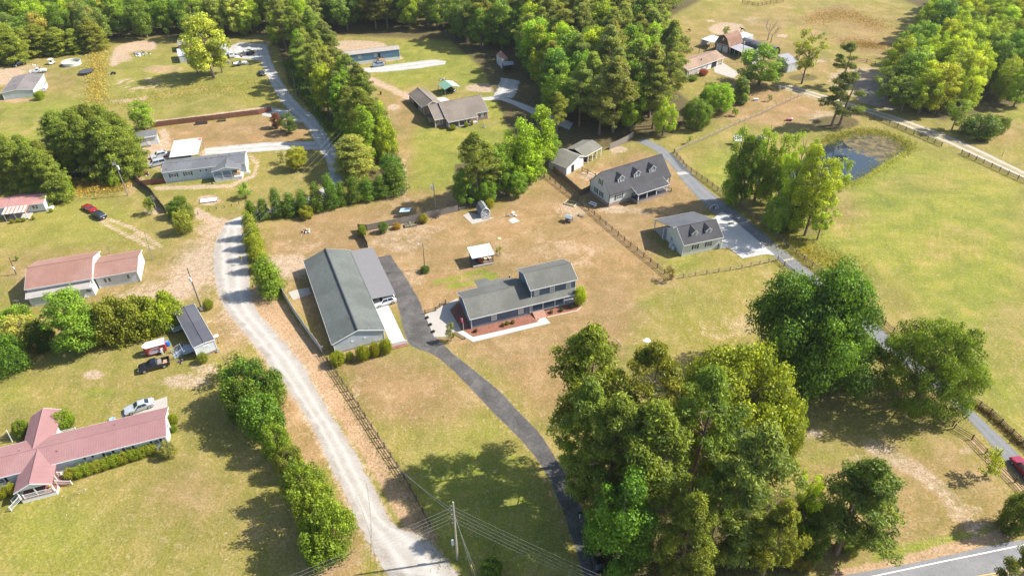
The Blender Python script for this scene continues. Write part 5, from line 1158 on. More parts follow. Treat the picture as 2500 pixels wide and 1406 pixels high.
S_grey = shingle('grey_shingle', (0.140, 0.140, 0.122)); S_char = shingle('charcoal_shingle', (0.072, 0.070, 0.074)); S_brown = shingle('light_brown_shingle', (0.20, 0.165, 0.135))
S_tan = shingle('tan_shingle', (0.30, 0.205, 0.145)); S_bg = shingle('blue_grey_shingle', (0.145, 0.148, 0.155)); S_shop = shingle('green_grey_shingle', (0.122, 0.132, 0.120))
V_blue = siding('blue_siding', (0.085, 0.125, 0.185)); V_cream = siding('pale_sage_siding', (0.52, 0.55, 0.50)); V_white = siding('white_siding', (0.54, 0.56, 0.57)); V_pale = siding('pale_blue_siding', (0.40, 0.47, 0.50))
V_grey = siding('light_grey_siding', (0.43, 0.47, 0.51)); V_mid = siding('mid_blue_siding', (0.10, 0.20, 0.30))
R_red = mat('red_metal_roofing', (0.25, 0.135, 0.13), 0.5, 0.07, 0.6, stain=(0.29, 0.18, 0.17), stain_amt=0.4); R_rust = mat('brown_red_metal_roofing', (0.235, 0.13, 0.10), 0.55, 0.08, 0.5, stain=(0.30, 0.19, 0.165), stain_amt=0.5)

# ---- the blue main house with two storeys on the right
h = House('blue_house', 'dark blue house with grey roof, long low wing and two storey end with porch', -8.23, 101.36, 19.2, 22.71, 9.16, 2.73, 4.61, V_blue, S_grey, walls=False)
t = h.t; u0, u1, vw = 0.35, 22.36, 2.3
zf = h.he+h.sf*0.35-0.15; zt = h.hr-0.16
m = MB(); m.add([(u0, .35, .5), (12.6, .35, .5), (12.6, 8.8, .5), (u0, 8.8, .5), (u0, .35, zf), (12.6, .35, zf), (12.6, 8.8, zf), (u0, 8.8, zf), (u0, 4.58, zt), (12.6, 4.58, zt)],
    [(0, 1, 5, 4), (2, 3, 7, 6), (0, 4, 8, 7, 3), (1, 2, 6, 9, 5)])
m.box(12.55, u1, vw, 8.8, 0.5, 2.6)
h.wall = m.build('wall', V_blue, t)
MB().box(u0+.02, 12.6, .37, 8.78, 0, .55).build('foundation', BLOCK, t)
MB().box(12.6, u1, 0.42, 8.78, 0, .50).build('foundation', BRICKM, t)
MB().box(12.62, u1+.05, 0.3, vw, .50, .58).build('porch_floor', mat('grey_porch_deck', (0.30, 0.32, 0.33), 0.7, 0.1, 1), t)
MB().box(u0-.07, u0+.07, .28, .42, 0.1, zf).box(12.5, 12.64, .28, .42, 0.5, zf).build('corner_board', WHITE, t)
for u in (5.0, 10.6): h.win('front', u, 1.65, 1.1, 1.6, 'blind')
h.win('left', 2.2, 1.7, 1.1, 1.5); h.win('left', 3.4, 1.7, 1.1, 1.5)
posts(t, [(13.0, .5), (15.4, .5), (18.0, .5), (20.0, .5), (22.25, .5)], .55, 2.75)
d = MB().box(14.0, 14.95, vw-.05, vw, .58, 2.6).build('door', mat('dark_red_door', (0.06, 0.02, 0.03), 0.5), t); MB().ball((14.8, vw-.08, 1.5), 0.05, 6, 4).build('handle', STEEL, d)
for u in (17.0, 20.2):
    f, pn, sm = window_meshes(1.4, 1.3, 'double', None); w_ = put('window', f, t, (u, vw-.002, 1.7)); put('pane', pn, w_)
for i in range(5): MB().box(13.05-.0, 15.5, 0.25-0.36*(i+1), 0.27-0.36*i, 0, 0.52*(5-i)/5.6).build('step', mat('brick_step', (0.36, 0.20, 0.14), 0.85, 0.3, 3), t)
two = House('', '', 0, 0, 0, 10.24, 7.69, 5.40, 7.00, V_blue, S_grey, parent=t, local=(12.93, 1.16, 0), base=V_blue, base_h=2.9)
for o in list(t.children):
    pass
for u in (1.5, 4.85, 8.35): two.win('front', u, 4.3, 1.05, 1.5, 'blind')
# rear roof additions of the wing
shed_roof(t, [(4.6, 9.16, 2.74), (4.6, 12.0, 1.98+.5), (7.4, 12.0, 1.98+.5), (7.4, 9.16, 2.74)], 0.12, S_grey, 'rear_roof', fas=False)
shed_roof(t, [(7.4, 9.16, 2.74), (7.4, 10.9, 2.55), (11.2, 10.4, 2.6), (13.2, 9.16, 2.74)], 0.12, S_grey, 'rear_roof', fas=False)
MB().box(4.8, 11.0, 8.8, 10.4, 0, 2.45).build('rear_wall', V_blue, t)
shed_roof(t, [(10.6, 7.0, 3.0), (10.6, 8.6, 2.7), (12.93+.4, 8.6, 2.7), (12.93+.4, 7.0, 3.0)], 0.1, S_grey, 'back_porch_roof', fas=False)
posts(t, [(10.8, 8.4), (10.8, 7.2)], 0, 2.7, WOODT, 0.12)
MB().at(21.0, 3.0, 0).box(-.3, .3, 0, .4, .55, .95).build('porch_chair', WHITE, t)

# ---- grey workshop with attached open carport
h = House('workshop', 'long light grey workshop with green grey roof and open carport on its right side', -24.21, 98.83, 113.0, 29.6, 10.21, 2.71, 4.46, V_grey, S_shop, gable_over=0.25, base=BLOCK, base_h=0.3)
t = h.t
MB().tube((0.0, 5.1, 4.55), (29.6, 5.1, 4.55), 0.17, 0.17, 6).build('ridge_vent', mat('dark_vent', (0.05, 0.05, 0.055), 0.6), h.roof)
for v in (4.0, 6.4): h.win('left', v, 1.9, 0.45, 0.4)
MB().at(0.2, 3.1, 4.0).tube((0, 0, 0), (0, 0, .5), .05, .05, 6).build('roof_vent', STEEL, t)
for u, v, hh in ((0.4, 1.5, 1.6), (0.6, 8.3, 0.4), (4.5, 5.6, 0.5)):
    z = h.he+h.sf*v if v < 5.1 else h.hr-h.sb*(v-5.1)
    MB().tube((u, v, z-0.1), (u, v, z+hh), 0.03, 0.03, 5).build('roof_pipe', STEEL, t)
cp = shed_roof(t, [(28.9, -5.0, 2.45), (10.4, -4.9, 2.45), (10.4, 0.0, 2.78), (28.9, 0.0, 2.78)], 0.08, mat('grey_metal_roofing', (0.165, 0.16, 0.16), 0.75, 0.04, 0.3, stretch=(8, 1, 1)), 'carport_roof')
q = MB()
for i in range(40):
    u = 10.7+i*0.46; q.add([(u-.02, -5, 2.455), (u+.02, -5, 2.455), (u+.02, 0, 2.785), (u-.02, 0, 2.785), (u, -5, 2.49), (u, 0, 2.82)], [(0, 4, 5, 3), (1, 2, 5, 4)])
q.build('roof_seams', mat('grey_metal_roofing', (0.30, 0.30, 0.32)), cp, kind='stuff')
posts(t, [(10.7, -4.8), (10.7, -2.6), (14.8, -4.8), (19, -4.8), (23.4, -4.8), (28.4, -4.8)], 0, 2.4, WOODD, 0.14)
h.door('front', 6.0, 1.0, 2.05)

# ---- cape house with three dormers
h = House('cape_house', 'pale sage house with charcoal roof and three gabled dormers', 24.37, 146.46, 29.1, 19.2, 8.91, 3.54, 7.83, V_cream, S_char, base=BRICKL, base_h=0.95, gable_over=0.12, fascia=mat('dark_gutter', (0.06, 0.06, 0.065), 0.5))
t = h.t
for u in (4.4, 9.3, 14.2): h.dormer(u, 1.75, 1.75, 1.15, 0.75, V_white, S_char, BLACKP)
h.win('front', 3.0, 2.15, 1.7, 1.35, 'double', BLACKP)
for v in (3.7, 5.9): h.win('left', v, 2.1, 0.85, 1.45, 'single', BLACKP)
h.win('left', 4.3, 5.15, 0.85, 1.45, 'single', BLACKP)
shed_roof(t, [(6.6, -2.5, 3.02), (16.6, -2.5, 3.02), (16.6, 1.2, 4.15), (6.6, 1.2, 4.15)], 0.12, S_char)
MB().box(7.0, 16.3, -2.2, 0.3, 0.0, 0.9).build('porch_base', BRICKL, t)
MB().box(6.95, 16.35, -2.25, 0.33, 0.90, 0.98).build('porch_floor', mat('dark_porch_deck', (0.08, 0.085, 0.10), 0.7), t)
posts(t, [(7.2, -2.1), (9.9, -2.1), (12.9, -2.1), (16.1, -2.1)], .98, 2.95, WHITE, 0.2)
picket_rail(t, [(7.2, 0.3), (7.2, -2.1), (9.9, -2.1), (12.9, -2.1), (16.1, -2.1), (16.1, 0.3)], .98, .85, BLACKP, gap=0.2, pw=0.03)
h.door('front', 11.3, 1.05, 2.05, mat('dark_door', (0.03, 0.03, 0.035), 0.5), 0.98)
for u in (8.8, 14.2): h.win('front', u, 2.2, 1.4, 1.35, 'double', BLACKP)
h.win('front', 17.8, 2.2, 0.9, 1.3)
MB().box(16.9, 18.8, -0.05, 0.32, 0, 1.9).build('brick_veneer', BRICKM, t)
for i in range(5): MB().box(16.6+.32*i, 16.95+.32*i, -1.6, -0.1, 0, 0.9-0.17*i).build('step', BRICKL, t)
picket_rail(t, [(16.5, -1.7, .98), (18.3, -1.7, .1)], .98, .85, BLACKP, gap=0.2, pw=0.03)

# ---- garage with two dormers and a rear open lean-to
h = House('garage', 'pale sage garage with charcoal roof, two dormers and open rear lean-to', 37.94, 124.81, 17.7, 10.02, 7.83, 3.12, 5.58, V_cream, S_char, cat='garage', gable_over=0.12)
t = h.t
for u in (3.3, 6.8): h.dormer(u, 1.5, 1.35, 0.85, 0.55, V_white, S_char, None, ww=0.75, wh=0.75)
for u in (3.2, 6.5): h.win('front', u, 1.85, 0.9, 1.15, 'single', BLACKP)
shed_roof(t, [(9.6, 4.1, 5.48), (9.4, 12.2, 2.9), (-0.9, 12.2, 2.9), (-0.8, 4.1, 5.48)], 0.1, shingle('dark_grey_shingle', (0.12, 0.122, 0.13)), 'lean_to_roof', fas=True)
posts(t, [(-0.6, 12.0), (4.2, 12.0), (9.2, 12.0), (-0.6, 8.0)], 0, 2.85, WHITE, 0.15)
MB().box(-0.5, 9.3, 7.6, 12.1, 0, 0.08).build('lean_to_slab', M_conc, t)
h.door('right', 4.0, 4.2, 2.2, WHITE)
MB().at(9.4, 0.1, 0).box(-.2, .15, -.05, .2, 0, 1.5).build('side_cabinet', BLOCK, t)
for v, s_ in ((3.2, 0.36), (4.3, 0.40)):
    MB().tube((-0.55, v, 0.05), (-0.55, v, 0.85), s_, s_, 12).tube((-0.55, v, .85), (-0.55, v, .95), s_*.8, s_*.5, 12).build('condenser', mat('condenser_white', (0.5, 0.5, 0.5), 0.5), t)
MB().box(0.0, 0.11, 5.0, 5.5, 1.2, 2.0).build('meter_box', BLOCK, t)

# ---- red-roofed barn-like building (two sections)
h = House('red_roofed_barn', 'long white building with brown red metal roof in two steps, garage doors below', -99.64, 112.01, 16.6, 12.68, 10.54, 3.78, 5.61, V_white, R_rust, rib=0.30, ribm=R_rust, cat='barn')
t = h.t
lo = Matrix.Rotation(R(-16.6), 3, 'Z') @ Vector((-87.96+99.64, 116.67-112.01, 0))
h2 = House('', '', 0, 0, 0, 8.71, 8.27, 3.02, 3.95, V_white, R_rust, parent=t, local=(12.4, lo.y, 0), rib=0.30, ribm=R_rust)
shed_roof(t, [(-0.1, -1.25, 2.35), (12.0, -1.25, 2.35), (12.0, 0.34, 2.95), (-0.1, 0.34, 2.95)], 0.08, mat('dull_pent_roof', (0.30, 0.27, 0.25), 0.8, 0.15, 1.0))
MB().box(0.2, 12.2, -0.9, 0.36, 0, 2.32).build('front_extension', V_white, t)
for u, w_ in ((2.2, 3.0), (6.6, 3.0), (9.6, 1.7)):
    d = MB().box(u-w_/2, u+w_/2, -.97, -.9, 0, 1.95).build('garage_door', mat('pale_green_white_door', (0.45, 0.50, 0.50), 0.6, 0.05, 1), t)
    g = MB()
    for k in range(4): g.box(u-w_/2+.05, u+w_/2-.05, -.99, -.97, 1.95*(k+.06)/4, 1.95*(k+.94)/4)
    g.build('door_panels', mat('pale_green_white_door', (0.45, 0.50, 0.50)), d)
MB().box(11.0, 11.9, -.96, -.9, 1.2, 1.7).build('window', GLASS, t)
MB().box(9.9, 10.9, -1.3, -.95, 0, .25).build('step', M_conc, t)
for u in (1.9, 2.75, 6.4): h2.win('front', u, 1.75, 0.72, 1.15)
h2.win('right', 4.0, 2.0, 0.7, 0.9)

# ---- bottom left house with rose red metal roof
h = House('red_roofed_house', 'long white house with rose red metal roof, front porch gable and picket railings', -78.86-6*math.cos(R(18.9)), 65.71-6*math.sin(R(18.9)), 18.9, 30.28, 6.65, 2.90, 3.83, V_white, R_red, rib=0.24, ribm=R_red)
t = h.t; h.vents([(14.5, 2.0), (22.5, 4.8), (9, 4.0)], R_red)
for u in (21.4, 24.3, 28.4): h.win('front', u, 1.8, 1.0, 0.95, 'single', NAVYP)
h.win('front', 18.6, 2.1, 0.75, 0.35, 'single', NAVYP); h.win('front', 6.3, 1.8, 1.1, 1.0, 'single', NAVYP)
h.win('right', 3.3, 1.9, 0.9, 1.1)
def cross_gable(t, uc, wd, v0, v1, he, hr, wall, roof, zpost=None, walls=True, over=0.3, ribm=None, rib=0.24, facing=-1):
    """gable whose ridge runs across the main one; v0 is the outer end"""
    a, b = uc-wd/2, uc+wd/2; r = MB(); 
    r.slab([(a, v0, he), (uc, v0, hr), (uc, v1, hr), (a, v1, he)] if facing < 0 else [(a, v1, he), (uc, v1, hr), (uc, v0, hr), (a, v0, he)], 0.1)
    r.slab([(uc, v0, hr), (b, v0, he), (b, v1, he), (uc, v1, hr)] if facing < 0 else [(uc, v1, hr), (b, v1, he), (b, v0, he), (uc, v0, hr)], 0.1)
    o = r.build('cross_roof', roof, t)
    f = MB(); dv = -0.04*(-facing)
    for p, q_ in (((a, he), (uc, hr)), ((uc, hr), (b, he))):
        f.add([(p[0], v0+dv, p[1]-.2), (q_[0], v0+dv, q_[1]-.2), (q_[0], v0+dv, q_[1]), (p[0], v0+dv, p[1]), (p[0], v0, p[1]-.2), (q_[0], v0, q_[1]-.2), (q_[0], v0, q_[1]), (p[0], v0, p[1])], [(0, 1, 2, 3), (7, 6, 5, 4), (0, 4, 5, 1), (3, 2, 6, 7)])
    f.build('rake_board', WHITE, t)
    q = MB(); n = int(abs(v1-v0)/rib)
    for i in range(1, n):
        v = v0+(v1-v0)*i/n
        for (ua, za, ub, zb) in ((a, he, uc, hr), (uc, hr, b, he)):
            q.add([(ua, v-.02, za), (ub, v-.02, zb), (ub, v+.02, zb), (ua, v+.02, za), (ua, v, za+.045), (ub, v, zb+.045)], [(0, 1, 5, 4), (2, 3, 4, 5)])
    q.tube((uc, v0, hr+.02), (uc, v1, hr+.02), 0.08, 0.08, 5)
    q.build('roof_seams', ribm or roof, o, kind='stuff')
    return o
cross_gable(t, 11.65, 5.2, -3.75, 3.2, 2.62, 3.80, V_white, R_red)
MB().add([(9.3, -3.6, 2.6), (14.0, -3.6, 2.6), (11.65, -3.6, 3.65)], [(0, 1, 2)]).build('porch_gable', V_white, t)
MB().box(9.35, 14.1, -3.65, .35, 0, .75).build('porch_base', WHITE, t)
MB().box(9.3, 14.15, -3.7, .36, .75, .82).build('porch_floor', mat('brown_deck', (0.20, 0.09, 0.07), 0.8), t)
posts(t, [(9.45, -3.55), (11.7, -3.55), (14.0, -3.55), (14.0, -1.6)], .8, 2.6)
picket_rail(t, [(9.45, -1.2), (9.45, -3.55)], .8, .85, WHITE); picket_rail(t, [(9.9, -3.6), (13.9, -3.6)], .8, .85, WHITE); picket_rail(t, [(14.05, -0.6), (16.0, -0.9, .2)], .8, .85, WHITE)
picket_rail(t, [(14.05, -2.3), (16.0, -2.6, .2)], .8, .85, WHITE); picket_rail(t, [(9.4, -3.6), (8.0, -4.6, .1)], .8, .85, WHITE); picket_rail(t, [(9.4, -2.3), (8.0, -3.3, .1)], .8, .85, WHITE)
for i in range(4): MB().box(14.15+.42*i, 14.57+.42*i, -2.3, -0.7, 0, .72-.18*i).build('step', mat('brown_deck', (0.20, 0.09, 0.07)), t)
d = MB().box(9.9, 12.4, 0.28, 0.34, .85, 2.5).build('door', mat('dark_plum_door', (0.05, 0.03, 0.07), 0.5), t)
MB().box(13.2, 13.6, -2.9, -2.6, .82, 1.4).build('porch_toy', mat('bright_toy', (0.6, 0.35, 0.05), 0.5), t)
cross_gable(t, 10.9, 4.6, 12.6, 3.3, 2.62, 3.80, V_white, R_red, facing=1)
MB().box(8.9, 12.9, 6.3, 12.4, 0, 2.45).build('rear_wall', V_white, t)
picket_rail(t, [(13.2, 8.4), (15.4, 8.4)], .8, .85, WHITE, gap=.14); picket_rail(t, [(13.2, 7.2), (15.4, 7.0)], .8, .85, WHITE)
MB().box(13.0, 15.4, 7.0, 8.4, .7, .8).build('back_steps', WHITE, t)

# ---- blue-grey mobile home
h = House('mobile_home', 'blue-grey mobile home with grey roof, white lattice skirt and corner porch', -91.72, 162.61, 13.1, 21.14, 7.30, 3.46, 4.20, V_pale, S_bg, base=WHITE, base_h=0.8, gable_over=0.15)
t = h.t; h.vents([(9.5, 4.0), (11.0, 3.6), (12.4, 3.4), (14.2, 4.6), (17, 5), (19.4, 5.2), (1.2, 1.0), (3.6, 3.2)])
for u, w_ in ((2.6, 1.5), (6.2, 1.5)): h.win('front', u, 2.1, w_, 1.1, 'double', NAVYP)
h.win('front', 10.2, 2.5, 1.0, .45, 'single', NAVYP)
cross_gable(t, 16.4, 7.6, -2.6, 3.0, 3.15, 4.1, V_pale, S_bg, rib=3.0)
MB().add([(12.8, -2.45, 3.05), (20.0, -2.45, 3.05), (16.4, -2.45, 3.95)], [(0, 1, 2)]).build('porch_gable', V_pale, t)
MB().box(12.9, 19.9, -2.4, .3, .0, .8).build('porch_base', WHITE, t)
posts(t, [(12.95, -2.4), (15.2, -2.4), (17.5, -2.4), (19.85, -2.4)], .8, 3.1)
picket_rail(t, [(12.95, -2.4), (15.2, -2.4), (17.5, -2.4), (19.85, -2.4)], .8, .9, WHITE, gap=.25)
MB().box(17.8, 19.4, -1.5, -.3, .82, 1.7).build('porch_sofa', WOODT, t)
for u in range(24):
    MB().box(.5+u*.52, .9+u*.52, .30, .345, .12, .7).build('lattice_panel', mat('lattice_shadow', (0.34, 0.38, 0.42), 0.8), t)
MB().box(19.9, 21.6, 0.3, 1.4, 0, .5).build('side_steps', WHITE, t)
# ---- its white metal carport
t = thing('metal_carport', 'flat white corrugated metal carport behind the blue-grey mobile home', 'carport', (-93.6, 172.3, 0), R(12.5))
rm = MB().slab([(0, 0, 2.95), (7.55, 0, 3.0), (7.4, 10.9, 3.05), (-.3, 10.8, 3.0)], .05).build('roof', mat('white_metal_sheet', (0.52, 0.55, 0.58), 0.35, 0.08, 0.6, stretch=(4, .4, 1), stain=(0.45, 0.40, 0.36), stain_amt=0.25), t)
q = MB()
for i in range(24): q.box(.15+i*.3, .19+i*.3, 0.02, 10.8, 3.0, 3.06)
q.build('roof_seams', mat('white_metal_sheet', (0.6, 0.6, 0.6)), rm, kind='stuff')
MB().box(6.5, 7.3, 9.0, 10.7, 3.055, 3.08).build('rust_patch', mat('rust', (0.35, 0.13, 0.07), 0.9, 0.3, 2), rm)
posts(t, [(.2, .2), (7.2, .2), (.0, 5.4), (7.2, 5.4), (-.1, 10.5), (7.1, 10.5)], 0, 2.95, STEEL, .12)
# ---- white shed with tall front
b = G(389, 351); a2 = G(338, 360); an = math.atan2(b.y-a2.y, b.x-a2.x); Ls = (b-a2).length
t = thing('white_shed', 'white shed with flat grey roof between the pines and the brown fence', 'shed', a2, an)
MB().box(0, Ls, 0, 3.4, 0, 2.7).build('wall', V_white, t); MB().slab([(-.2, -.3, 2.75), (Ls+.2, -.3, 2.75), (Ls+.2, 3.7, 3.05), (-.2, 3.7, 3.05)], .12).build('roof', S_bg, t)
MB().box(-.25, Ls+.25, -.38, -.3, 2.5, 2.8).build('fascia', WHITE, t); d = MB().box(Ls*.45, Ls*.45+.9, -.04, 0, 0, 2).build('door', WHITE, t); MB().ball((Ls*.35, -.06, 1.9), .2, 8, 5).build('vent', BLOCK, t)
MB().box(1.0, 3.4, -1.0, -.3, 0, .25).build('step', WOODB, t)

# ---- small dark-roofed office trailer
h = House('office_trailer', 'small white office trailer with dark charcoal roof and blue-grey steps', -55.81, 96.59, 125.3, 13.45, 3.88, 3.01, 3.18, V_white, mat('charcoal_membrane', (0.072, 0.072, 0.085), 0.7, 0.1, 0.6, stain=(0.11, 0.11, 0.12), stain_amt=.4), ins=0.12, base=BRICKM, base_h=0.55)
t = h.t; h.win('left', 1.75, 2.1, 1.0, .5, 'single')
h.door('back', 3.0, .9, 2.0, z0=.8); h.door('back', 10.6, .9, 2.0, z0=.8)
GB = mat('blue_grey_railing', (0.36, 0.42, 0.48), 0.6, .1, 1)
for (a_, b_, s_) in ((2.0, 4.6, 1), (9.9, 11.4, 0)):
    MB().box(a_, b_, 3.8, 5.6, .65, .75).build('landing', mat('grey_deck_boards', (0.28, 0.31, 0.34), .8, .2, 2), t)
    picket_rail(t, [(a_, 3.9), (a_, 5.6), (b_, 5.6)], .75, .85, GB, gap=.18)
    picket_rail(t, [(b_, 5.6, .75), (b_+1.2, 5.9, 0.1)] if not s_ else [(a_+.9, 5.6, .75), (a_+.7, 7.3, 0.1)], .75, .85, GB, gap=.18)
    picket_rail(t, [(b_, 4.2, .75), (b_+1.2, 4.4, 0.1)] if not s_ else [(b_, 5.6, .75), (b_+.2, 7.3, 0.1)], .75, .85, GB, gap=.18)
    for i in range(4):
        MB().box(a_+.9, b_, 5.6+.4*i, 6.0+.4*i, 0, .6-.15*i).build('step', mat('grey_deck_boards', (0.28, 0.31, 0.34)), t) if s_ else MB().box(b_+.3*i, b_+.3+.3*i, 4.2, 5.6, 0, .6-.15*i).build('step', mat('grey_deck_boards', (0.28, 0.31, 0.34)), t)
MB().at(-.35, .3, 0).box(0, .3, -.3, .1, .0, .4).build('vent_box', STEEL, t)

# ---- brick ranch house: right block, lower left block, rear garage wing
h = House('brick_house', 'brick ranch house with light brown roof, white posted porch and rear wing', -19.0, 195.33, 23.6, 13.92, 12.2, 2.68, 5.59, BRICKM, S_brown, gable_over=.25)
t = h.t
def rel(x, y):
    v = Matrix.Rotation(R(-23.6), 3, 'Z') @ Vector((x+19.0, y-195.33, 0)); return v.x, v.y
lx, ly = rel(-22.3, 194.69)
h2 = House('', '', 0, 0, 0, 4.3, 11.2, 2.62, 5.30, BRICKM, S_brown, parent=t, local=(lx, ly+.2, 0), gable_over=.2)
h2.win('front', 2.0, 1.5, .9, 1.3, 'single'); 
f, pn, sm = window_meshes(1.5, 1.5, 'double', None); w_ = put('window', f, t, (lx-.55, ly+4.0, 1.6), (0, 0, -PI/2)); put('pane', pn, w_)
MB().box(lx-.5, lx+.25, ly+3.0, ly+5.0, .6, 2.4).build('bay', BRICKL, t); MB().slab([(lx-.7, ly+5.2, 2.42), (lx-.7, ly+2.8, 2.42), (lx+.22, ly+2.8, 2.85), (lx+.22, ly+5.2, 2.85)], .08).build('bay_roof', shingle('dark_bay_shingle', (0.10, 0.10, 0.12)), t)
shed_roof(t, [(0.1, -1.6, 2.25), (9.8, -1.6, 2.25), (9.8, .05, 2.72), (.1, .05, 2.72)], .12, S_brown)
MB().box(.3, 9.7, -1.3, .35, 0, .2).build('porch_floor', M_conc2, t)
posts(t, [(.35, -1.3), (3.6, -1.3), (6.1, -1.3), (9.5, -1.3)], .2, 2.2, WHITE, .2)
h.door('front', 4.0, 1.0, 2.0, mat('pale_green_door', (0.3, 0.35, 0.3), .6), .2); h.win('front', 6.3, 1.5, 1.5, 1.2, 'double'); h.win('front', 11.9, 1.6, 1.0, 1.1, 'blind', mat('green_shutter', (0.08, 0.13, 0.10), .7))
t['label'] = 'brick ranch house with light brown roof, white posted porch and rear wing'
wx, wy = rel(-32.84, 216.31)
wing = bpy.data.objects.new('garage_wing', None); C.objects.link(wing); wing.parent = t; wing.location = (wx, wy, 0); wing.rotation_euler = (0, 0, R(-63.4-23.6))
hw = House('', '', 0, 0, 0, 13.05, 6.94, 2.35, 3.95, BRICKL, S_brown, parent=wing, gable_over=.15)
for c_ in list(hw.roof.children): c_.parent = wing
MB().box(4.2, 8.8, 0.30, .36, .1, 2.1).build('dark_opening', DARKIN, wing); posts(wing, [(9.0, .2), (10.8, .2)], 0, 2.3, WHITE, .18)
# ---- green and white carport behind it
a_, b_ = G(1085.8, 219.9, 2.3), G(1068.7, 206.4, 2.3)
t = thing('green_carport', 'metal carport with one green and one white roof slope behind the brick house', 'carport', (a_.x, a_.y, 0), math.atan2(b_.y-a_.y, b_.x-a_.x))
GREENM = mat('green_metal_sheet', (0.16, 0.30, 0.20), 0.45, .08, .6); Lc = (b_-a_).length; Wc = 5.6
MB().slab([(0, 0, 2.3), (0, -Wc/2, 3.2), (Lc, -Wc/2, 3.2), (Lc, 0, 2.3)], .06).build('green_slope', GREENM, t)
MB().slab([(0, -Wc/2, 3.2), (0, -Wc, 2.3), (Lc, -Wc, 2.3), (Lc, -Wc/2, 3.2)], .06).build('white_slope', mat('white_metal_sheet', (0.52, 0.55, 0.58)), t)
posts(t, [(.1, -.1), (Lc/2, -.1), (Lc-.1, -.1), (.1, -Wc+.1), (Lc/2, -Wc+.1), (Lc-.1, -Wc+.1)], 0, 2.3, GREENM, .1)

# ---- blue long mobile home at the back
h = House('blue_mobile_home', 'long blue mobile home with tan roof and tall white skirt by the back wood', -60.28, 249.66, 17.3, 21.08, 4.6, 4.05, 4.7, V_mid, mat('tan_roofing', (0.29, 0.25, 0.21), .8, .1, .8), ins=.15, base=WHITE, base_h=1.25)
t = h.t
for u, w_ in ((1.2, 1.3), (6.2, 1.1), (12.0, 1.2)): h.win('front', u, 2.7, w_, 1.0, 'double')
h.door('front', 13.4, .9, 1.9, DARKIN, 1.3)
MB().box(12.8, 14.8, -1.4, .1, 1.15, 1.25).build('stair_landing', WOODT, t)
for i in range(5): MB().box(13.6, 15.0, -1.4-.28*(i+1), -1.4-.28*i, 0, 1.1-.2*i).build('step', WOODT, t)
picket_rail(t, [(12.8, -.1), (12.8, -1.4), (14.0, -1.4)], 1.25, .8, WOODT, gap=.3); picket_rail(t, [(15.0, -.1, 1.25), (15.0, -2.8, .1)], 1.25, .8, WOODT, gap=.3)

# ---- grey-roofed house top left
h = House('grey_roofed_house', 'low house with brown grey roof and pale gable end at the upper left edge', -160.05, 225.74, 106.2, 15.64, 9.93, 2.51, 3.22, siding('pale_green_siding', (0.42, 0.47, 0.44)), shingle('brown_grey_shingle', (0.20, 0.175, 0.165)), gable_over=.15)
t = h.t; h.vents([(4.5, 6.6), (9.0, 7.5), (12, 7)])
for u in (3.0, 7.5, 11.0, 13.5): h.win('front', u, 1.5, .8, 1.2)
MB().box(6.0, 9.5, -1.6, .3, 0, .6).build('side_deck', mat('white_deck', (.55, .55, .55), .7), t); picket_rail(t, [(6, -1.6), (9.5, -1.6)], .6, .8, WHITE, gap=.2)
MB().slab([(2.2, -2.2, .7), (2.2, -.6, 1.1), (4.4, -.4, 1.1), (4.4, -2.4, .5)], .1).build('side_ramp', WOODG, t)

# ---- brown house near the farm
h = House('brown_roofed_house', 'low white house with tan brown roof and open carport end near the farm', 61.95, 232.67, 37.9, 20.17, 8.2, 2.54, 4.1, V_white, S_tan, walls=False)
t = h.t
MB().box(.4, 13.5, .4, 7.8, 0, 2.5).build('wall', V_white, t)
MB().add([(.4, .4, 2.5), (.4, 7.8, 2.5), (.4, 4.1, 3.9), (.42, .4, 2.5), (.42, 7.8, 2.5), (.42, 4.1, 3.9)], [(0, 2, 1), (3, 4, 5)]).build('gable_wall', V_white, t)
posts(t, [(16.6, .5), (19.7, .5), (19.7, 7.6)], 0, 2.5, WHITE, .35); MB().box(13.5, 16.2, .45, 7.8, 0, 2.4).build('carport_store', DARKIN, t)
MB().box(9.6, 9.9, 2.0, 2.3, 3.2, 4.0).build('chimney', BLOCK, t)
for u in (3.4, 8.3, 11.2): h.win('front', u, 1.4, 1.0, 1.1, 'double')
MB().box(1.0, 6.0, .2, .38, 0, 2.3).build('stone_facing', mat('mottled_stone', (.38, .34, .30), .9, .6, 3), t)

# ---- pink-roofed house left
h = House('pink_roofed_house', 'white house with faded pink red roof and rusty striped porch at the left edge', -124.02, 147.70, 11.7, 8.18, 6.4, 2.55, 3.4, V_white, mat('faded_red_roofing', (0.34, 0.17, 0.15), .6, .08, .8, stain=(0.48, .28, .25), stain_amt=.4), base=BLOCK, base_h=.35)
t = h.t; FR = MATS['faded_red_roofing']
h2 = House('', '', 0, 0, 0, 6.6, 6.0, 2.35, 3.1, V_white, FR, parent=t, local=(-6.4, .3, 0), base=BLOCK, base_h=.35)
h.win('front', 5.7, 1.5, 1.5, 1.1, 'double'); h2.win('front', 3.4, 1.5, 1.2, .7, 'double')
rp = MB()
for i in range(12): 
    q = MB().slab([(-.6+i*.45, -2.9, 2.15), (-.6+i*.45+.43, -2.9, 2.15), (-.6+i*.45+.43, .1, 2.5), (-.6+i*.45, .1, 2.5)], .05)
    q.build('roof_sheet', mat('rusty_sheet', (0.38, 0.16, 0.10), .8, .3, 1.5, stain=(.6, .55, .5), stain_amt=.6) if i % 2 else mat('white_rust_sheet', (0.58, 0.54, 0.50), .6, .12, 1.5, stain=(.40, .2, .12), stain_amt=.6), t)
posts(t, [(-.3, -2.7), (2.0, -2.7), (4.6, -2.7)], 0, 2.15); MB().box(-.4, 2.6, -2.75, -2.6, 0, .8).build('porch_wall', BRICKM, t); MB().box(2.6, 4.7, -2.7, .3, 0, .25).build('porch_floor', M_conc, t)
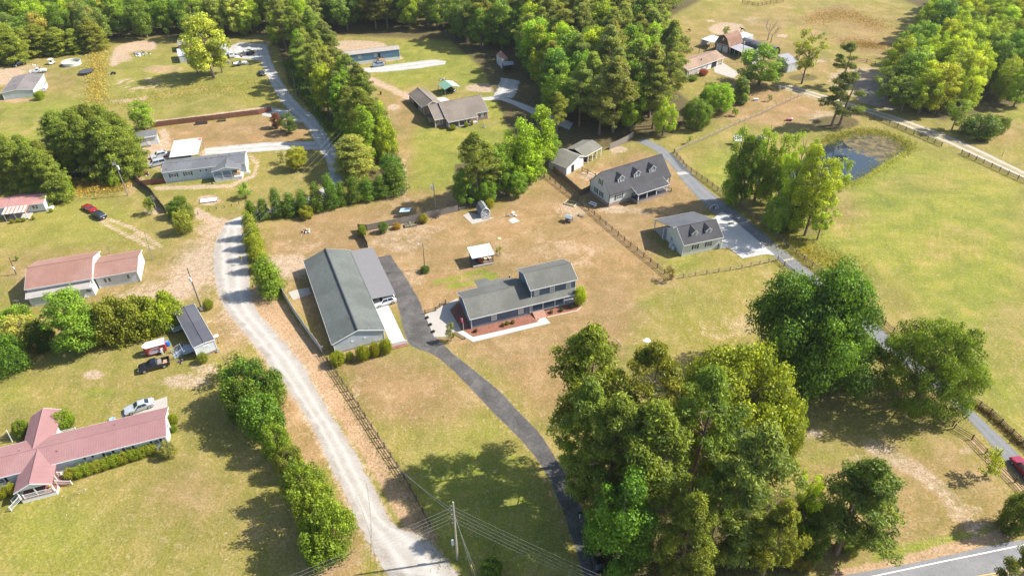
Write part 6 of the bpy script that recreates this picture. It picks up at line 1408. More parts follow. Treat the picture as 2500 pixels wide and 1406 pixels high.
MB().box(-.4, 2.6, -2.6, .3, 0, .25).build('porch_floor', M_conc, t); MB().box(8.0, 9.0, 1.0, 2.4, 0, .4).build('side_steps', WHITE, t)

# ---- gambrel barn group
t = thing('gambrel_barn', 'wooden gambrel barn with rusty brown roof and two white garage doors', 'barn', (78.57, 261.45, 0), R(-52.7))
Lb, Db = 6.4, 8.0; prof = [(0, 2.57), (1.25, 5.0), (3.2, 6.2), (5.15, 5.0), (6.4, 2.57)]
GW = mat('brown_barn_boards', (0.14, 0.105, 0.07), .9, .25, 1.5, stretch=(6, 6, 1))
m = MB(); n = len(prof); m.add([(0, .1, 0), (6.4, .1, 0)]+[(p[0], .1, p[1]) for p in prof[::-1]]+[(0, Db-.1, 0), (6.4, Db-.1, 0)]+[(p[0], Db-.1, p[1]) for p in prof[::-1]],
    [(0, 1, 2, 3, 4, 5, 6), (7, 13, 12, 11, 10, 9, 8), (0, 7, 8, 1), (1, 8, 9, 2), (0, 6, 13, 7)]); m.build('wall', GW, t)
RB = mat('rusty_brown_roofing', (0.19, 0.105, 0.068), .8, .2, .8, stain=(.26, .17, .12), stain_amt=.5)
for p, q_ in zip(prof, prof[1:]):
    ex = -0.15 if p[0] == 0 else 0; ey = .15 if q_[0] == 6.4 else 0
    MB().slab([(p[0]+ex, -.25, p[1]+.1+ex*1.5), (q_[0]+ey, -.25, q_[1]+.1-ey*1.5), (q_[0]+ey, Db+.1, q_[1]+.1-ey*1.5), (p[0]+ex, Db+.1, p[1]+.1+ex*1.5)], .1).build('roof', RB, t)
for u in (1.75, 4.65):
    d = MB().box(u-1.2, u+1.2, .02, .1, 0, 2.2).build('garage_door', WHITE, t); g = MB()
    for k in range(4): g.box(u-1.1, u+1.1, 0, .02, 2.2*(k+.07)/4, 2.2*(k+.93)/4)
    g.build('door_panels', WHITE, d)
MB().box(2.95, 3.5, .02, .1, 4.0, 5.0).build('loft_door', WHITE, t)
MB().add([(0, .0, 2.5), (6.4, .0, 2.5), (6.4, .1, 2.65), (0, .1, 2.65), (0, .1, 2.5), (6.4, .1, 2.5)], [(0, 1, 2, 3), (0, 4, 5, 1)]).build('trim_board', WHITE, t)
def leanto(name, label, quad, zz, m, wallm=None, wall=None, pm=STEEL, cat='shed', npost=3):
    P = [G(q[0], q[1], z) for q, z in zip(quad, zz)]; c = sum((p for p in P), Vector())/len(P); c.z = 0
    t = thing(name, label, cat, c); Q = [p-c for p in P]
    nrm = (Q[1]-Q[0]).cross(Q[2]-Q[1])
    if nrm.z < 0: Q = Q[::-1]
    MB().slab([tuple(q) for q in Q], .08).build('roof', m, t)
    for i in range(len(Q)):
        a, b = Q[i], Q[(i+1) % len(Q)]
        for k in range(npost): 
            p = a.lerp(b, (k+.12)/npost)*.97; MB().box(p.x-.07, p.x+.07, p.y-.07, p.y+.07, 0, a.lerp(b, (k+.12)/npost).z-.08).build('post', pm, t)
    if wall:
        for i, j in wall:
            Qi = [p-c for p in P]; a, b = Qi[i]*.97, Qi[j]*.97
            a.z = Qi[i].z-.09; b.z = Qi[j].z-.09
            d = Vector((b.y-a.y, a.x-b.x, 0)).normalized()*.05
            MB().add([(a.x, a.y, 0), (b.x, b.y, 0), b, a, (a.x+d.x, a.y+d.y, 0), (b.x+d.x, b.y+d.y, 0), b+d, a+d], [(0, 1, 2, 3), (4, 7, 6, 5), (3, 2, 6, 7), (0, 4, 5, 1), (1, 5, 6, 2), (0, 3, 7, 4)]).build('wall', wallm, t)
    return t
WMS = MATS['white_metal_sheet']
leanto('left_lean_to', 'white-roofed open shed at the left side of the gambrel barn', [(1712.3, 96.2), (1744, 104.8), (1756, 90.4), (1738.2, 86)], (2.7, 2.7, 3.0, 3.0), WMS, V_white, [(0, 3)])
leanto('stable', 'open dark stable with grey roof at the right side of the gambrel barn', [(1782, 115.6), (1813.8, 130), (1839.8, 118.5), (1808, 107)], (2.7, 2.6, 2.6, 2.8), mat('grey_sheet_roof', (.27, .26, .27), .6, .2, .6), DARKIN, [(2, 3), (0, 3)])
leanto('white_shed', 'white roofed shed behind the gambrel barn near the horse', [(1801, 84), (1807, 95.4), (1839.8, 86), (1816, 78)], (3.2, 2.8, 2.8, 3.2), WMS, V_white, [(0, 1), (1, 2), (2, 3), (3, 0)])
leanto('long_white_shed', 'long white shed with grey roof right of the broad farm tree', [(1899, 135), (1925, 158), (1952, 150), (1925, 130)], (3.0, 3.0, 3.2, 3.2), mat('grey_sheet_roof', (.27, .26, .27)), V_white, [(0, 1), (1, 2), (2, 3), (3, 0)])
leanto('white_panel_shed', 'small white walled shed between stable and broad farm tree', [(1832, 126), (1838, 142), (1856, 134), (1850, 120)], (2.6, 2.6, 2.6, 2.6), mat('grey_sheet_roof', (.27, .26, .27)), V_white, [(0, 1), (1, 2), (2, 3), (3, 0)])
# quonset hut
a_, b_ = G(1892, 136), G(1812, 112); L_ = (b_-a_).length; an = math.atan2(b_.y-a_.y, b_.x-a_.x)
t = thing('arched_hangar', 'black arched metal hangar behind the stable', 'hangar', a_, an)
rr_ = 2.9; ring = lambda x, r, n=14: [(x, -r*math.cos(PI*i/n), r*1.05*math.sin(PI*i/n)) for i in range(n+1)]
m = MB(); rg_ = [ring(L_*k/30, rr_*(1+(.02 if k % 2 else 0))) for k in range(31)]; nn = 15
m.add([p for q in rg_ for p in q], [(k*nn+i, k*nn+i+1, (k+1)*nn+i+1, (k+1)*nn+i) for k in range(30) for i in range(14)]); m.build('shell', mat('black_arched_metal', (0.05, 0.052, 0.06), .45, .2, .8, stain=(.22, .22, .23), stain_amt=.5), t)
m = MB(); m.add(ring(L_-.1, rr_*.98)+[(L_-.1, 0, 0)], [tuple(range(15))]); m.build('end_wall', DARKIN, t)
m = MB()
for i in range(14):
    p, q_ = ring(-.02, rr_*1.03)[i], ring(-.02, rr_*1.03)[i+1]; m.tube(p, q_, .08, .08, 4)
m.build('arch_rim', mat('black_arched_metal', (0.05, 0.052, 0.06)), t)

# ---- pavilion shed beside the cape house
e = G(1382.7, 428.6); f_ = G(1424.6, 405.0); an = math.atan2(f_.y-e.y, f_.x-e.x); Lw = (f_-e).length
t = thing('garden_shed', 'white garden shed with olive grey roof and long open pavilion bay', 'shed', e, an)
zl, zp, zr = 2.1, 3.8, 2.8; up_ = Lw*.72; Dp = 6.5; S_ol = shingle('olive_grey_shingle', (0.19, 0.18, 0.145))
MB().add([(.1, .1, 0), (Lw, .1, 0), (Lw, .1, zr), (up_, .1, zp-.15), (.1, .1, zl), (.1, Dp-.2, 0), (Lw, Dp-.2, 0), (Lw, Dp-.2, zr), (up_, Dp-.2, zp-.15), (.1, Dp-.2, zl)], [(0, 1, 2, 3, 4), (5, 9, 8, 7, 6), (0, 4, 9, 5), (1, 6, 7, 2)]).build('wall', V_white, t)
MB().box(.03, .12, .05, Dp-.2, 0, zl).build('left_wall', V_grey, t)
MB().slab([(-.2, -.15, zl+.0), (up_, -.15, zp), (up_, Dp, zp), (-.2, Dp, zl+.0)], .1).build('roof', S_ol, t)
MB().slab([(up_, -.15, zp), (Lw+.15, -.15, zr+.1), (Lw+.15, Dp, zr+.1), (up_, Dp, zp)], .1).build('roof', S_ol, t)
f = MB()
for p, q_ in (((-.2, zl), (up_, zp)), ((up_, zp), (Lw+.15, zr+.1))):
    f.add([(p[0], -.2, p[1]-.2), (q_[0], -.2, q_[1]-.2), (q_[0], -.2, q_[1]), (p[0], -.2, p[1]), (p[0], -.15, p[1]-.2), (q_[0], -.15, q_[1]-.2), (q_[0], -.15, q_[1]), (p[0], -.15, p[1])], [(0, 1, 2, 3), (7, 6, 5, 4), (3, 2, 6, 7)])
f.build('rake_board', WHITE, t); d = MB().box(Lw*.30, Lw*.44, .02, .1, 0, 2.0).build('door', DARKIN, t)
Lp = (G(1480, 388)-G(1424.6, 405)).length
shed_roof(t, [(Lw+.16, -.3, 2.75), (Lw+Lp, -.3, 2.75), (Lw+Lp, Dp*.5, 3.9), (Lw+.16, Dp*.5, 3.9)], .1, S_ol, 'pavilion_roof'); MB().slab([(Lw+.16, Dp*.5, 3.9), (Lw+Lp, Dp*.5, 3.9), (Lw+Lp, Dp, 2.9), (Lw+.16, Dp, 2.9)], .1).build('pavilion_roof', S_ol, t)
posts(t, [(Lw+Lp*k/4-.1, 0) for k in (1, 2, 3, 4)], 0, 2.7, WHITE, .18); posts(t, [(Lw+Lp*k/4-.1, Dp-.4) for k in (2, 4)], 0, 2.9, WHITE, .18)
MB().box(Lw+.3, Lw+Lp*.24, 2.5, Dp-.3, 0, 2.5).build('storage_bay', mat('brown_bay', (.06, .045, .04), .8, .3, 1), t)
MB().box(Lw+Lp*.30, Lw+Lp*.47, .6, 1.4, 0, .5).build('bench', WOODD, t); MB().box(Lw+Lp*.80, Lw+Lp*.92, .8, 1.0, 0, 1.4).build('swing', WOODT, t)

# ---- white-roofed pavilion in the back yard
e, f_ = G(1155.3, 653.4), G(1205.4, 643.7); an = math.atan2(f_.y-e.y, f_.x-e.x); Lw = (f_-e).length
t = thing('pavilion', 'open pavilion with flat white roof and furnished deck in the back yard', 'pavilion', e, an)
MB().box(0, Lw, 0, 3.5, 0, .35).build('deck', WOODB, t); MB().box(-.02, Lw+.02, -.06, 0, .15, .38).build('deck_edge', WHITE, t)
MB().slab([(-.2, -.3, 2.65), (Lw+.2, -.3, 2.65), (Lw+.2, 3.9, 2.9), (-.2, 3.9, 2.9)], .09).build('roof', mat('white_metal_sheet', (.6, .6, .6)), t)
posts(t, [(.1, .1), (Lw-.1, .1), (.1, 3.3), (Lw-.1, 3.3), (Lw-.1, 1.7)], .35, 2.7, WOODD, .13)
picket_rail(t, [(.1, 3.3), (.1, .1)], .35, .8, WOODD, gap=.25); picket_rail(t, [(Lw-.1, 3.3), (Lw-.1, .2)], .35, .8, WOODD, gap=.25)
for (u, v, cm, lb, nm) in ((1.3, 1.4, mat('navy_cloth', (.03, .04, .14), .8), 'navy folding chair on the white-roofed pavilion deck', 'folding_chair'), (2.0, .9, mat('orange_red_plastic', (.45, .08, .03), .5), 'orange red small chair on the pavilion deck', 'small_chair'), (3.2, 1.6, mat('cream_cushion', (.5, .42, .33), .8), 'cream cushioned chair, middle of the pavilion deck', 'cushioned_chair'), (4.2, 1.5, mat('cream_cushion', (.5, .42, .33)), 'cream cushioned chair at the right end of the pavilion deck', 'cushioned_chair')):
    w3 = Matrix.Rotation(an, 3, 'Z') @ Vector((u, v, 0))+e
    c = thing(nm, lb, 'chair', (w3.x, w3.y, .35), an+.3)
    MB().box(-.35, .35, -.35, .35, .32, .45).build('seat', cm, c); MB().box(-.35, .35, .28, .4, .45, .95).build('backrest', cm, c)
    for sx in (-.3, .3):
        for sy in (-.3, .3): MB().box(sx-.03, sx+.03, sy-.03, sy+.03, 0, .32).build('leg', WOODD, c)

# ---- little barn shed
e, f_ = G(1174.6, 533.7), G(1196.6, 529.3); an = math.atan2(f_.y-e.y, f_.x-e.x); Lw = (f_-e).length
t = thing('little_barn_shed', 'small blue-grey gambrel shed with white crossed doors on a concrete pad', 'shed', e, an)
pr = [(0, 1.5), (.35, 2.25), (Lw/2, 2.75), (Lw-.35, 2.25), (Lw, 1.5)]; Dd = 3.6; BG_ = mat('blue_grey_boards', (.17, .20, .25), .8, .1, 1)
MB().add([(0, 0, .1), (Lw, 0, .1)]+[(p[0], 0, p[1]) for p in pr[::-1]]+[(0, Dd, .1), (Lw, Dd, .1)]+[(p[0], Dd, p[1]) for p in pr[::-1]], [(0, 1, 2, 3, 4, 5, 6), (7, 13, 12, 11, 10, 9, 8), (1, 8, 9, 2), (0, 6, 13, 7)]).build('wall', BG_, t)
for p, q_ in zip(pr, pr[1:]): MB().slab([(p[0], -.12, p[1]+.08), (q_[0], -.12, q_[1]+.08), (q_[0], Dd+.1, q_[1]+.08), (p[0], Dd+.1, p[1]+.08)], .06).build('roof', mat('grey_shed_roof', (.16, .165, .165), .8, .1, 1), t)
tr_ = MB()
for p, q_ in zip(pr, pr[1:]): tr_.tube((p[0], -.14, p[1]), (q_[0], -.14, q_[1]), .07, .07, 4)
tr_.box(-.02, .12, -.05, 0, .1, 1.5).box(Lw-.12, Lw+.02, -.05, 0, .1, 1.5); tr_.build('trim', WHITE, t)
for s_ in (0, 1):
    u0, u1 = Lw/2-1.0*(1-s_)+.0*s_, Lw/2+1.0*s_; d = MB().box(u0+.03, u1-.03, -.05, 0, .15, 1.95).build('door', BG_, t); g = MB()
    for z in (.15, 1.0, 1.85): g.box(u0+.03, u1-.03, -.09, -.05, z, z+.1)
    g.box(u0+.03, u0+.13, -.09, -.05, .15, 1.95).box(u1-.13, u1-.03, -.09, -.05, .15, 1.95)
    for z in (.2, 1.05): g.tube((u0+.1, -.08, z), (u1-.1, -.08, z+.8), .04, .04, 4).tube((u0+.1, -.08, z+.8), (u1-.1, -.08, z), .04, .04, 4)
    g.build('cross_brace', WHITE, d)
MB().slab([(.3, -1.0, .07), (Lw-.3, -1.0, .07), (Lw-.3, 0, .2), (.3, 0, .2)], .05).build('ramp', WOODG, t)

# ---- top left sheds behind the sycamore
leanto('white_shed', 'white shed half hidden behind the yellow sycamore', [(431, 120), (434.6, 138), (470, 134), (462, 119)], (2.8, 2.6, 2.6, 2.8), WMS, V_white, [(0, 1), (1, 2), (2, 3), (3, 0)])
leanto('white_lean_to', 'small white roofed store at the right side of the yellow sycamore', [(534, 110), (538, 122), (556, 118), (550, 105)], (2.4, 2.4, 2.4, 2.4), WMS, V_white, [(0, 1), (1, 2), (2, 3), (3, 0)])
leanto('old_grey_shed', 'old grey shed behind the white one left of the sycamore', [(432, 99), (434, 112), (458, 108), (455, 97)], (2.6, 2.6, 2.6, 2.6), mat('old_grey_roof', (.22, .2, .17), .9, .3, 1), GW, [(0, 1), (1, 2), (2, 3), (3, 0)])
# ---- shed in the shade at the wood edge
leanto('rusty_shed', 'white walled shed with rusty roof in the shade of the central wood', [(1212, 133), (1226, 148), (1240, 142), (1222, 124)], (3.2, 3.2, 3.2, 3.2), mat('rusty_sheet', (.38, .16, .10)), V_white, [(0, 1), (1, 2), (2, 3), (3, 0)])
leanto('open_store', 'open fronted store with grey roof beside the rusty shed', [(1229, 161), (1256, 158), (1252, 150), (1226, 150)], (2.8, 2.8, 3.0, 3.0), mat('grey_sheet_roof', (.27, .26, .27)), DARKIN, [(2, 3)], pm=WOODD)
# ---------------------------------------------------------------- fences
_postm = {}
def rail_fence(label, pts, sp, h, rails, m, group='rail fences', pr=0.075, rr=0.045, flatr=True, name='rail_fence', topm=None):
    P = [G(*p) for p in pts]; t = thing(name, label, 'fence', P[0], 0, group); o = P[0]
    key = (h, pr, m.name)
    if key not in _postm: _postm[key] = MB().box(-pr, pr, -pr, pr, 0, h+.12).mesh('post', m)
    n_p = 0
    for a, b in zip(P, P[1:]):
        L = (b-a).length; n = max(1, round(L/sp)); an = math.atan2(b.y-a.y, b.x-a.x); s = L/n
        rk = ('r', round(s, 2), h, m.name)
        if rk not in _postm: _postm[rk] = MB().box(0.0, s, -.022 if flatr else -rr, .022 if flatr else rr, -.055 if flatr else -rr, .055 if flatr else rr).mesh('rail', m)
        for i in range(n):
            p = a.lerp(b, i/n); tl = random.uniform(-.03, .03)
            put('post', _postm[key], t, p-o, (tl, random.uniform(-.03, .03), an))
            for k in range(rails):
                z = h*(k+.75)/rails*.98
                put('rail', _postm[rk], t, Vector((p.x-o.x-math.sin(an)*-.09, p.y-o.y-math.cos(an)*.09, z+random.uniform(-.02, .02))), (0, random.uniform(-.006, .006), an))
    put('post', _postm[key], t, P[-1]-o, (0, 0, an)); return t
def board_fence(label, pts, h, m, sp=2.4, bw=.14, group='board fences', name='board_fence', thick=.03, top=None):
    P = [G(*p) for p in pts]; t = thing(name, label, 'fence', P[0], 0, group); o = P[0]
    for a, b in zip(P, P[1:]):
        L = (b-a).length; n = max(1, round(L/sp)); an = math.atan2(b.y-a.y, b.x-a.x); s = L/n
        for i in range(n):
            q = MB(); k = int(s/(bw+.012))
            for j in range(k):
                x = s*j/k; hh = h+random.uniform(-.035, .02)
                q.box(x, x+s/k-.015, -thick, 0.0, .03, hh)
            q.box(0, s, 0.0, .04, h*.25, h*.25+.09).box(0, s, 0.0, .04, h*.75, h*.75+.09)
            p = a.lerp(b, i/n); me = q.mesh('panel', m)
            put('panel', me, t, p-o, (random.uniform(-.02, .02), 0, an))
            key = ('bp', h, m.name)
            if key not in _postm: _postm[key] = MB().box(-.05, .05, .0, .1, 0, h+.08).mesh('post', m)
            put('post', _postm[key], t, p-o, (0, 0, an))
    return t
rail_fence('weathered rail fence between the gravel road and the front lawn', [(789,868),(825,918),(876,994),(909,1046),(988,1166),(1050,1283)], 2.35, 1.25, 3, WOODD)
rail_fence('long brown rail fence running diagonally past the cape house', [(1329.5,430),(1396,481),(1437,514),(1524,589),(1639.5,683)], 2.55, 1.15, 3, WOODD)
rail_fence('rail fence with pale rails along the lawn below the garage', [(1639.5,683),(1725,669.5),(1810,656),(1898,636)], 2.5, 1.1, 2, mat('pale_weathered_rail', (.30, .25, .18), .9, .2, 2))
rail_fence('rail fence at the lawn side of the grey drive, upper part', [(1898,636),(1914,649.5),(1937,668.7),(1960,686),(2060,775),(2200,910),(2325,1040)], 2.5, 1.15, 3, WOODD)
rail_fence('rail fence at the lawn side of the grey drive, by the lime tree', [(2328,1046),(2372,1073),(2405,1107),(2477,1177),(2530,1235)], 2.5, 1.15, 3, WOODD)
rail_fence('rail fence at the pond side of the grey drive', [(1645,374),(1675,411),(1726,447),(1778,486),(1862,546),(1924,606),(2003,667)], 2.4, 1.2, 4, WOODB)
rail_fence('brown rail fence along the pasture, right of the grey drive', [(2003,667),(2180,812),(2365,974.5),(2416,1010),(2469,1060),(2520,1108)], 2.4, 1.25, 4, WOODB)
rail_fence('pale paddock fence climbing from the grey drive to the farm track', [(1647,373),(1678,358),(1744,330),(1790,307),(1860,279),(1929,246),(1958,233)], 2.5, 1.15, 3, mat('pale_weathered_rail', (.30, .25, .18)))
rail_fence('dark rail fence along the pond side of the dirt road, upper stretch', [(2062,266),(2152,296),(2230,328),(2298,358)], 2.5, 1.2, 4, WOODD)
rail_fence('dark rail fence along the pond side of the dirt road, lower stretch', [(2346,376),(2400,400),(2460,428),(2560,472)], 2.5, 1.2, 4, WOODD)
rail_fence('brown corral fence at the top of the far pasture', [(1812,8),(1850,16),(1880,10),(1912,6)], 2.8, 1.3, 3, WOODR)
rail_fence('short dark fence in the pen behind the cape house', [(1420.6,420),(1434,426),(1453,436)], 2.2, 1.5, 2, WOODD)
rail_fence('low weathered fence behind the rail fence corner', [(1206,486),(1240,474),(1290,452),(1330,433)], 2.6, .9, 2, WOODG)
rail_fence('low weathered fence between picket fence and barn shed', [(1122,515),(1150,506),(1160,503)], 2.2, .9, 2, WOODG)
rail_fence('short rail fence between driveway and blue house', [(1038,766),(1064,759),(1074,751),(1088,741)], 2.2, 1.0, 2, WOODD)
rail_fence('low landscape rails by the flag pole', [(1112,815),(1136,828)], 2.0, .5, 2, WOODG)
rail_fence('brown corral fence right of the farm track', [(2085,149),(2115,153),(2135,160)], 2.8, 1.2, 2, WOODR)
board_fence('grey picket fence along the top of the back yard', [(875,562),(897,563.6),(980,547),(1066,528),(1119,516)], 1.75, WOODG)
board_fence('dark picket fence running from the yard corner to the workshop', [(875,562),(886,583),(899,605)], 1.75, WOODD)
board_fence('brown privacy fence left of the cape house', [(1350,419),(1384,448),(1418.6,478.4),(1441,467)], 1.85, WOODB)
board_fence('grey privacy fence behind the long pavilion', [(1488,366),(1510,356),(1532,345),(1546,335)], 1.85, WOODG)
board_fence('red brown board fence at the top of the mobile home yard', [(371,312),(440,303),(520,294),(599,284),(632,280),(664,272)], 1.7, WOODR)
board_fence('red brown deck fence at the mobile home corner', [(335,419),(340,455),(372,451),(407.5,447.5)], 1.6, WOODR)
board_fence('dark shaded board fence curving down to the island bed', [(320,410),(335,446),(371,474),(388,497),(407,521)], 1.8, mat('shaded_side_boards', (.075, .055, .05), .9, .2, 2))  # shade on this side of the fence is put into the board colour
board_fence('pale vinyl fence between the gravel road and the workshop', [(683,705),(722,770),(755,817),(787,862)], 1.75, mat('dull_white_vinyl', (.42, .41, .39), .6, .06, 1))
# small stakes along the lane
for i, (px, py) in enumerate([(484,524),(511,515),(529,511),(548,507),(566,503),(584,499)]):
    b = G(px, py); t = thing('stake', ['leftmost short stake along the lane edge', 'second short stake along the lane edge', 'third short stake along the lane edge', 'fourth short stake along the lane edge', 'fifth short stake along the lane edge', 'rightmost short stake along the lane edge'][i], 'stake', b, 0, 'short stakes along the lane edge')
    MB().box(-.06, .06, -.06, .06, 0, .75).build('post', WOODD, t); MB().box(-.07, .07, -.07, .07, .75, .80).build('cap', WOODG, t)
# metal gate
a, b = G(944, 486), G(986, 476); L = (b-a).length; t = thing('metal_gate', 'grey tubular metal gate at the end of the cedar row', 'gate', a, math.atan2(b.y-a.y, b.x-a.x))
for k in range(5): MB().tube((0, 0, .3+.25*k), (L, 0, .3+.25*k), .035, .035, 5).build('bar', STEEL, t)
for x in (0, L/2, L): MB().tube((x, 0, 0), (x, 0, 1.4), .05, .05, 6).build('post', STEEL, t)
# ---------------------------------------------------------------- poles and wires
POLEW = mat('grey_pole_wood', (.22, .19, .15), .9, .2, 2); POLED = mat('dark_pole_wood', (.09, .075, .06), .9, .2, 2); WIRE = mat('pale_wire', (.24, .24, .23), .6, .05, 1); DWIRE = mat('dark_wire', (.10, .10, .10), .6, .1, 1)
PORC = mat('grey_enamel', (.50, .52, .54), .4, .06, 1)
def pole(label, bx, by, tx, ty, m, r=.15, name='utility_pole', group=None):
    b = G(bx, by); h = height_at(b, ty); t = thing(name, label, 'pole', b, 0, group)
    # slight lean so that its top stands where the photo shows it
    e = G(tx, ty, h); d = Vector((max(-.9, min(.9, e.x-b.x)), max(-.5, min(.5, e.y-b.y)), h))
    MB().tube((0, 0, 0), d, r, r*.62, 8).build('shaft', m, t); return t, b, d
def wire(a, b, sag, m, r=.014, n=14, label=None, group=None):
    mb = MB(); P = [a.lerp(b, i/n)+Vector((0, 0, -sag*4*(i/n)*(1-i/n))) for i in range(n+1)]
    o = mb.path([p-a for p in P], r, 4).build('wire', m); o.location = a; tag(o, label, 'wire', group); return o
tA, bA, dA = pole('utility pole with transformer left of the mobile home', 313, 478, 278, 392, POLEW)
MB().at(dA.x*.8+.35, dA.y*.8, dA.z*.8).tube((0, 0, -.5), (0, 0, .5), .26, .26, 10).build('transformer', PORC, tA); MB().at(dA.x*.96, dA.y*.96, dA.z*.96).box(-.9, .3, -.05, .05, -.06, .06).build('crossarm', POLEW, tA); MB().at(dA.x*.9-.5, dA.y*.9, dA.z*.9).box(-.25, .15, -.12, .12, -.3, .3).build('fuse_box', PORC, tA)
tB, bB, dB = pole('dark utility pole beside the office trailer', 493, 757, 457, 655, POLED)
MB().at(dB.x*.76, dB.y*.76-.3, dB.z*.76).tube((0, 0, -.45), (0, 0, .45), .22, .22, 10).build('transformer', PORC, tB); MB().box(-.22, .22, -.22, .22, 0, .9).build('base_sleeve', WHITE, tB)
tC, bC, dC = pole('yard lamp pole in the middle of the back yard', 1037.5, 657, 1032, 594, POLED, .10, 'lamp_pole')
MB().tube(dC*.98, dC+Vector((-.9, -.25, .15)), .04, .04, 5).build('arm', STEEL, tC); MB().at(dC.x-.95, dC.y-.27, dC.z+.1).tube((0, 0, -.2), (0, 0, .1), .18, .1, 8).build('lamp_head', PORC, tC)
tD, bD, dD = pole('utility pole with hanging transformer behind the picket fence', 1065, 521, 1057, 443, POLEW)
MB().at(dD.x*.82-.4, dD.y*.82, dD.z*.82).tube((0, 0, -.6), (0, 0, .5), .25, .25, 10).build('transformer', PORC, tD)
tE, bE, dE = pole('tall corner utility pole with five line wires beside the gravel road', 1117, 1366, 1106, 1225, mat('pale_pole_wood', (.34, .31, .24), .9, .2, 2), .17)
MB().at(dE.x*.25-.45, dE.y*.25, dE.z*.32).tube((0, 0, -.45), (0, 0, .45), .2, .2, 10).build('transformer', PORC, tE)
for k in range(5): MB().at(dE.x*(.93-.07*k), dE.y*(.93-.07*k), dE.z*(.93-.07*k)).tube((0, 0, 0), (-.35, .1, .03), .05, .05, 6).build('insulator', PORC, tE)
tF, bF, dF = pole('thin leaning pole behind the red-roofed barn', 373, 633, 352, 566, POLEW, .09)
tG, bG, dG = pole('bare pole in front of the left pines', 133, 487, 107, 425, POLEW, .13)
tH, bH, dH = pole('thin dark pole left of the red-roofed barn', 40, 670, 22, 629, POLED, .10); MB().at(dH.x*.5, dH.y*.5-.15, dH.z*.4).box(-.15, .15, -.1, .1, -.3, .3).build('meter_box', WHITE, tH)
tI, bI, dI = pole('wooden pole with short crossarm in the left hedge', 58, 772, 37, 733, POLEW, .10); MB().at(dI.x, dI.y, dI.z*.97).box(-.6, .6, -.05, .05, -.05, .05).build('crossarm', POLEW, tI)
tJ, bJ, dJ = pole('pale metal pole at the corner of the garden shed', 1363, 416, 1364.5, 360, STEEL, .06)
tK, bK, dK = pole('thin grey pole right of the little barn shed', 1184, 494, 1184, 440, POLEW, .08)
tL, bL, dL = pole('utility pole with transformer in front of the stable', 1810, 152, 1819, 88, POLEW); MB().at(dL.x*.75, dL.y*.75-.3, dL.z*.75).tube((0, 0, -.4), (0, 0, .4), .25, .25, 10).build('transformer', PORC, tL)
tM, bM, dM = pole('thin pole left of the gambrel barn', 1706, 131, 1711, 97, POLED, .09)
tN, bN, dN = pole('pale pole at the lane foot of the tall tree belt', 723.7, 238, 713, 171, POLEW, .12)
tO, bO, dO = pole('short pale post behind the red-roofed barn', 268, 620, 263, 601, POLEW, .09)
tP, bP, dP = pole('thin post in the field right of the dirt road', 2446, 381, 2452, 368, POLED, .07)
tQ, bQ, dQ = pole('short white post beside the rear wing of the red-roofed house', 30, 1078, 16, 1050, WHITE, .09)
pole('second pole deep in the belt beside the lane', 768, 280, 766, 240, POLEW, .10)
# main line
A0 = bE+dE
farL = G(560, 1470, 9.5); farR = G(1720, 1450, 9.8)
for k in range(5):
    z = -1.0-.78*k; p = A0+Vector((-.05*k, 0, z))
    wire(p, farL+Vector((-30, -12, -.75*k)), 1.2, WIRE, .013, label=['topmost', 'second', 'third', 'fourth', 'lowest'][k]+' wire from the corner pole towards the lower left', group='line wires of the corner pole')
    wire(p, farR+Vector((10, -8, -.75*k)), 1.0, WIRE, .013, label=['topmost', 'second', 'third', 'fourth', 'lowest'][k]+' wire from the corner pole towards the lower right', group='line wires of the corner pole')
for k in range(2): wire(A0+Vector((0, 0, -1.8-k)), G(955+8*k, 1130, 4.0+2.2*k), .4, WIRE, .02, label=['upper', 'lower'][k]+' tap wire from the corner pole along the roadside fence', group='tap wires of the corner pole')
for k in range(3): wire(A0+Vector((0, 0, -2.0-.7*k)), G(1160+k*6, 1420, 0), 0, WIRE, .02, 2, label=['left', 'middle', 'right'][k]+' guy wire slanting down from the corner pole', group='guy wires of the corner pole')
gq = MB()
a, b = G(1163, 1412, 0.1), G(1150, 1378, 1.9); gq.tube((0, 0, 0), b-a, .06, .06, 6); o = gq.build('guy_guard', mat('yellow_guard', (.6, .36, .03), .5)); o.location = a; tag(o, 'yellow guard sleeve on a guy wire of the corner pole', 'guard')
# service wires over the cedars
topB = bB+dB
for k in range(3):
    wire(G(528, 640-16*k, 6.2), G(842, 330-16*k, 11), .4, WIRE, .011, label=['lower', 'middle', 'upper'][k]+' of three pale wires over the roadside cedars', group='pale wires over the roadside cedars')
wire(topB+Vector((0, 0, -.8)), G(528, 640, 6.2), .2, DWIRE, .02, label='dark wire from the office pole to the cedars')
wire(topB+Vector((0, 0, -1.2)), G(500, 840, 3.1), .5, DWIRE, .02, label='dark service wire from the pole to the office roof')
wire(topB+Vector((0, 0, -1.0)), G(345, 715, 3.2), .7, DWIRE, .02, label='dark service wire from the pole towards the red-roofed barn')
wire(bA+dA+Vector((0, 0, -.5)), bG+dG, .8, DWIRE, .02, label='thin wire between the mobile home pole and the pine pole')
wire(bL+dL+Vector((0, 0, -.6)), G(1768, 139, 2.8), .6, DWIRE, .02, label='thin service wire to the brown-roofed house')

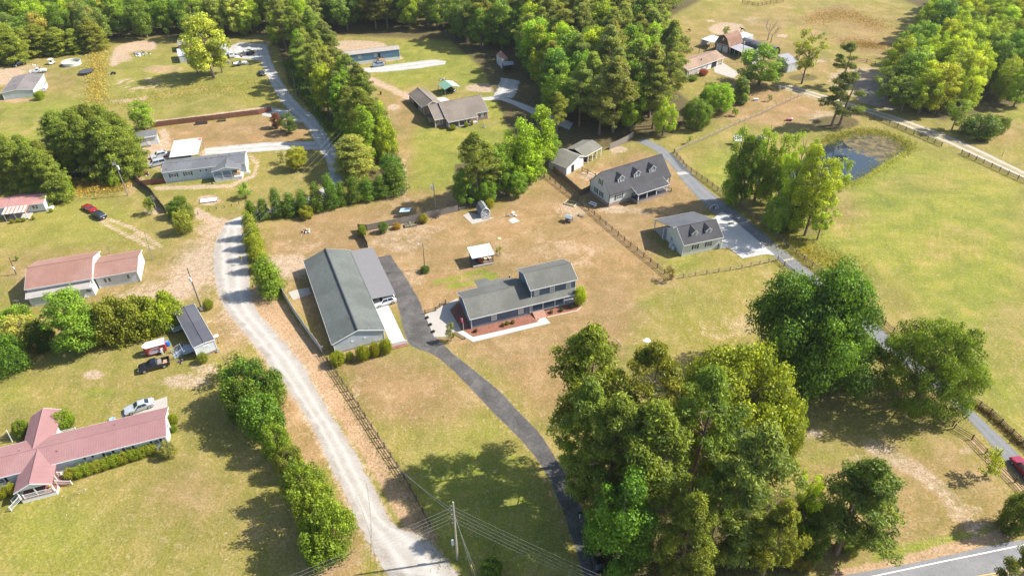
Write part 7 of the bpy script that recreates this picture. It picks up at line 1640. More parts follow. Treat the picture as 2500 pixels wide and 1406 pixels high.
# ---------------------------------------------------------------- vehicles
TYRE = mat('tyre_rubber', (.02, .02, .02), .85, .2, 3); HUB = mat('wheel_alloy', (.42, .43, .44), .35, .1, 2, metal=.7)
LAMPW = mat('headlamp', (.65, .66, .66), .15, .05, 1); LAMPR = mat('tail_lamp', (.35, .02, .02), .25, .1, 1); AUTOG = glassmat('car_glass', (.012, .016, .022))
def paint(n, c, me=.25): return mat(n, c, .25, .03, .5, metal=me, spec=.5, coat=.7)
CARS = {'sedan': dict(L=4.85, W=1.84, st=[(0, .45, .55, .62, .70), (.12, .30, .60, .74, .88), (.75, .24, .66, .84, .98), (1.35, .22, .72, .90, .95), (1.55, .22, .76, .94, .86), (2.35, .22, .88, 1.42, .66), (3.35, .22, .90, 1.40, .66), (4.15, .24, .94, 1.02, .80), (4.6, .28, .90, 1.0, .86), (4.85, .45, .70, .85, .72)], cab=(4, 5, 6, 7), wh=(.92, 3.85), r=.33),
        'suv': dict(L=4.65, W=1.86, st=[(0, .45, .60, .72, .72), (.12, .32, .68, .88, .88), (.8, .26, .80, .98, .96), (1.2, .24, .86, 1.04, .92), (1.35, .24, .90, 1.08, .86), (1.95, .24, 1.0, 1.66, .70), (3.75, .24, 1.0, 1.66, .70), (4.45, .26, 1.0, 1.16, .82), (4.6, .34, .9, 1.0, .84), (4.65, .45, .8, .9, .78)], cab=(4, 5, 6, 7), wh=(.9, 3.7), r=.36),
        'van': dict(L=5.0, W=1.95, st=[(0, .5, .65, .82, .75), (.12, .32, .75, .95, .9), (.7, .26, .88, 1.06, .95), (.95, .24, .92, 1.12, .9), (1.05, .24, .96, 1.18, .86), (1.8, .24, 1.04, 1.80, .74), (4.6, .24, 1.04, 1.80, .76), (4.92, .26, 1.02, 1.2, .84), (4.97, .34, .95, 1.1, .86), (5.0, .5, .9, 1.0, .84)], cab=(4, 5, 6, 7), wh=(.95, 4.0), r=.35)}
def car_meshes(kind):
    S = CARS[kind]; W = S['W']/2; rings = []
    for (x, zb, zs, zt, wr) in S['st']:
        w_ = W*(.86 if x in (0, S['L']) else 1.0)
        rings.append([(x, -w_*.9, zb), (x, -w_, zb+.18), (x, -w_*.985, zs), (x, -w_*wr, zt-.03), (x, -w_*wr*.8, zt), (x, w_*wr*.8, zt), (x, w_*wr, zt-.03), (x, w_*.985, zs), (x, w_, zb+.18), (x, w_*.9, zb)])
    body = MB().loft(rings[::-1]); i0, i1, i2, i3 = S['cab']; st = S['st']
    def pt(i, y, f):    # point on cabin side between belt and roof
        x, zb, zs, zt, wr = st[i]; s = 1 if y > 0 else -1
        return Vector((x, s*W*(.985+(wr-.985)*f)+s*.012, zs+(zt-.03-zs)*f))
    g = MB()
    for s in (-1, 1):
        a, b, c, d = pt(i0, s, .35), pt(i1, s, .12), pt(i1, s, .9), pt(i0, s, .6)
        a = pt(i0, s, .3).lerp(pt(i1, s, .1), .35); e = pt(i2, s, .12); f_ = pt(i2, s, .9); q_ = pt(i3, s, .3).lerp(pt(i2, s, .12), .3)
        g.add([a, b, c], [(0, 1, 2)]); m_ = b.lerp(e, .48); n_ = c.lerp(f_, .48); m2 = b.lerp(e, .52); n2 = c.lerp(f_, .52)
        g.add([b, m_, n_, c], [(0, 1, 2, 3)]); g.add([m2, e, f_, n2], [(0, 1, 2, 3)]); g.add([e, q_, f_], [(0, 1, 2)])
    def scr(i, j, f0, f1, up):
        A, B = st[i], st[j]; P = []
        for f, sg in ((f0, -1), (f0, 1), (f1, 1), (f1, -1)):
            x = A[0]+(B[0]-A[0])*f; z = A[3]+(B[3]-A[3])*f+up; wr = (A[4]+(B[4]-A[4])*f)*W*.84; P.append((x, sg*wr, z))
        return P
    wsc = MB().add(scr(i0, i1, .12, .9, .014), [(0, 1, 2, 3)]); wre = MB().add(scr(i3, i2, .15, .88, .014), [(0, 1, 2, 3)])
    whl = []
    for s in (-1, 1): whl.append((MB().tube((0, s*.0, 0), (0, s*.2, 0), S['r'], S['r'], 16), MB().tube((0, s*.2, 0), (0, s*.215, 0), S['r']*.62, S['r']*.55, 10)))
    return body, g, wsc, wre, whl
_cm = {}
def car(kind, label, px, py, hx, hy, pm, name='parked_car', cat='car', group=None, z=0.0, open_=None):
    """px, py: ground below the middle of the car; hx, hy: a ground spot ahead of its bonnet"""
    if kind not in _cm:
        b_, g_, w1, w2, wh = car_meshes(kind)
        _cm[kind] = (b_, g_.mesh('side_windows', AUTOG), w1.mesh('windscreen', AUTOG), w2.mesh('rear_window', AUTOG), [(a.mesh('tyre', TYRE), b.mesh('rim', HUB)) for a, b in wh])
    b_, gm_, w1, w2, wh = _cm[kind]; S = CARS[kind]
    c = G(px, py); hd = G(hx, hy); an = math.atan2(hd.y-c.y, hd.x-c.x)
    t = thing(name, label, cat, (c.x, c.y, z), an+PI, group); off = Vector((-S['L']/2, 0, 0))
    key = kind+pm.name
    if key not in _cm: _cm[key] = b_.mesh('body', pm, True)
    bo = put('body', _cm[key], t, off); put('side_window', gm_, t, off); put('windscreen', w1, t, off); put('rear_window', w2, t, off)
    bo.data.polygons.foreach_set('use_smooth', [False]*len(bo.data.polygons))
    W = S['W']/2
    for k, x in enumerate(S['wh']):
        for s in (0, 1):
            sg = -1 if s == 0 else 1
            w_ = put('wheel', wh[s][0], t, off+Vector((x, sg*(W-.19), S['r']))); put('rim', wh[s][1], w_)
    if 'hl' not in _cm: _cm['hl'] = MB().cbox((0, 0, 0), (.12, .34, .14)).mesh('headlight', LAMPW); _cm['tl'] = MB().cbox((0, 0, 0), (.10, .32, .16)).mesh('tail_light', LAMPR); _cm['mi'] = MB().cbox((0, 0, 0), (.12, .22, .13)).mesh('mirror', TYRE); _cm['pl'] = MB().cbox((0, 0, 0), (.03, .34, .16)).mesh('number_plate', WHITE)
    s0 = S['st'][1]; s1 = S['st'][-2]
    for s in (-1, 1):
        put('headlight', _cm['hl'], t, off+Vector((.10, s*W*.66, s0[2]+.02))); put('tail_light', _cm['tl'], t, off+Vector((S['L']-.10, s*W*.66, s1[2]-.05)))
        x = S['st'][S['cab'][0]][0]; put('mirror', _cm['mi'], t, off+Vector((x+.35, s*(W+.07), S['st'][4][2]+.08)))
    put('number_plate', _cm['pl'], t, off+Vector((S['L']+.0, 0, .55)))
    return t
car('sedan', 'silver grey sedan on the pale slab behind the red-roofed house', 343, 997, 300, 1012, paint('silver_paint', (.42, .44, .45)))
car('sedan', 'bright red sedan on the grass, ahead of the dark hatchback', 220, 513, 190, 497, paint('red_paint', (.33, .012, .012)))
car('suv', 'dark blue black hatchback behind the red sedan', 243, 530, 213, 514, paint('midnight_paint', (.02, .022, .035)))
car('sedan', 'black sedan on the driveway in the shade of the pines', 1457, 1372, 1443, 1325, paint('black_paint', (.008, .008, .009)))
car('suv', 'white SUV under the workshop carport', 940, 741, 915, 748, paint('white_paint', (.62, .63, .64), .05))
car('suv', 'silver blue SUV in front of the blue mobile home', 924, 162, 905, 165, paint('silver_blue_paint', (.25, .30, .36)))
car('suv', 'dark red car cut by the right edge on the grey drive', 2497, 1150, 2470, 1118, paint('crimson_paint', (.30, .012, .035)))
car('van', 'silver minivan beside the blue-grey mobile home', 384, 404, 358, 410, paint('silver_paint', (.42, .44, .45)), cat='van')
car('suv', 'silver SUV behind the minivan by the white carport', 390, 384, 365, 390, paint('pale_silver_paint', (.5, .5, .5)))
car('sedan', 'dark car parked under the green and white carport', 1098, 222, 1110, 226, paint('black_paint', (.008, .008, .009)))
car('suv', 'black vehicle near the wood edge above the grey-roofed house', 47, 161, 30, 166, paint('black_paint', (.008, .008, .009)))
car('sedan', 'small dark car at the left edge of the upper lane', 640, 182, 632, 170, paint('charcoal_paint', (.04, .042, .045)))
car('van', 'white motorhome parked right of the yellow sycamore', 566, 138, 560, 118, paint('white_paint', (.62, .63, .64), .05), cat='van')
def pickup(label, px, py, hx, hy, pm, bed):
    c = G(px, py); hd = G(hx, hy); t = thing('pickup_truck', label, 'pickup truck', c, math.atan2(hd.y-c.y, hd.x-c.x)+PI); o = Vector((-2.7, 0, 0)); W = .98
    st = [(0, .5, .72, .86, .78), (.12, .38, .8, 1.0, .9), (.9, .32, .92, 1.12, .95), (1.35, .32, .98, 1.16, .92), (1.55, .32, 1.02, 1.2, .86), (2.25, .32, 1.08, 1.78, .74), (3.1, .32, 1.08, 1.76, .74), (3.35, .32, 1.06, 1.2, .86)]
    rg_ = [[(x, -W*.9, zb), (x, -W, zb+.2), (x, -W*.985, zs), (x, -W*wr, zt-.03), (x, -W*wr*.8, zt), (x, W*wr*.8, zt), (x, W*wr, zt-.03), (x, W*.985, zs), (x, W, zb+.2), (x, W*.9, zb)] for x, zb, zs, zt, wr in st]
    b = MB().at(*o).loft(rg_[::-1]).build('body', pm, t)
    MB().at(*o).box(3.36, 5.4, -W, -W+.10, .45, 1.12).box(3.36, 5.4, W-.10, W, .45, 1.12).box(5.3, 5.4, -W+.1, W-.1, .5, 1.12).box(3.36, 5.3, -W+.1, W-.1, .45, .62).build('truck_bed', pm, t)
    MB().at(*o).box(3.4, 4.0, -.75, .75, .62, 1.18).build('bed_box', bed, t)
    MB().at(*o).box(4.2, 5.1, -.6, -.1, .62, .8).box(4.3, 5.0, .1, .6, .62, .72).build('cargo', WOODT, t)
    g = MB().at(*o)
    for s in (-1, 1): g.add([(1.85, s*(W*.95), 1.12), (3.15, s*(W*.97), 1.14), (3.05, s*(W*.79), 1.68), (2.28, s*(W*.79), 1.68)], [(0, 1, 2, 3)])
    g.build('side_window', AUTOG, t); MB().at(*o).add([(1.66, -.7, 1.29), (1.66, .7, 1.29), (2.2, .6, 1.76), (2.2, -.6, 1.76)], [(0, 1, 2, 3)]).build('windscreen', AUTOG, t)
    MB().at(*o).add([(3.3, -.6, 1.33), (3.3, .6, 1.33), (3.13, .56, 1.72), (3.13, -.56, 1.72)], [(0, 3, 2, 1)]).build('rear_window', AUTOG, t)
    for x in (.95, 4.35):
        for s in (-1, 1):
            w_ = MB().tube((0, 0, 0), (0, s*.24, 0), .39, .39, 16).build('wheel', TYRE, t); w_.location = o+Vector((x, s*(W-.22), .39)); MB().tube((0, s*.24, 0), (0, s*.26, 0), .25, .22, 10).build('rim', HUB, w_)
    for s in (-1, 1): MB().at(*(o+Vector((.1, s*.72, .82)))).cbox((0, 0, 0), (.14, .32, .2)).build('headlight', LAMPW, t); MB().at(*(o+Vector((5.4, s*.88, .9)))).cbox((0, 0, 0), (.08, .14, .3)).build('tail_light', LAMPR, t); MB().at(*(o+Vector((1.95, s*1.08, 1.15)))).cbox((0, 0, 0), (.12, .2, .22)).build('mirror', TYRE, t)
    MB().at(*o).box(-.08, .06, -.85, .85, .45, .62).build('bumper', STEEL, t)
pickup('black regular cab pickup truck beside the painted trailer', 379, 897, 343, 907, paint('black_blue_paint', (.012, .013, .02)), mat('dull_metal_box', (.20, .18, .17), .6, .2, 2))
pickup('white pickup truck parked behind the grey-roofed house', 95, 178, 118, 175, paint('white_paint', (.62, .63, .64), .05), mat('white_bed_box', (.55, .55, .55), .6))
# food trailer with painted sides
c = G(383, 860); hd = G(350, 869); an = math.atan2(hd.y-c.y, hd.x-c.x); t = thing('painted_trailer', 'box trailer with red painted scene on its side and white roof', 'trailer', c, an)
RT = mat('trailer_red_paint', (.26, .035, .035), .4, .25, 1.2, stain=(.42, .10, .08), stain_amt=.6)
MB().prism([(-1.9, -.95), (1.3, -.95), (1.9, -.3), (1.9, .3), (1.3, .95), (-1.9, .95)], .45, 2.15).build('body', RT, t)
MB().prism([(-1.95, -1.0), (1.33, -1.0), (1.97, -.32), (1.97, .32), (1.33, 1.0), (-1.95, 1.0)], 2.15, 2.23).build('roof', mat('dirty_white_roof', (.52, .52, .48), .7, .1, 1.5), t)
sd_ = 1.0
for s in (-1, 1):
    for (x, z, rx, rz, cc_, k) in ((.2, 1.0, 1.0, .3, (.30, .36, .46), 1), (.6, 1.4, .4, .3, (.40, .16, .14), 2), (-.5, 1.6, .8, .26, (.28, .08, .10), 3), (.1, .72, 1.0, .10, (.50, .42, .38), 4), (-1.1, 1.1, .5, .5, (.22, .12, .12), 5), (-.1, 1.75, .7, .18, (.38, .30, .28), 6)):
        m_ = MB(); m_.add([(x+rx*math.cos(2*PI*i/12), s*(.95+.004*k), z+rz*math.sin(2*PI*i/12)) for i in range(12)], [tuple(range(12))]); m_.build('painted_patch', mat('mural_%d' % k, cc_, .5, .3, 2.5), t)
for x in (-1.0,):
    for s in (-1, 1): w_ = MB().tube((0, 0, 0), (0, s*.2, 0), .36, .36, 14).build('wheel', TYRE, t); w_.location = (x, s*.8, .36); MB().tube((0, s*.2, 0), (0, s*.22, 0), .22, .2, 10).build('rim', WHITE, w_)
MB().tube((1.85, 0, .5), (2.7, 0, .5), .06, .06, 6).build('tow_bar', STEEL, t); MB().box(-1.8, 1.4, -.85, .85, .36, .45).build('chassis', TYRE, t)
b = G(411, 843); t = thing('blue_drum', 'bright blue plastic drum at the rear of the painted trailer', 'drum', b)
MB().lathe([(.35, 0), (.40, .25), (.40, .75), (.35, 1.0), (.3, 1.02)], 12).build('body', mat('blue_plastic', (.01, .12, .55), .4, .1, 1), t); MB().tube((0, 0, 1.02), (0, 0, 1.05), .28, .28, 10).build('lid', mat('light_blue_plastic', (.10, .30, .65), .4, .1, 1), t)
# person washing the trailer, person in the yard
SKIN = mat('skin', (.42, .24, .17), .6, .05, 2)
def person(label, b, an, top, legs, hair, arms='down', lean=0.0, cap=None):
    t = thing('person', label, 'person', b, an)
    def skin(name, edges, rad, m, lv=1):
        vs = list(rad.keys()); ix = {k: i for i, k in enumerate(vs)}; me = bpy.data.meshes.new(name); me.from_pydata([v for v in vs], [(ix[a], ix[b_]) for a, b_ in edges], []); o = put(name, me, t)
        o.modifiers.new('s', 'SKIN'); sv = me.skin_vertices[0].data
        for k, r_ in rad.items(): sv[ix[k]].radius = (r_, r_)
        sv[0].use_root = True; sb = o.modifiers.new('d', 'SUBSURF'); sb.levels = lv; sb.render_levels = lv; me.materials.append(m); return o
    pel, ch, nk, hd = (0, 0, .95), (lean*.6, 0, 1.25), (lean, 0, 1.48), (lean*1.15, 0, 1.62)
    rad = {pel: .14, ch: .155, (lean*.95, 0, 1.40): .13, nk: .06, hd: .085}; E = [(pel, ch), (ch, (lean*.95, 0, 1.40)), ((lean*.95, 0, 1.40), nk), (nk, hd)]
    for s in (-1, 1):
        hip, kn, an_, toe = (0, s*.09, .88), (.03, s*.10, .48), (-.02, s*.10, .08), (.14, s*.11, .04)
        rad.update({hip: .085, kn: .06, an_: .045, toe: .04}); E += [(pel, hip), (hip, kn), (kn, an_), (an_, toe)]
        sh = (lean*.93, s*.19, 1.38)
        if arms == 'up': el, ha = (lean+.30, s*.24, 1.30), (lean+.52, s*.20, 1.50)
        else: el, ha = (lean*.7+.0, s*.25, 1.10), (lean*.5+.10, s*.25, .86)
        rad.update({sh: .055, el: .042, ha: .032}); E += [((lean*.95, 0, 1.40), sh), (sh, el), (el, ha)]
    skin('body', E, rad, SKIN)
    # clothes follow the body
    rad2 = {(0, 0, .90): .165, ch: .185, (lean*.95, 0, 1.40): .155}; E2 = [((0, 0, .90), ch), (ch, (lean*.95, 0, 1.40))]
    for s in (-1, 1):
        sh = (lean*.93, s*.19, 1.38); el = ((lean+.22, s*.235, 1.32) if arms == 'up' else (lean*.75, s*.245, 1.16)); rad2.update({sh: .075, el: .06}); E2 += [((lean*.95, 0, 1.40), sh), (sh, el)]
    skin('shirt', E2, rad2, top)
    rad3 = {(0, 0, .96): .155}; E3 = []
    for s in (-1, 1):
        hip, kn, an_ = (0, s*.09, .86), (.03, s*.10, .48), (-.02, s*.10, .14); rad3.update({hip: .105, kn: .078, an_: .06}); E3 += [((0, 0, .96), hip), (hip, kn), (kn, an_)]
    skin('trousers', E3, rad3, legs)
    MB().ball((hd[0]-.01, 0, 1.66), (.10, .09, .10), 10, 6).build('cap' if cap else 'hair', cap or hair, t, True)
    return t
WC = mat('white_cloth', (.66, .66, .66), .9, .05, 1); DC = mat('dark_cloth', (.03, .025, .03), .9, .2, 1); MRC = mat('maroon_cloth', (.16, .03, .03), .9, .2, 1)
person('person in white clothes reaching to the side of the painted trailer', G(398, 866), R(100), WC, WC, DC, 'up', .25)
person('person in dark clothes with a white cap behind the blue house', G(1244.6, 686), R(200), DC, MRC, DC, 'down', 0, WC)
# boat
c = G(588, 160); t = thing('motor_boat', 'small white open motor boat on a trailer near the yellow sycamore', 'boat', c, R(28))
sec = [(-2.4, .9, .35), (-1.2, 1.0, .3), (.4, .95, .3), (1.6, .65, .4), (2.5, .12, .7)]
MB().loft([[(x, -w_, 1.15), (x, -w_*.75, .8), (x, 0, z), (x, w_*.75, .8), (x, w_, 1.15), (x, w_*.8, 1.1), (x, 0, .85), (x, -w_*.8, 1.1)] for x, w_, z in sec]).build('hull', paint('gel_coat_white', (.62, .66, .70), 0), t)
MB().box(-.4, .5, -.55, .55, .9, 1.5).build('console', GLASS, t); MB().box(-2.8, -2.4, -.2, .2, .6, 1.6).build('outboard_motor', BLACKP, t); MB().box(-2.2, 2.9, -.5, .5, .3, .38).build('trailer_frame', STEEL, t)
for s in (-1, 1): MB().tube((-.8, s*.85, .3), (-.8, s*1.0, .3), .3, .3, 12).build('wheel', TYRE, t)
# tractor-like machine and junk
c = G(612, 134); t = thing('tractor', 'dark blue tractor beside the upper lane', 'tractor', c, R(80))
MB().box(-.3, 1.3, -.4, .4, .6, 1.3).build('bonnet', paint('dark_blue_paint', (.02, .02, .09)), t); MB().box(-1.1, -.3, -.6, .6, .8, 1.1).build('seat_deck', BLACKP, t); MB().box(-1.1, -.2, -.65, .65, 2.1, 2.2).build('canopy', BLACKP, t); MB().box(1.4, 2.2, -.8, .8, .3, .8).build('bucket', mat('orange_paint', (.5, .25, .04), .5), t)
for x, r_ in ((-.8, .65), (1.0, .4)):
    for s in (-1, 1): MB().tube((x, s*.6, r_), (x, s*.9, r_), r_, r_, 14).build('wheel', TYRE, t)
posts(t, [(-1.0, -.6), (-1.0, .6), (-.25, -.6), (-.25, .6)], 1.0, 2.1, BLACKP, .06)
def junk(label, px, py, n, spread, cols, seed, name='scrap_pile', cat='scrap pile', hh=.5):
    rr = random.Random(seed); t = thing(name, label, cat, G(px, py))
    for i in range(n):
        s = [rr.uniform(.15, .9)*spread*.35 for _ in range(2)]+[rr.uniform(.08, hh)]
        x, y = rr.gauss(0, spread*.45), rr.gauss(0, spread*.35)
        MB().at(x, y, s[2]/2, rr.uniform(0, 3), rr.uniform(-.25, .25)).cbox((0, 0, 0), s).build('piece', cols[rr.randrange(len(cols))], t)
    return t
JC = [WOODG, WOODT, STEEL, WHITE, BLACKP, mat('rust', (.35, .13, .07)), mat('blue_scrap', (.06, .10, .25), .6)]
junk('heap of grey rubble on the pale dirt in the top left field', 345, 133, 26, 3.2, [STEEL, WHITE, WOODG, BLACKP], 1, 'rubble_heap', 'rubble')
junk('scattered scrap between motorhome and tractor', 588, 135, 26, 3.4, JC, 2)
junk('scrap and engine parts below the motorhome', 560, 152, 14, 1.8, JC, 3)
junk('scrap heap above the green carport', 1079, 196, 18, 1.8, JC+[WHITE], 4)
junk('charred burn pile on the dirt behind the workshop', 747, 567, 22, 1.3, [WOODR, BLACKP, WOODD, WHITE], 5, 'burn_pile', 'burn pile')
junk('odds and ends along the picket fence behind the raised bed', 1000, 545, 14, 1.5, [WOODG, WOODD, STEEL], 6)
junk('driftwood and stones left of the utility pole in the picket fence corner', 1065, 532, 12, 1.2, [WOODG, WOODT, WOODD], 7, 'wood_heap', 'wood heap', .3)
junk('clutter under the blue tarp behind the mobile home deck', 362, 427, 10, 1.2, [mat('blue_tarp', (.02, .04, .25), .5, .1, 1), MRC, WHITE], 8, 'tarp_heap', 'tarp heap', 1.0)
junk('tools and junk left of the silver minivan', 348, 396, 14, 1.6, JC, 9)
junk('junk in front of the open grey store by the wood', 1240, 166, 12, 1.6, JC, 10)
junk('dark scrap at the left end of the rusty shed', 1204, 140, 8, 1.5, [BLACKP, TYRE], 11)
junk('logs and scrap left of the rusty shed', 1185, 139, 10, 1.6, [WOODD, TYRE, WOODG], 12)
junk('household things beneath the office trailer steps', 441, 882, 10, .9, [WHITE, MRC, mat('blue_scrap', (.06, .10, .25)), BLACKP], 13, 'yard_clutter', 'clutter')
junk('white goods beside the office trailer wall', 452, 845, 8, .9, [WHITE, STEEL, PORC], 14, 'yard_clutter', 'clutter', .9)
junk('scrap by the wood edge left of the old grey shed', 418, 104, 8, 1.0, [mat('orange_paint', (.5, .25, .04)), WHITE, mat('rust', (.35, .13, .07))], 15)
junk('stones and toys around the mobile home porch corner', 517, 450, 8, .8, [WHITE, BLACKP], 16, 'yard_clutter', 'clutter')
junk('odd boxes above the grey-roofed house', 82, 160, 8, 1.3, [WOODR, WHITE, WOODG], 17)
junk('small scrap on the lawn below the front porch steps', 204, 1197, 5, .5, [WHITE, WOODG, STEEL], 18, 'yard_clutter', 'clutter', .15)
# above-ground pool and trampoline
c = G(176, 158); t = thing('round_pool', 'empty round above-ground pool with pale rim in the top left field', 'pool', c)
m = MB(); n = 28; r_ = 3.2
m.add([(r_*math.cos(2*PI*i/n), r_*math.sin(2*PI*i/n), z) for z in (0, 1.15) for i in range(n)]+[(r_*.96*math.cos(2*PI*i/n), r_*.96*math.sin(2*PI*i/n), z) for z in (1.15, .1) for i in range(n)], [(k*n+i, k*n+(i+1) % n, (k+1)*n+(i+1) % n, (k+1)*n+i) for k in range(3) for i in range(n)]); m.build('wall', mat('pool_wall', (.45, .43, .40), .5, .15, 1), t)
MB().tube((0, 0, .05), (0, 0, .12), r_*.96, r_*.96, 28).build('floor', mat('dry_pool_floor', (.38, .42, .28), .8, .2, 1), t)
def ringtube(R_, z, r, n=28): 
    m = MB()
    for i in range(n): a, b = 2*PI*i/n, 2*PI*(i+1)/n; m.tube((R_*math.cos(a), R_*math.sin(a), z), (R_*math.cos(b), R_*math.sin(b), z), r, r, 5, False)
    return m
ringtube(r_, 1.17, .08).build('rim', WHITE, t)
c = G(212, 180); t = thing('trampoline', 'round black trampoline beside the strip of dry weeds', 'trampoline', c)
MB().tube((0, 0, .82), (0, 0, .86), 2.3, 2.3, 28).build('mat', mat('trampoline_mat', (.06, .065, .07), .7, .1, 1), t); ringtube(2.4, .84, .09).build('rim', BLACKP, t)
for i in range(6): a = 2*PI*i/6; MB().tube((2.3*math.cos(a), 2.3*math.sin(a), 0), (2.3*math.cos(a), 2.3*math.sin(a), .84), .04, .04, 5).build('leg', STEEL, t)
c = G(127, 157); t = thing('white_cart', 'small white golf cart left of the round pool', 'cart', c, R(60))
MB().box(-1.1, 1.1, -.6, .6, .3, .8).build('body', WHITE, t); MB().box(-.9, .9, -.65, .65, 1.8, 1.88).build('roof', WHITE, t); MB().box(-.4, .1, -.5, .5, .8, 1.2).build('seat', BLACKP, t); posts(t, [(-.8, -.55), (-.8, .55), (.8, -.55), (.8, .55)], .7, 1.8, WHITE, .06)
for x in (-.7, .7):
    for s in (-1, 1): MB().tube((x, s*.55, .25), (x, s*.7, .25), .25, .25, 10).build('wheel', TYRE, t)
c = G(277, 182); t = thing('quad_bike', 'dark quad bike on the grass of the top left field', 'quad bike', c, R(20))
MB().box(-.8, .8, -.3, .3, .4, .75).build('body', BLACKP, t); MB().box(-.5, .2, -.2, .2, .75, .9).build('seat', BLACKP, t); MB().tube((.5, -.4, 1.05), (.5, .4, 1.05), .03, .03, 5).build('handlebar', STEEL, t); MB().box(-1.0, -.5, -.4, .4, .7, .76).build('rack', STEEL, t)
for x in (-.6, .6):
    for s in (-1, 1): MB().tube((x, s*.3, .28), (x, s*.52, .28), .28, .28, 10).build('wheel', TYRE, t)
# animals
def horse(label, b, an, s=1.0, m=None, graze=False):
    m = m or mat('black_coat', (.02, .016, .014), .7, .2, 2); t = thing('horse', label, 'horse', b, an); t.scale = (s, s, s)
    rump, back, wit, chest = (-.65, 0, 1.25), (0, 0, 1.2), (.5, 0, 1.35), (.62, 0, 1.1)
    nk, hd, mz = ((.95, 0, .9), (1.2, 0, .5), (1.3, 0, .2)) if graze else ((.85, 0, 1.65), (1.1, 0, 1.95), (1.4, 0, 1.72))
    rad = {back: .29, rump: .29, wit: .24, chest: .26, nk: .14, hd: .12, mz: .07}; E = [(back, rump), (back, wit), (wit, chest), (wit, nk), (nk, hd), (hd, mz)]
    for sy in (-1, 1):
        a, k, c_, f_ = (.60, sy*.16, .85), (.62, sy*.16, .50), (.60, sy*.16, .12), (.66, sy*.16, .03); rad.update({a: .11, k: .06, c_: .045, f_: .05}); E += [(chest, a), (a, k), (k, c_), (c_, f_)]
        a, k, c_, f_ = (-.60, sy*.17, .90), (-.82, sy*.17, .52), (-.72, sy*.17, .12), (-.66, sy*.17, .03); rad.update({a: .14, k: .065, c_: .045, f_: .05}); E += [(rump, a), (a, k), (k, c_), (c_, f_)]
    vs = list(rad); ix = {k: i for i, k in enumerate(vs)}; me = bpy.data.meshes.new('body'); me.from_pydata(vs, [(ix[a], ix[b_]) for a, b_ in E], []); o = put('body', me, t); o.modifiers.new('s', 'SKIN')
    for k, r_ in rad.items(): me.skin_vertices[0].data[ix[k]].radius = (r_, r_)
    me.skin_vertices[0].data[0].use_root = True; sb = o.modifiers.new('d', 'SUBSURF'); sb.levels = sb.render_levels = 1; me.materials.append(m)
    MB().tube((-.9, 0, 1.3), (-1.05, 0, .6), .07, .04, 6).build('tail', m, t); MB().tube((.62, 0, 1.5), (1.0, 0, 2.05 if not graze else .8), .05, .04, 5).build('mane', m, t)
    return t
horse('dark horse standing on the sandy ground behind the white shed', G(1812, 79), R(170), 1.0)
horse('small black pony grazing in the pasture left of the farm', G(1682, 78), R(-60), .75, None, True)
# ---------------------------------------------------------------- garden and yard things
def simple(name, label, cat, px, py, parts, rz=0, group=None):
    t = thing(name, label, cat, G(px, py), rz, group)
    for nm, mb_, m_ in parts: mb_.build(nm, m_, t)
    return t
a, b = G(1382, 545), G(1404, 541)
simple('well_house', 'small open timber well house with grey blue pitched roof in the back yard', 'well house', 1389, 541, [('roof', MB().slab([(-.95, -.8, 1.35), (.95, -.8, 1.35), (.95, 0, 1.75), (-.95, 0, 1.75)], .05).slab([(-.95, 0, 1.75), (.95, 0, 1.75), (.95, .8, 1.35), (-.95, .8, 1.35)], .05), mat('blue_grey_tin', (.26, .31, .32), .5, .1, 1)),
    ('body', MB().box(-.75, .75, -.6, .6, 0, .55), WOODB), ('post', MB().box(-.75, -.65, -.6, -.5, .55, 1.4), WOODB), ('post', MB().box(.65, .75, -.6, -.5, .55, 1.4), WOODB), ('post', MB().box(-.75, -.65, .5, .6, .55, 1.5), WOODB), ('post', MB().box(.65, .75, .5, .6, .55, 1.5), WOODB)], R(-35))
simple('garden_bench', 'low grey bench between well house and rail fence', 'bench', 1419, 528, [('seat', MB().box(-.8, .8, -.2, .2, .38, .44), WOODG), ('leg', MB().box(-.7, -.6, -.2, .2, 0, .38), WOODG), ('leg', MB().box(.6, .7, -.2, .2, 0, .38), WOODG)], R(-40))
simple('lounger', 'white slatted lounger in the shade left of the cape house', 'lounger', 1447, 501, [('slat', MB().box(-1.0, 1.0, -.5, -.12, .4, .46), WC), ('slat', MB().box(-1.0, 1.0, .12, .5, .55, .61), WC), ('leg', MB().box(-.9, -.8, -.4, .4, 0, .4), WC), ('leg', MB().box(.8, .9, -.4, .4, 0, .4), WC)], R(-42))
def bed(label, px, py, lx, ly, rz, m, soil, h=.3):
    t = thing('raised_bed', label, 'raised bed', G(px, py), rz)
    for q in ((-lx/2, lx/2, -ly/2, -ly/2+.08), (-lx/2, lx/2, ly/2-.08, ly/2), (-lx/2, -lx/2+.08, -ly/2+.08, ly/2-.08), (lx/2-.08, lx/2, -ly/2+.08, ly/2-.08)): MB().box(*q, 0, h).build('board', m, t)
    MB().box(-lx/2+.08, lx/2-.08, -ly/2+.08, ly/2-.08, 0, h*.6).build('soil', soil, t)
SOIL = mat('weedy_soil', (.12, .10, .04), .95, .4, 3, stain=(.16, .17, .03), stain_amt=.9)
bed('pale edged raised bed beside the rail fence left of the cape house', 1393, 498, 2.9, 2.0, R(-30), mat('pale_board', (.48, .42, .33), .8, .15, 2), SOIL)
bed('grey raised bed against the picket fence', 1003, 551, 2.9, 1.5, R(15), WOODG, SOIL, .45)
bed('brick edged white pebble bed on the lawn by the lane', 510, 490, 4.2, 2.3, R(13), BRICKM, mat('white_pebbles', (.62, .60, .57), .9, .3, 5))
bed('brown edged long planter in front of the brown board fence', 492, 303, 3.6, 1.2, R(13), WOODD, DARKIN, .5)
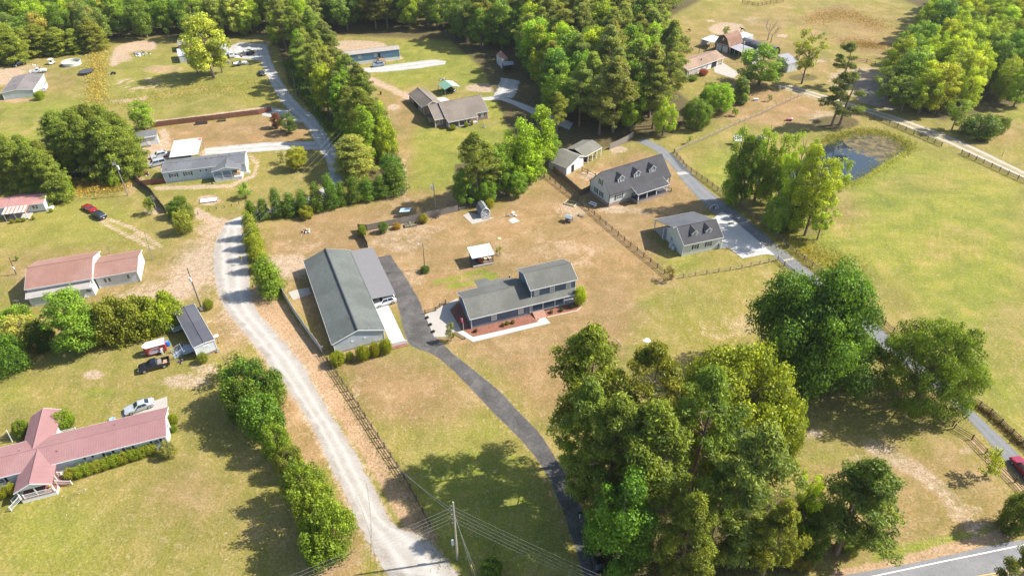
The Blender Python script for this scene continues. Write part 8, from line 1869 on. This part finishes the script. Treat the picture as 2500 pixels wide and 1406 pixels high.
bed('dark planter with green plants near the end of the brown board fence', 542, 296, 2.4, 1.0, R(13), WOODD, mat('planter_green', (.10, .16, .03), .9, .3, 4), .5)
simple('bird_bath', 'heap of pale stones and driftwood around a bird bath beside the small slab', 'bird bath', 1252, 528, [('stones', MB().ball((-.7, 0, .15), (.5, .3, .3), 7, 4).ball((0, .4, .15), (.5, .4, .3), 7, 4).ball((.7, .1, .1), (.4, .4, .25), 7, 4), mat('pale_stone', (.45, .38, .33), .9, .3, 2)), ('pedestal', MB().lathe([(.2, 0), (.1, .2), (.1, .8), (.35, .9), (.38, .98)], 10, (.1, .3, 0)), WHITE), ('dead_stump', MB().tube((-1.6, -.2, 0), (-1.65, -.2, 1.0), .12, .06, 6), WOODD)])
simple('blue_canopy', 'flat pale blue canopy leaning behind the picket fence', 'canopy', 990, 528, [('sheet', MB().slab([(-1.3, -.7, 1.6), (1.2, -.6, 1.7), (1.4, .8, 1.9), (-1.0, .8, 1.8)], .04), mat('pale_blue_plastic', (.35, .48, .55), .4, .1, 1)), ('leg', MB().tube((-.9, -.4, 0), (-1.1, -.5, 1.6), .04, .04, 5), STEEL), ('leg', MB().tube((1.0, .4, 0), (1.1, .5, 1.75), .04, .04, 5), STEEL)])
# tyres at the patio edge
for i, (px, py) in enumerate([(1043, 776), (1051, 793), (1058, 810)]):
    o = MB(); 
    n = 16; rg_ = [[((.26+.12*math.cos(2*PI*k/6))*math.cos(2*PI*j/n), (.26+.12*math.cos(2*PI*k/6))*math.sin(2*PI*j/n), .14+.13*math.sin(2*PI*k/6)) for k in range(6)] for j in range(n)]
    vs = [p for q in rg_ for p in q]; o.add(vs, [(j*6+k, j*6+(k+1) % 6, ((j+1) % n)*6+(k+1) % 6, ((j+1) % n)*6+k) for j in range(n) for k in range(6)])
    ob = o.build('tyre', TYRE); ob.location = G(px, py, .06); tag(ob, ['black tyre at the patio edge nearest the short fence', 'middle of three black tyres at the patio edge', 'black tyre at the patio edge nearest the wispy conifer'][i], 'tyre', 'black tyres along the patio edge')
# flag pole
b = G(1135, 828); hgt = height_at(b, 776); t = thing('flag_pole', 'flag pole with furled red and white flag at the corner of the blue house', 'flag pole', b)
MB().tube((0, 0, 0), (-.2, 0, hgt), .035, .03, 6).build('pole', WHITE, t)
MB().loft([[(-.2, -.03, hgt-.1), (-.55, -.08, hgt-.05), (-.6, .05, hgt-.1), (-.22, .04, hgt-.15)], [(-.15, -.06, hgt-.7), (-.45, -.12, hgt-.75), (-.35, .1, hgt-.85), (-.1, .06, hgt-.8)], [(-.1, -.03, hgt-1.2), (-.25, -.05, hgt-1.25), (-.2, .05, hgt-1.3), (-.08, .03, hgt-1.25)]]).build('flag', mat('red_flag', (.55, .04, .10), .8, .5, 3, stain=(.6, .5, .5), stain_amt=.5), t)
# yellow arrow sign
b = G(592, 646); t = thing('road_sign', 'yellow sign with black arrow in the shade of the roadside cedars', 'sign', b, R(-25))
MB().box(-.03, .03, 0, .05, 0, 2.2).build('post', STEEL, t); MB().box(-.38, .38, -.03, 0, 1.5, 2.3).build('plate', mat('sign_yellow', (.62, .33, .02), .5, .05, 1), t)
MB().add([(-.22, -.034, 1.85), (.02, -.034, 2.1), (.02, -.034, 1.95), (.24, -.034, 1.95), (.24, -.034, 1.75), (.02, -.034, 1.75), (.02, -.034, 1.6)], [(0, 1, 6), (2, 3, 4, 5)]).build('arrow', BLACKP, t)
b = G(657, 722); t = thing('marker_post', 'white capped post at the foot of the widest cedar', 'post', b); MB().tube((0, 0, 0), (-.05, 0, 1.3), .06, .05, 6).build('post', WHITE, t); MB().ball((-.05, 0, 1.4), (.22, .18, .13), 8, 5).build('cap', PORC, t)
# basketball hoop / dish at the office
b = G(534, 838); t = thing('satellite_dish', 'satellite dish on a short brown post at the office corner', 'satellite dish', b); MB().tube((0, 0, 0), (0, 0, 1.7), .07, .06, 6).build('post', WOODB, t); MB().lathe([(.0, 0), (.3, .06), (.5, .18)], 12, (0, 0, 1.75)).build('dish', PORC, t)
b = G(1415, 1262); t = thing('mailbox', 'dark mailbox with white rim on the driveway edge under the pines', 'mailbox', b); MB().tube((0, 0, 0), (0, 0, 1.0), .06, .06, 6).build('post', WHITE, t); MB().loft([[(x, -.18, 1.0), (x, .18, 1.0), (x, .18, 1.25), (x, 0, 1.4), (x, -.18, 1.25)] for x in (-.4, .4)]).build('box', BLACKP, t); MB().box(-.05, .05, -.2, .2, .0, .08).build('foot', WHITE, t)
# white sheet and yellow strip on lawn
b = G(1578, 832); t = MB().add([(-.7, -.1, .04), (-.3, -.2, .06), (.3, -.6, .05), (.8, -.2, .09), (.7, .5, .05), (.1, .9, .05), (-.1, .3, .12)], [(0, 1, 6), (1, 2, 3, 6), (3, 4, 5, 6)]).add([(-.7, -.1, .02), (.3, -.6, .02), (.8, -.2, .02), (.7, .5, .02), (.1, .9, .02)], [(0, 4, 3, 2, 1)]).build('plastic_sheet', mat('white_plastic_sheet', (.66, .66, .64), .5, .05, 1)); t.location = b; tag(t, 'crumpled white plastic sheet on the lawn right of the tall pine', 'sheet')
b = G(1500, 824); e = G(1520, 845); t = MB().tube((0, 0, .06), e-b+Vector((0, 0, .06)), .06, .06, 5).build('yellow_pipe', mat('pale_yellow_pipe', (.55, .52, .30), .6)); t.location = b; tag(t, 'pale yellow pipe lying on the lawn behind the tall pine', 'pipe')
b = G(1219, 583); t = MB().lathe([(.45, 0), (.45, .12), (.1, .2)], 10).build('ground_cover_disc', mat('pale_yellow_lid', (.58, .50, .25), .6)); t.location = b; tag(t, 'round pale yellow lid on the tan yard', 'lid')
b = G(1784, 546); t = MB().box(-.7, .7, -.35, .35, .055, .075).build('black_mat', BLACKP); t.location = b; tag(t, 'black mat lying on the pale concrete apron', 'mat')
# hoop frame and things near the pond
b = G(1743, 510); t = thing('hoop_swing', 'white hoop shaped frame beside the grey drive', 'frame', b, R(10))
m = MB()
for i in range(14): a, c_ = PI*i/14, PI*(i+1)/14; m.tube((1.1*math.cos(a), 0, 1.25*math.sin(a)), (1.1*math.cos(c_), 0, 1.25*math.sin(c_)), .06, .06, 5, False)
m.build('hoop', WHITE, t); MB().box(-.3, .2, -.2, .2, 0, .7).build('base_block', mat('brown_block', (.2, .1, .07), .8), t); MB().box(.3, .6, -.2, .2, 0, .3).build('stone', WHITE, t)
b = G(1800, 352); t = thing('white_tarp_frame', 'bright white folded canopy half hidden by the leftmost pond tree', 'canopy', b); MB().slab([(-1.3, -.8, 1.4), (.9, -1.0, 1.3), (1.1, .9, 2.4), (-1.2, .9, 2.3)], .05).build('sheet', WC, t); posts(t, [(-1.1, -.7), (.8, -.8), (1.0, .8), (-1.1, .8)], 0, 1.3, STEEL, .06)
b = G(1858, 342); t = thing('utility_trailer', 'grey utility trailer between the thin pond trees', 'trailer', b, R(25)); MB().box(-1.3, 1.3, -.7, .7, .5, .6).build('bed', STEEL, t); MB().box(-1.3, 1.3, .65, .7, .6, 1.0).build('side', STEEL, t); MB().box(-.5, .5, -.5, .5, .6, 1.1).build('load', WHITE, t)
for s in (-1, 1): MB().tube((0, s*.7, .3), (0, s*.85, .3), .3, .3, 10).build('wheel', TYRE, t)
b = G(1926, 295); t = thing('red_wagon', 'small pinkish red cart on the grass by the pond mound', 'cart', b, R(-15)); MB().box(-.8, .8, -.4, .4, .35, .7).build('tub', mat('faded_red_plastic', (.42, .12, .14), .6), t); MB().box(.6, 1.0, -.3, .3, .5, .8).build('front', WHITE, t)
for x in (-.5, .5):
    for s in (-1, 1): MB().tube((x, s*.4, .2), (x, s*.5, .2), .2, .2, 8).build('wheel', TYRE, t)
b = G(1845, 246); t = thing('white_box', 'small white box near the magnolia', 'box', b); MB().box(-.7, .7, -.3, .3, 0, .6).build('body', WHITE, t); MB().box(-.75, .75, -.35, .35, .6, .68).build('lid', WHITE, t)
b = G(1903, 217); t = thing('white_tank', 'small white tank at the start of the dirt road', 'tank', b); MB().tube((0, 0, 0), (0, 0, .9), .45, .45, 12).build('body', WHITE, t); MB().tube((0, 0, .9), (0, 0, 1.0), .3, .2, 10).build('lid', WHITE, t)
b = G(930, 231); t = thing('burn_barrel', 'rust brown barrel on the grass right of the tall belt', 'barrel', b); MB().lathe([(.3, 0), (.32, .4), (.3, .9)], 10).build('body', mat('dark_rust', (.12, .03, .03), .8), t); MB().tube((0, 0, .9), (0, 0, .92), .27, .27, 10).build('contents', DARKIN, t)
b = G(1183, 312); t = thing('yard_statue', 'small pale statue on the lawn right of the brick house', 'statue', b); MB().lathe([(.25, 0), (.2, .2), (.15, .3), (.2, .7), (.12, 1.0), (.14, 1.2), (.05, 1.35)], 8).build('figure', mat('pale_stone', (.45, .38, .33)), t); MB().box(-.3, .3, -.3, .3, 0, .12).build('plinth', M_conc, t)
b = G(275, 1026); t = MB().lathe([(.5, 0), (.52, .35), (.45, .4), (.1, .3)], 14).build('blue_tub', mat('dull_blue_tub', (.22, .32, .38), .5)); t.location = b; tag(t, 'dull blue round tub behind the ridge of the red-roofed house', 'tub')
b = G(1135, 824); 
b = G(996, 842); t = thing('edge_planter', 'red mulch border with low white rail below the white slab', 'planter', G(975, 846), R(19)); MB().box(-1.6, 1.6, -.35, .35, 0, .12).build('mulch', M_mulch, t); MB().box(-1.7, 1.7, .4, .48, 0, .9).build('rail', WHITE, t)
b = G(788, 852); t = MB().lathe([(.12, 0), (.12, .5), (.18, .55), (.18, .7)], 8).build('white_post_lamp', WHITE); t.location = b; tag(t, 'small white lamp at the corner of the vinyl fence', 'lamp')
b = G(18, 150)
# loose stones / bricks on grass, scattered pale debris
rr = random.Random(9); n_ = 0
for (x0, y0, x1, y1, k) in ((1240, 845, 1330, 905, 10), (1060, 930, 1150, 960, 8), (960, 1010, 1010, 1100, 4), (1260, 880, 1320, 900, 5), (2150, 1310, 2330, 1350, 12), (120, 1200, 200, 1260, 6)):
    for _ in range(k):
        b = G(rr.uniform(x0, x1), rr.uniform(y0, y1)); o = MB().ball((0, 0, .03), (rr.uniform(.05, .11), rr.uniform(.05, .12), .06), 6, 4).build('stone', MATS['pale_stone']); o.location = b; tag(o, 'small pale stone lying loose on the mown grass', 'stone', 'loose pale stones on the grass'); n_ += 1
# ---- light summer haze
hz, hnt, hb, ho = nodes_of('haze'); hnt.nodes.remove(hb)
pv = N(hnt, 'ShaderNodeVolumePrincipled'); pv.inputs['Density'].default_value = 0.00007; pv.inputs['Color'].default_value = (0.86, 0.93, 1.0, 1); pv.inputs['Anisotropy'].default_value = 0.2
hnt.links.new(pv.outputs[0], ho.inputs['Volume'])
MB().box(-1600, 1600, -1600, 1600, -1.0, 96).build('haze', hz, kind='stuff')
# empty tagging checks: nothing unlabelled at top level
for o in C.objects:
    if o.parent is None and o.type in ('MESH', 'EMPTY') and not o.get('kind') and not o.get('category'): print('UNTAGGED', o.name)
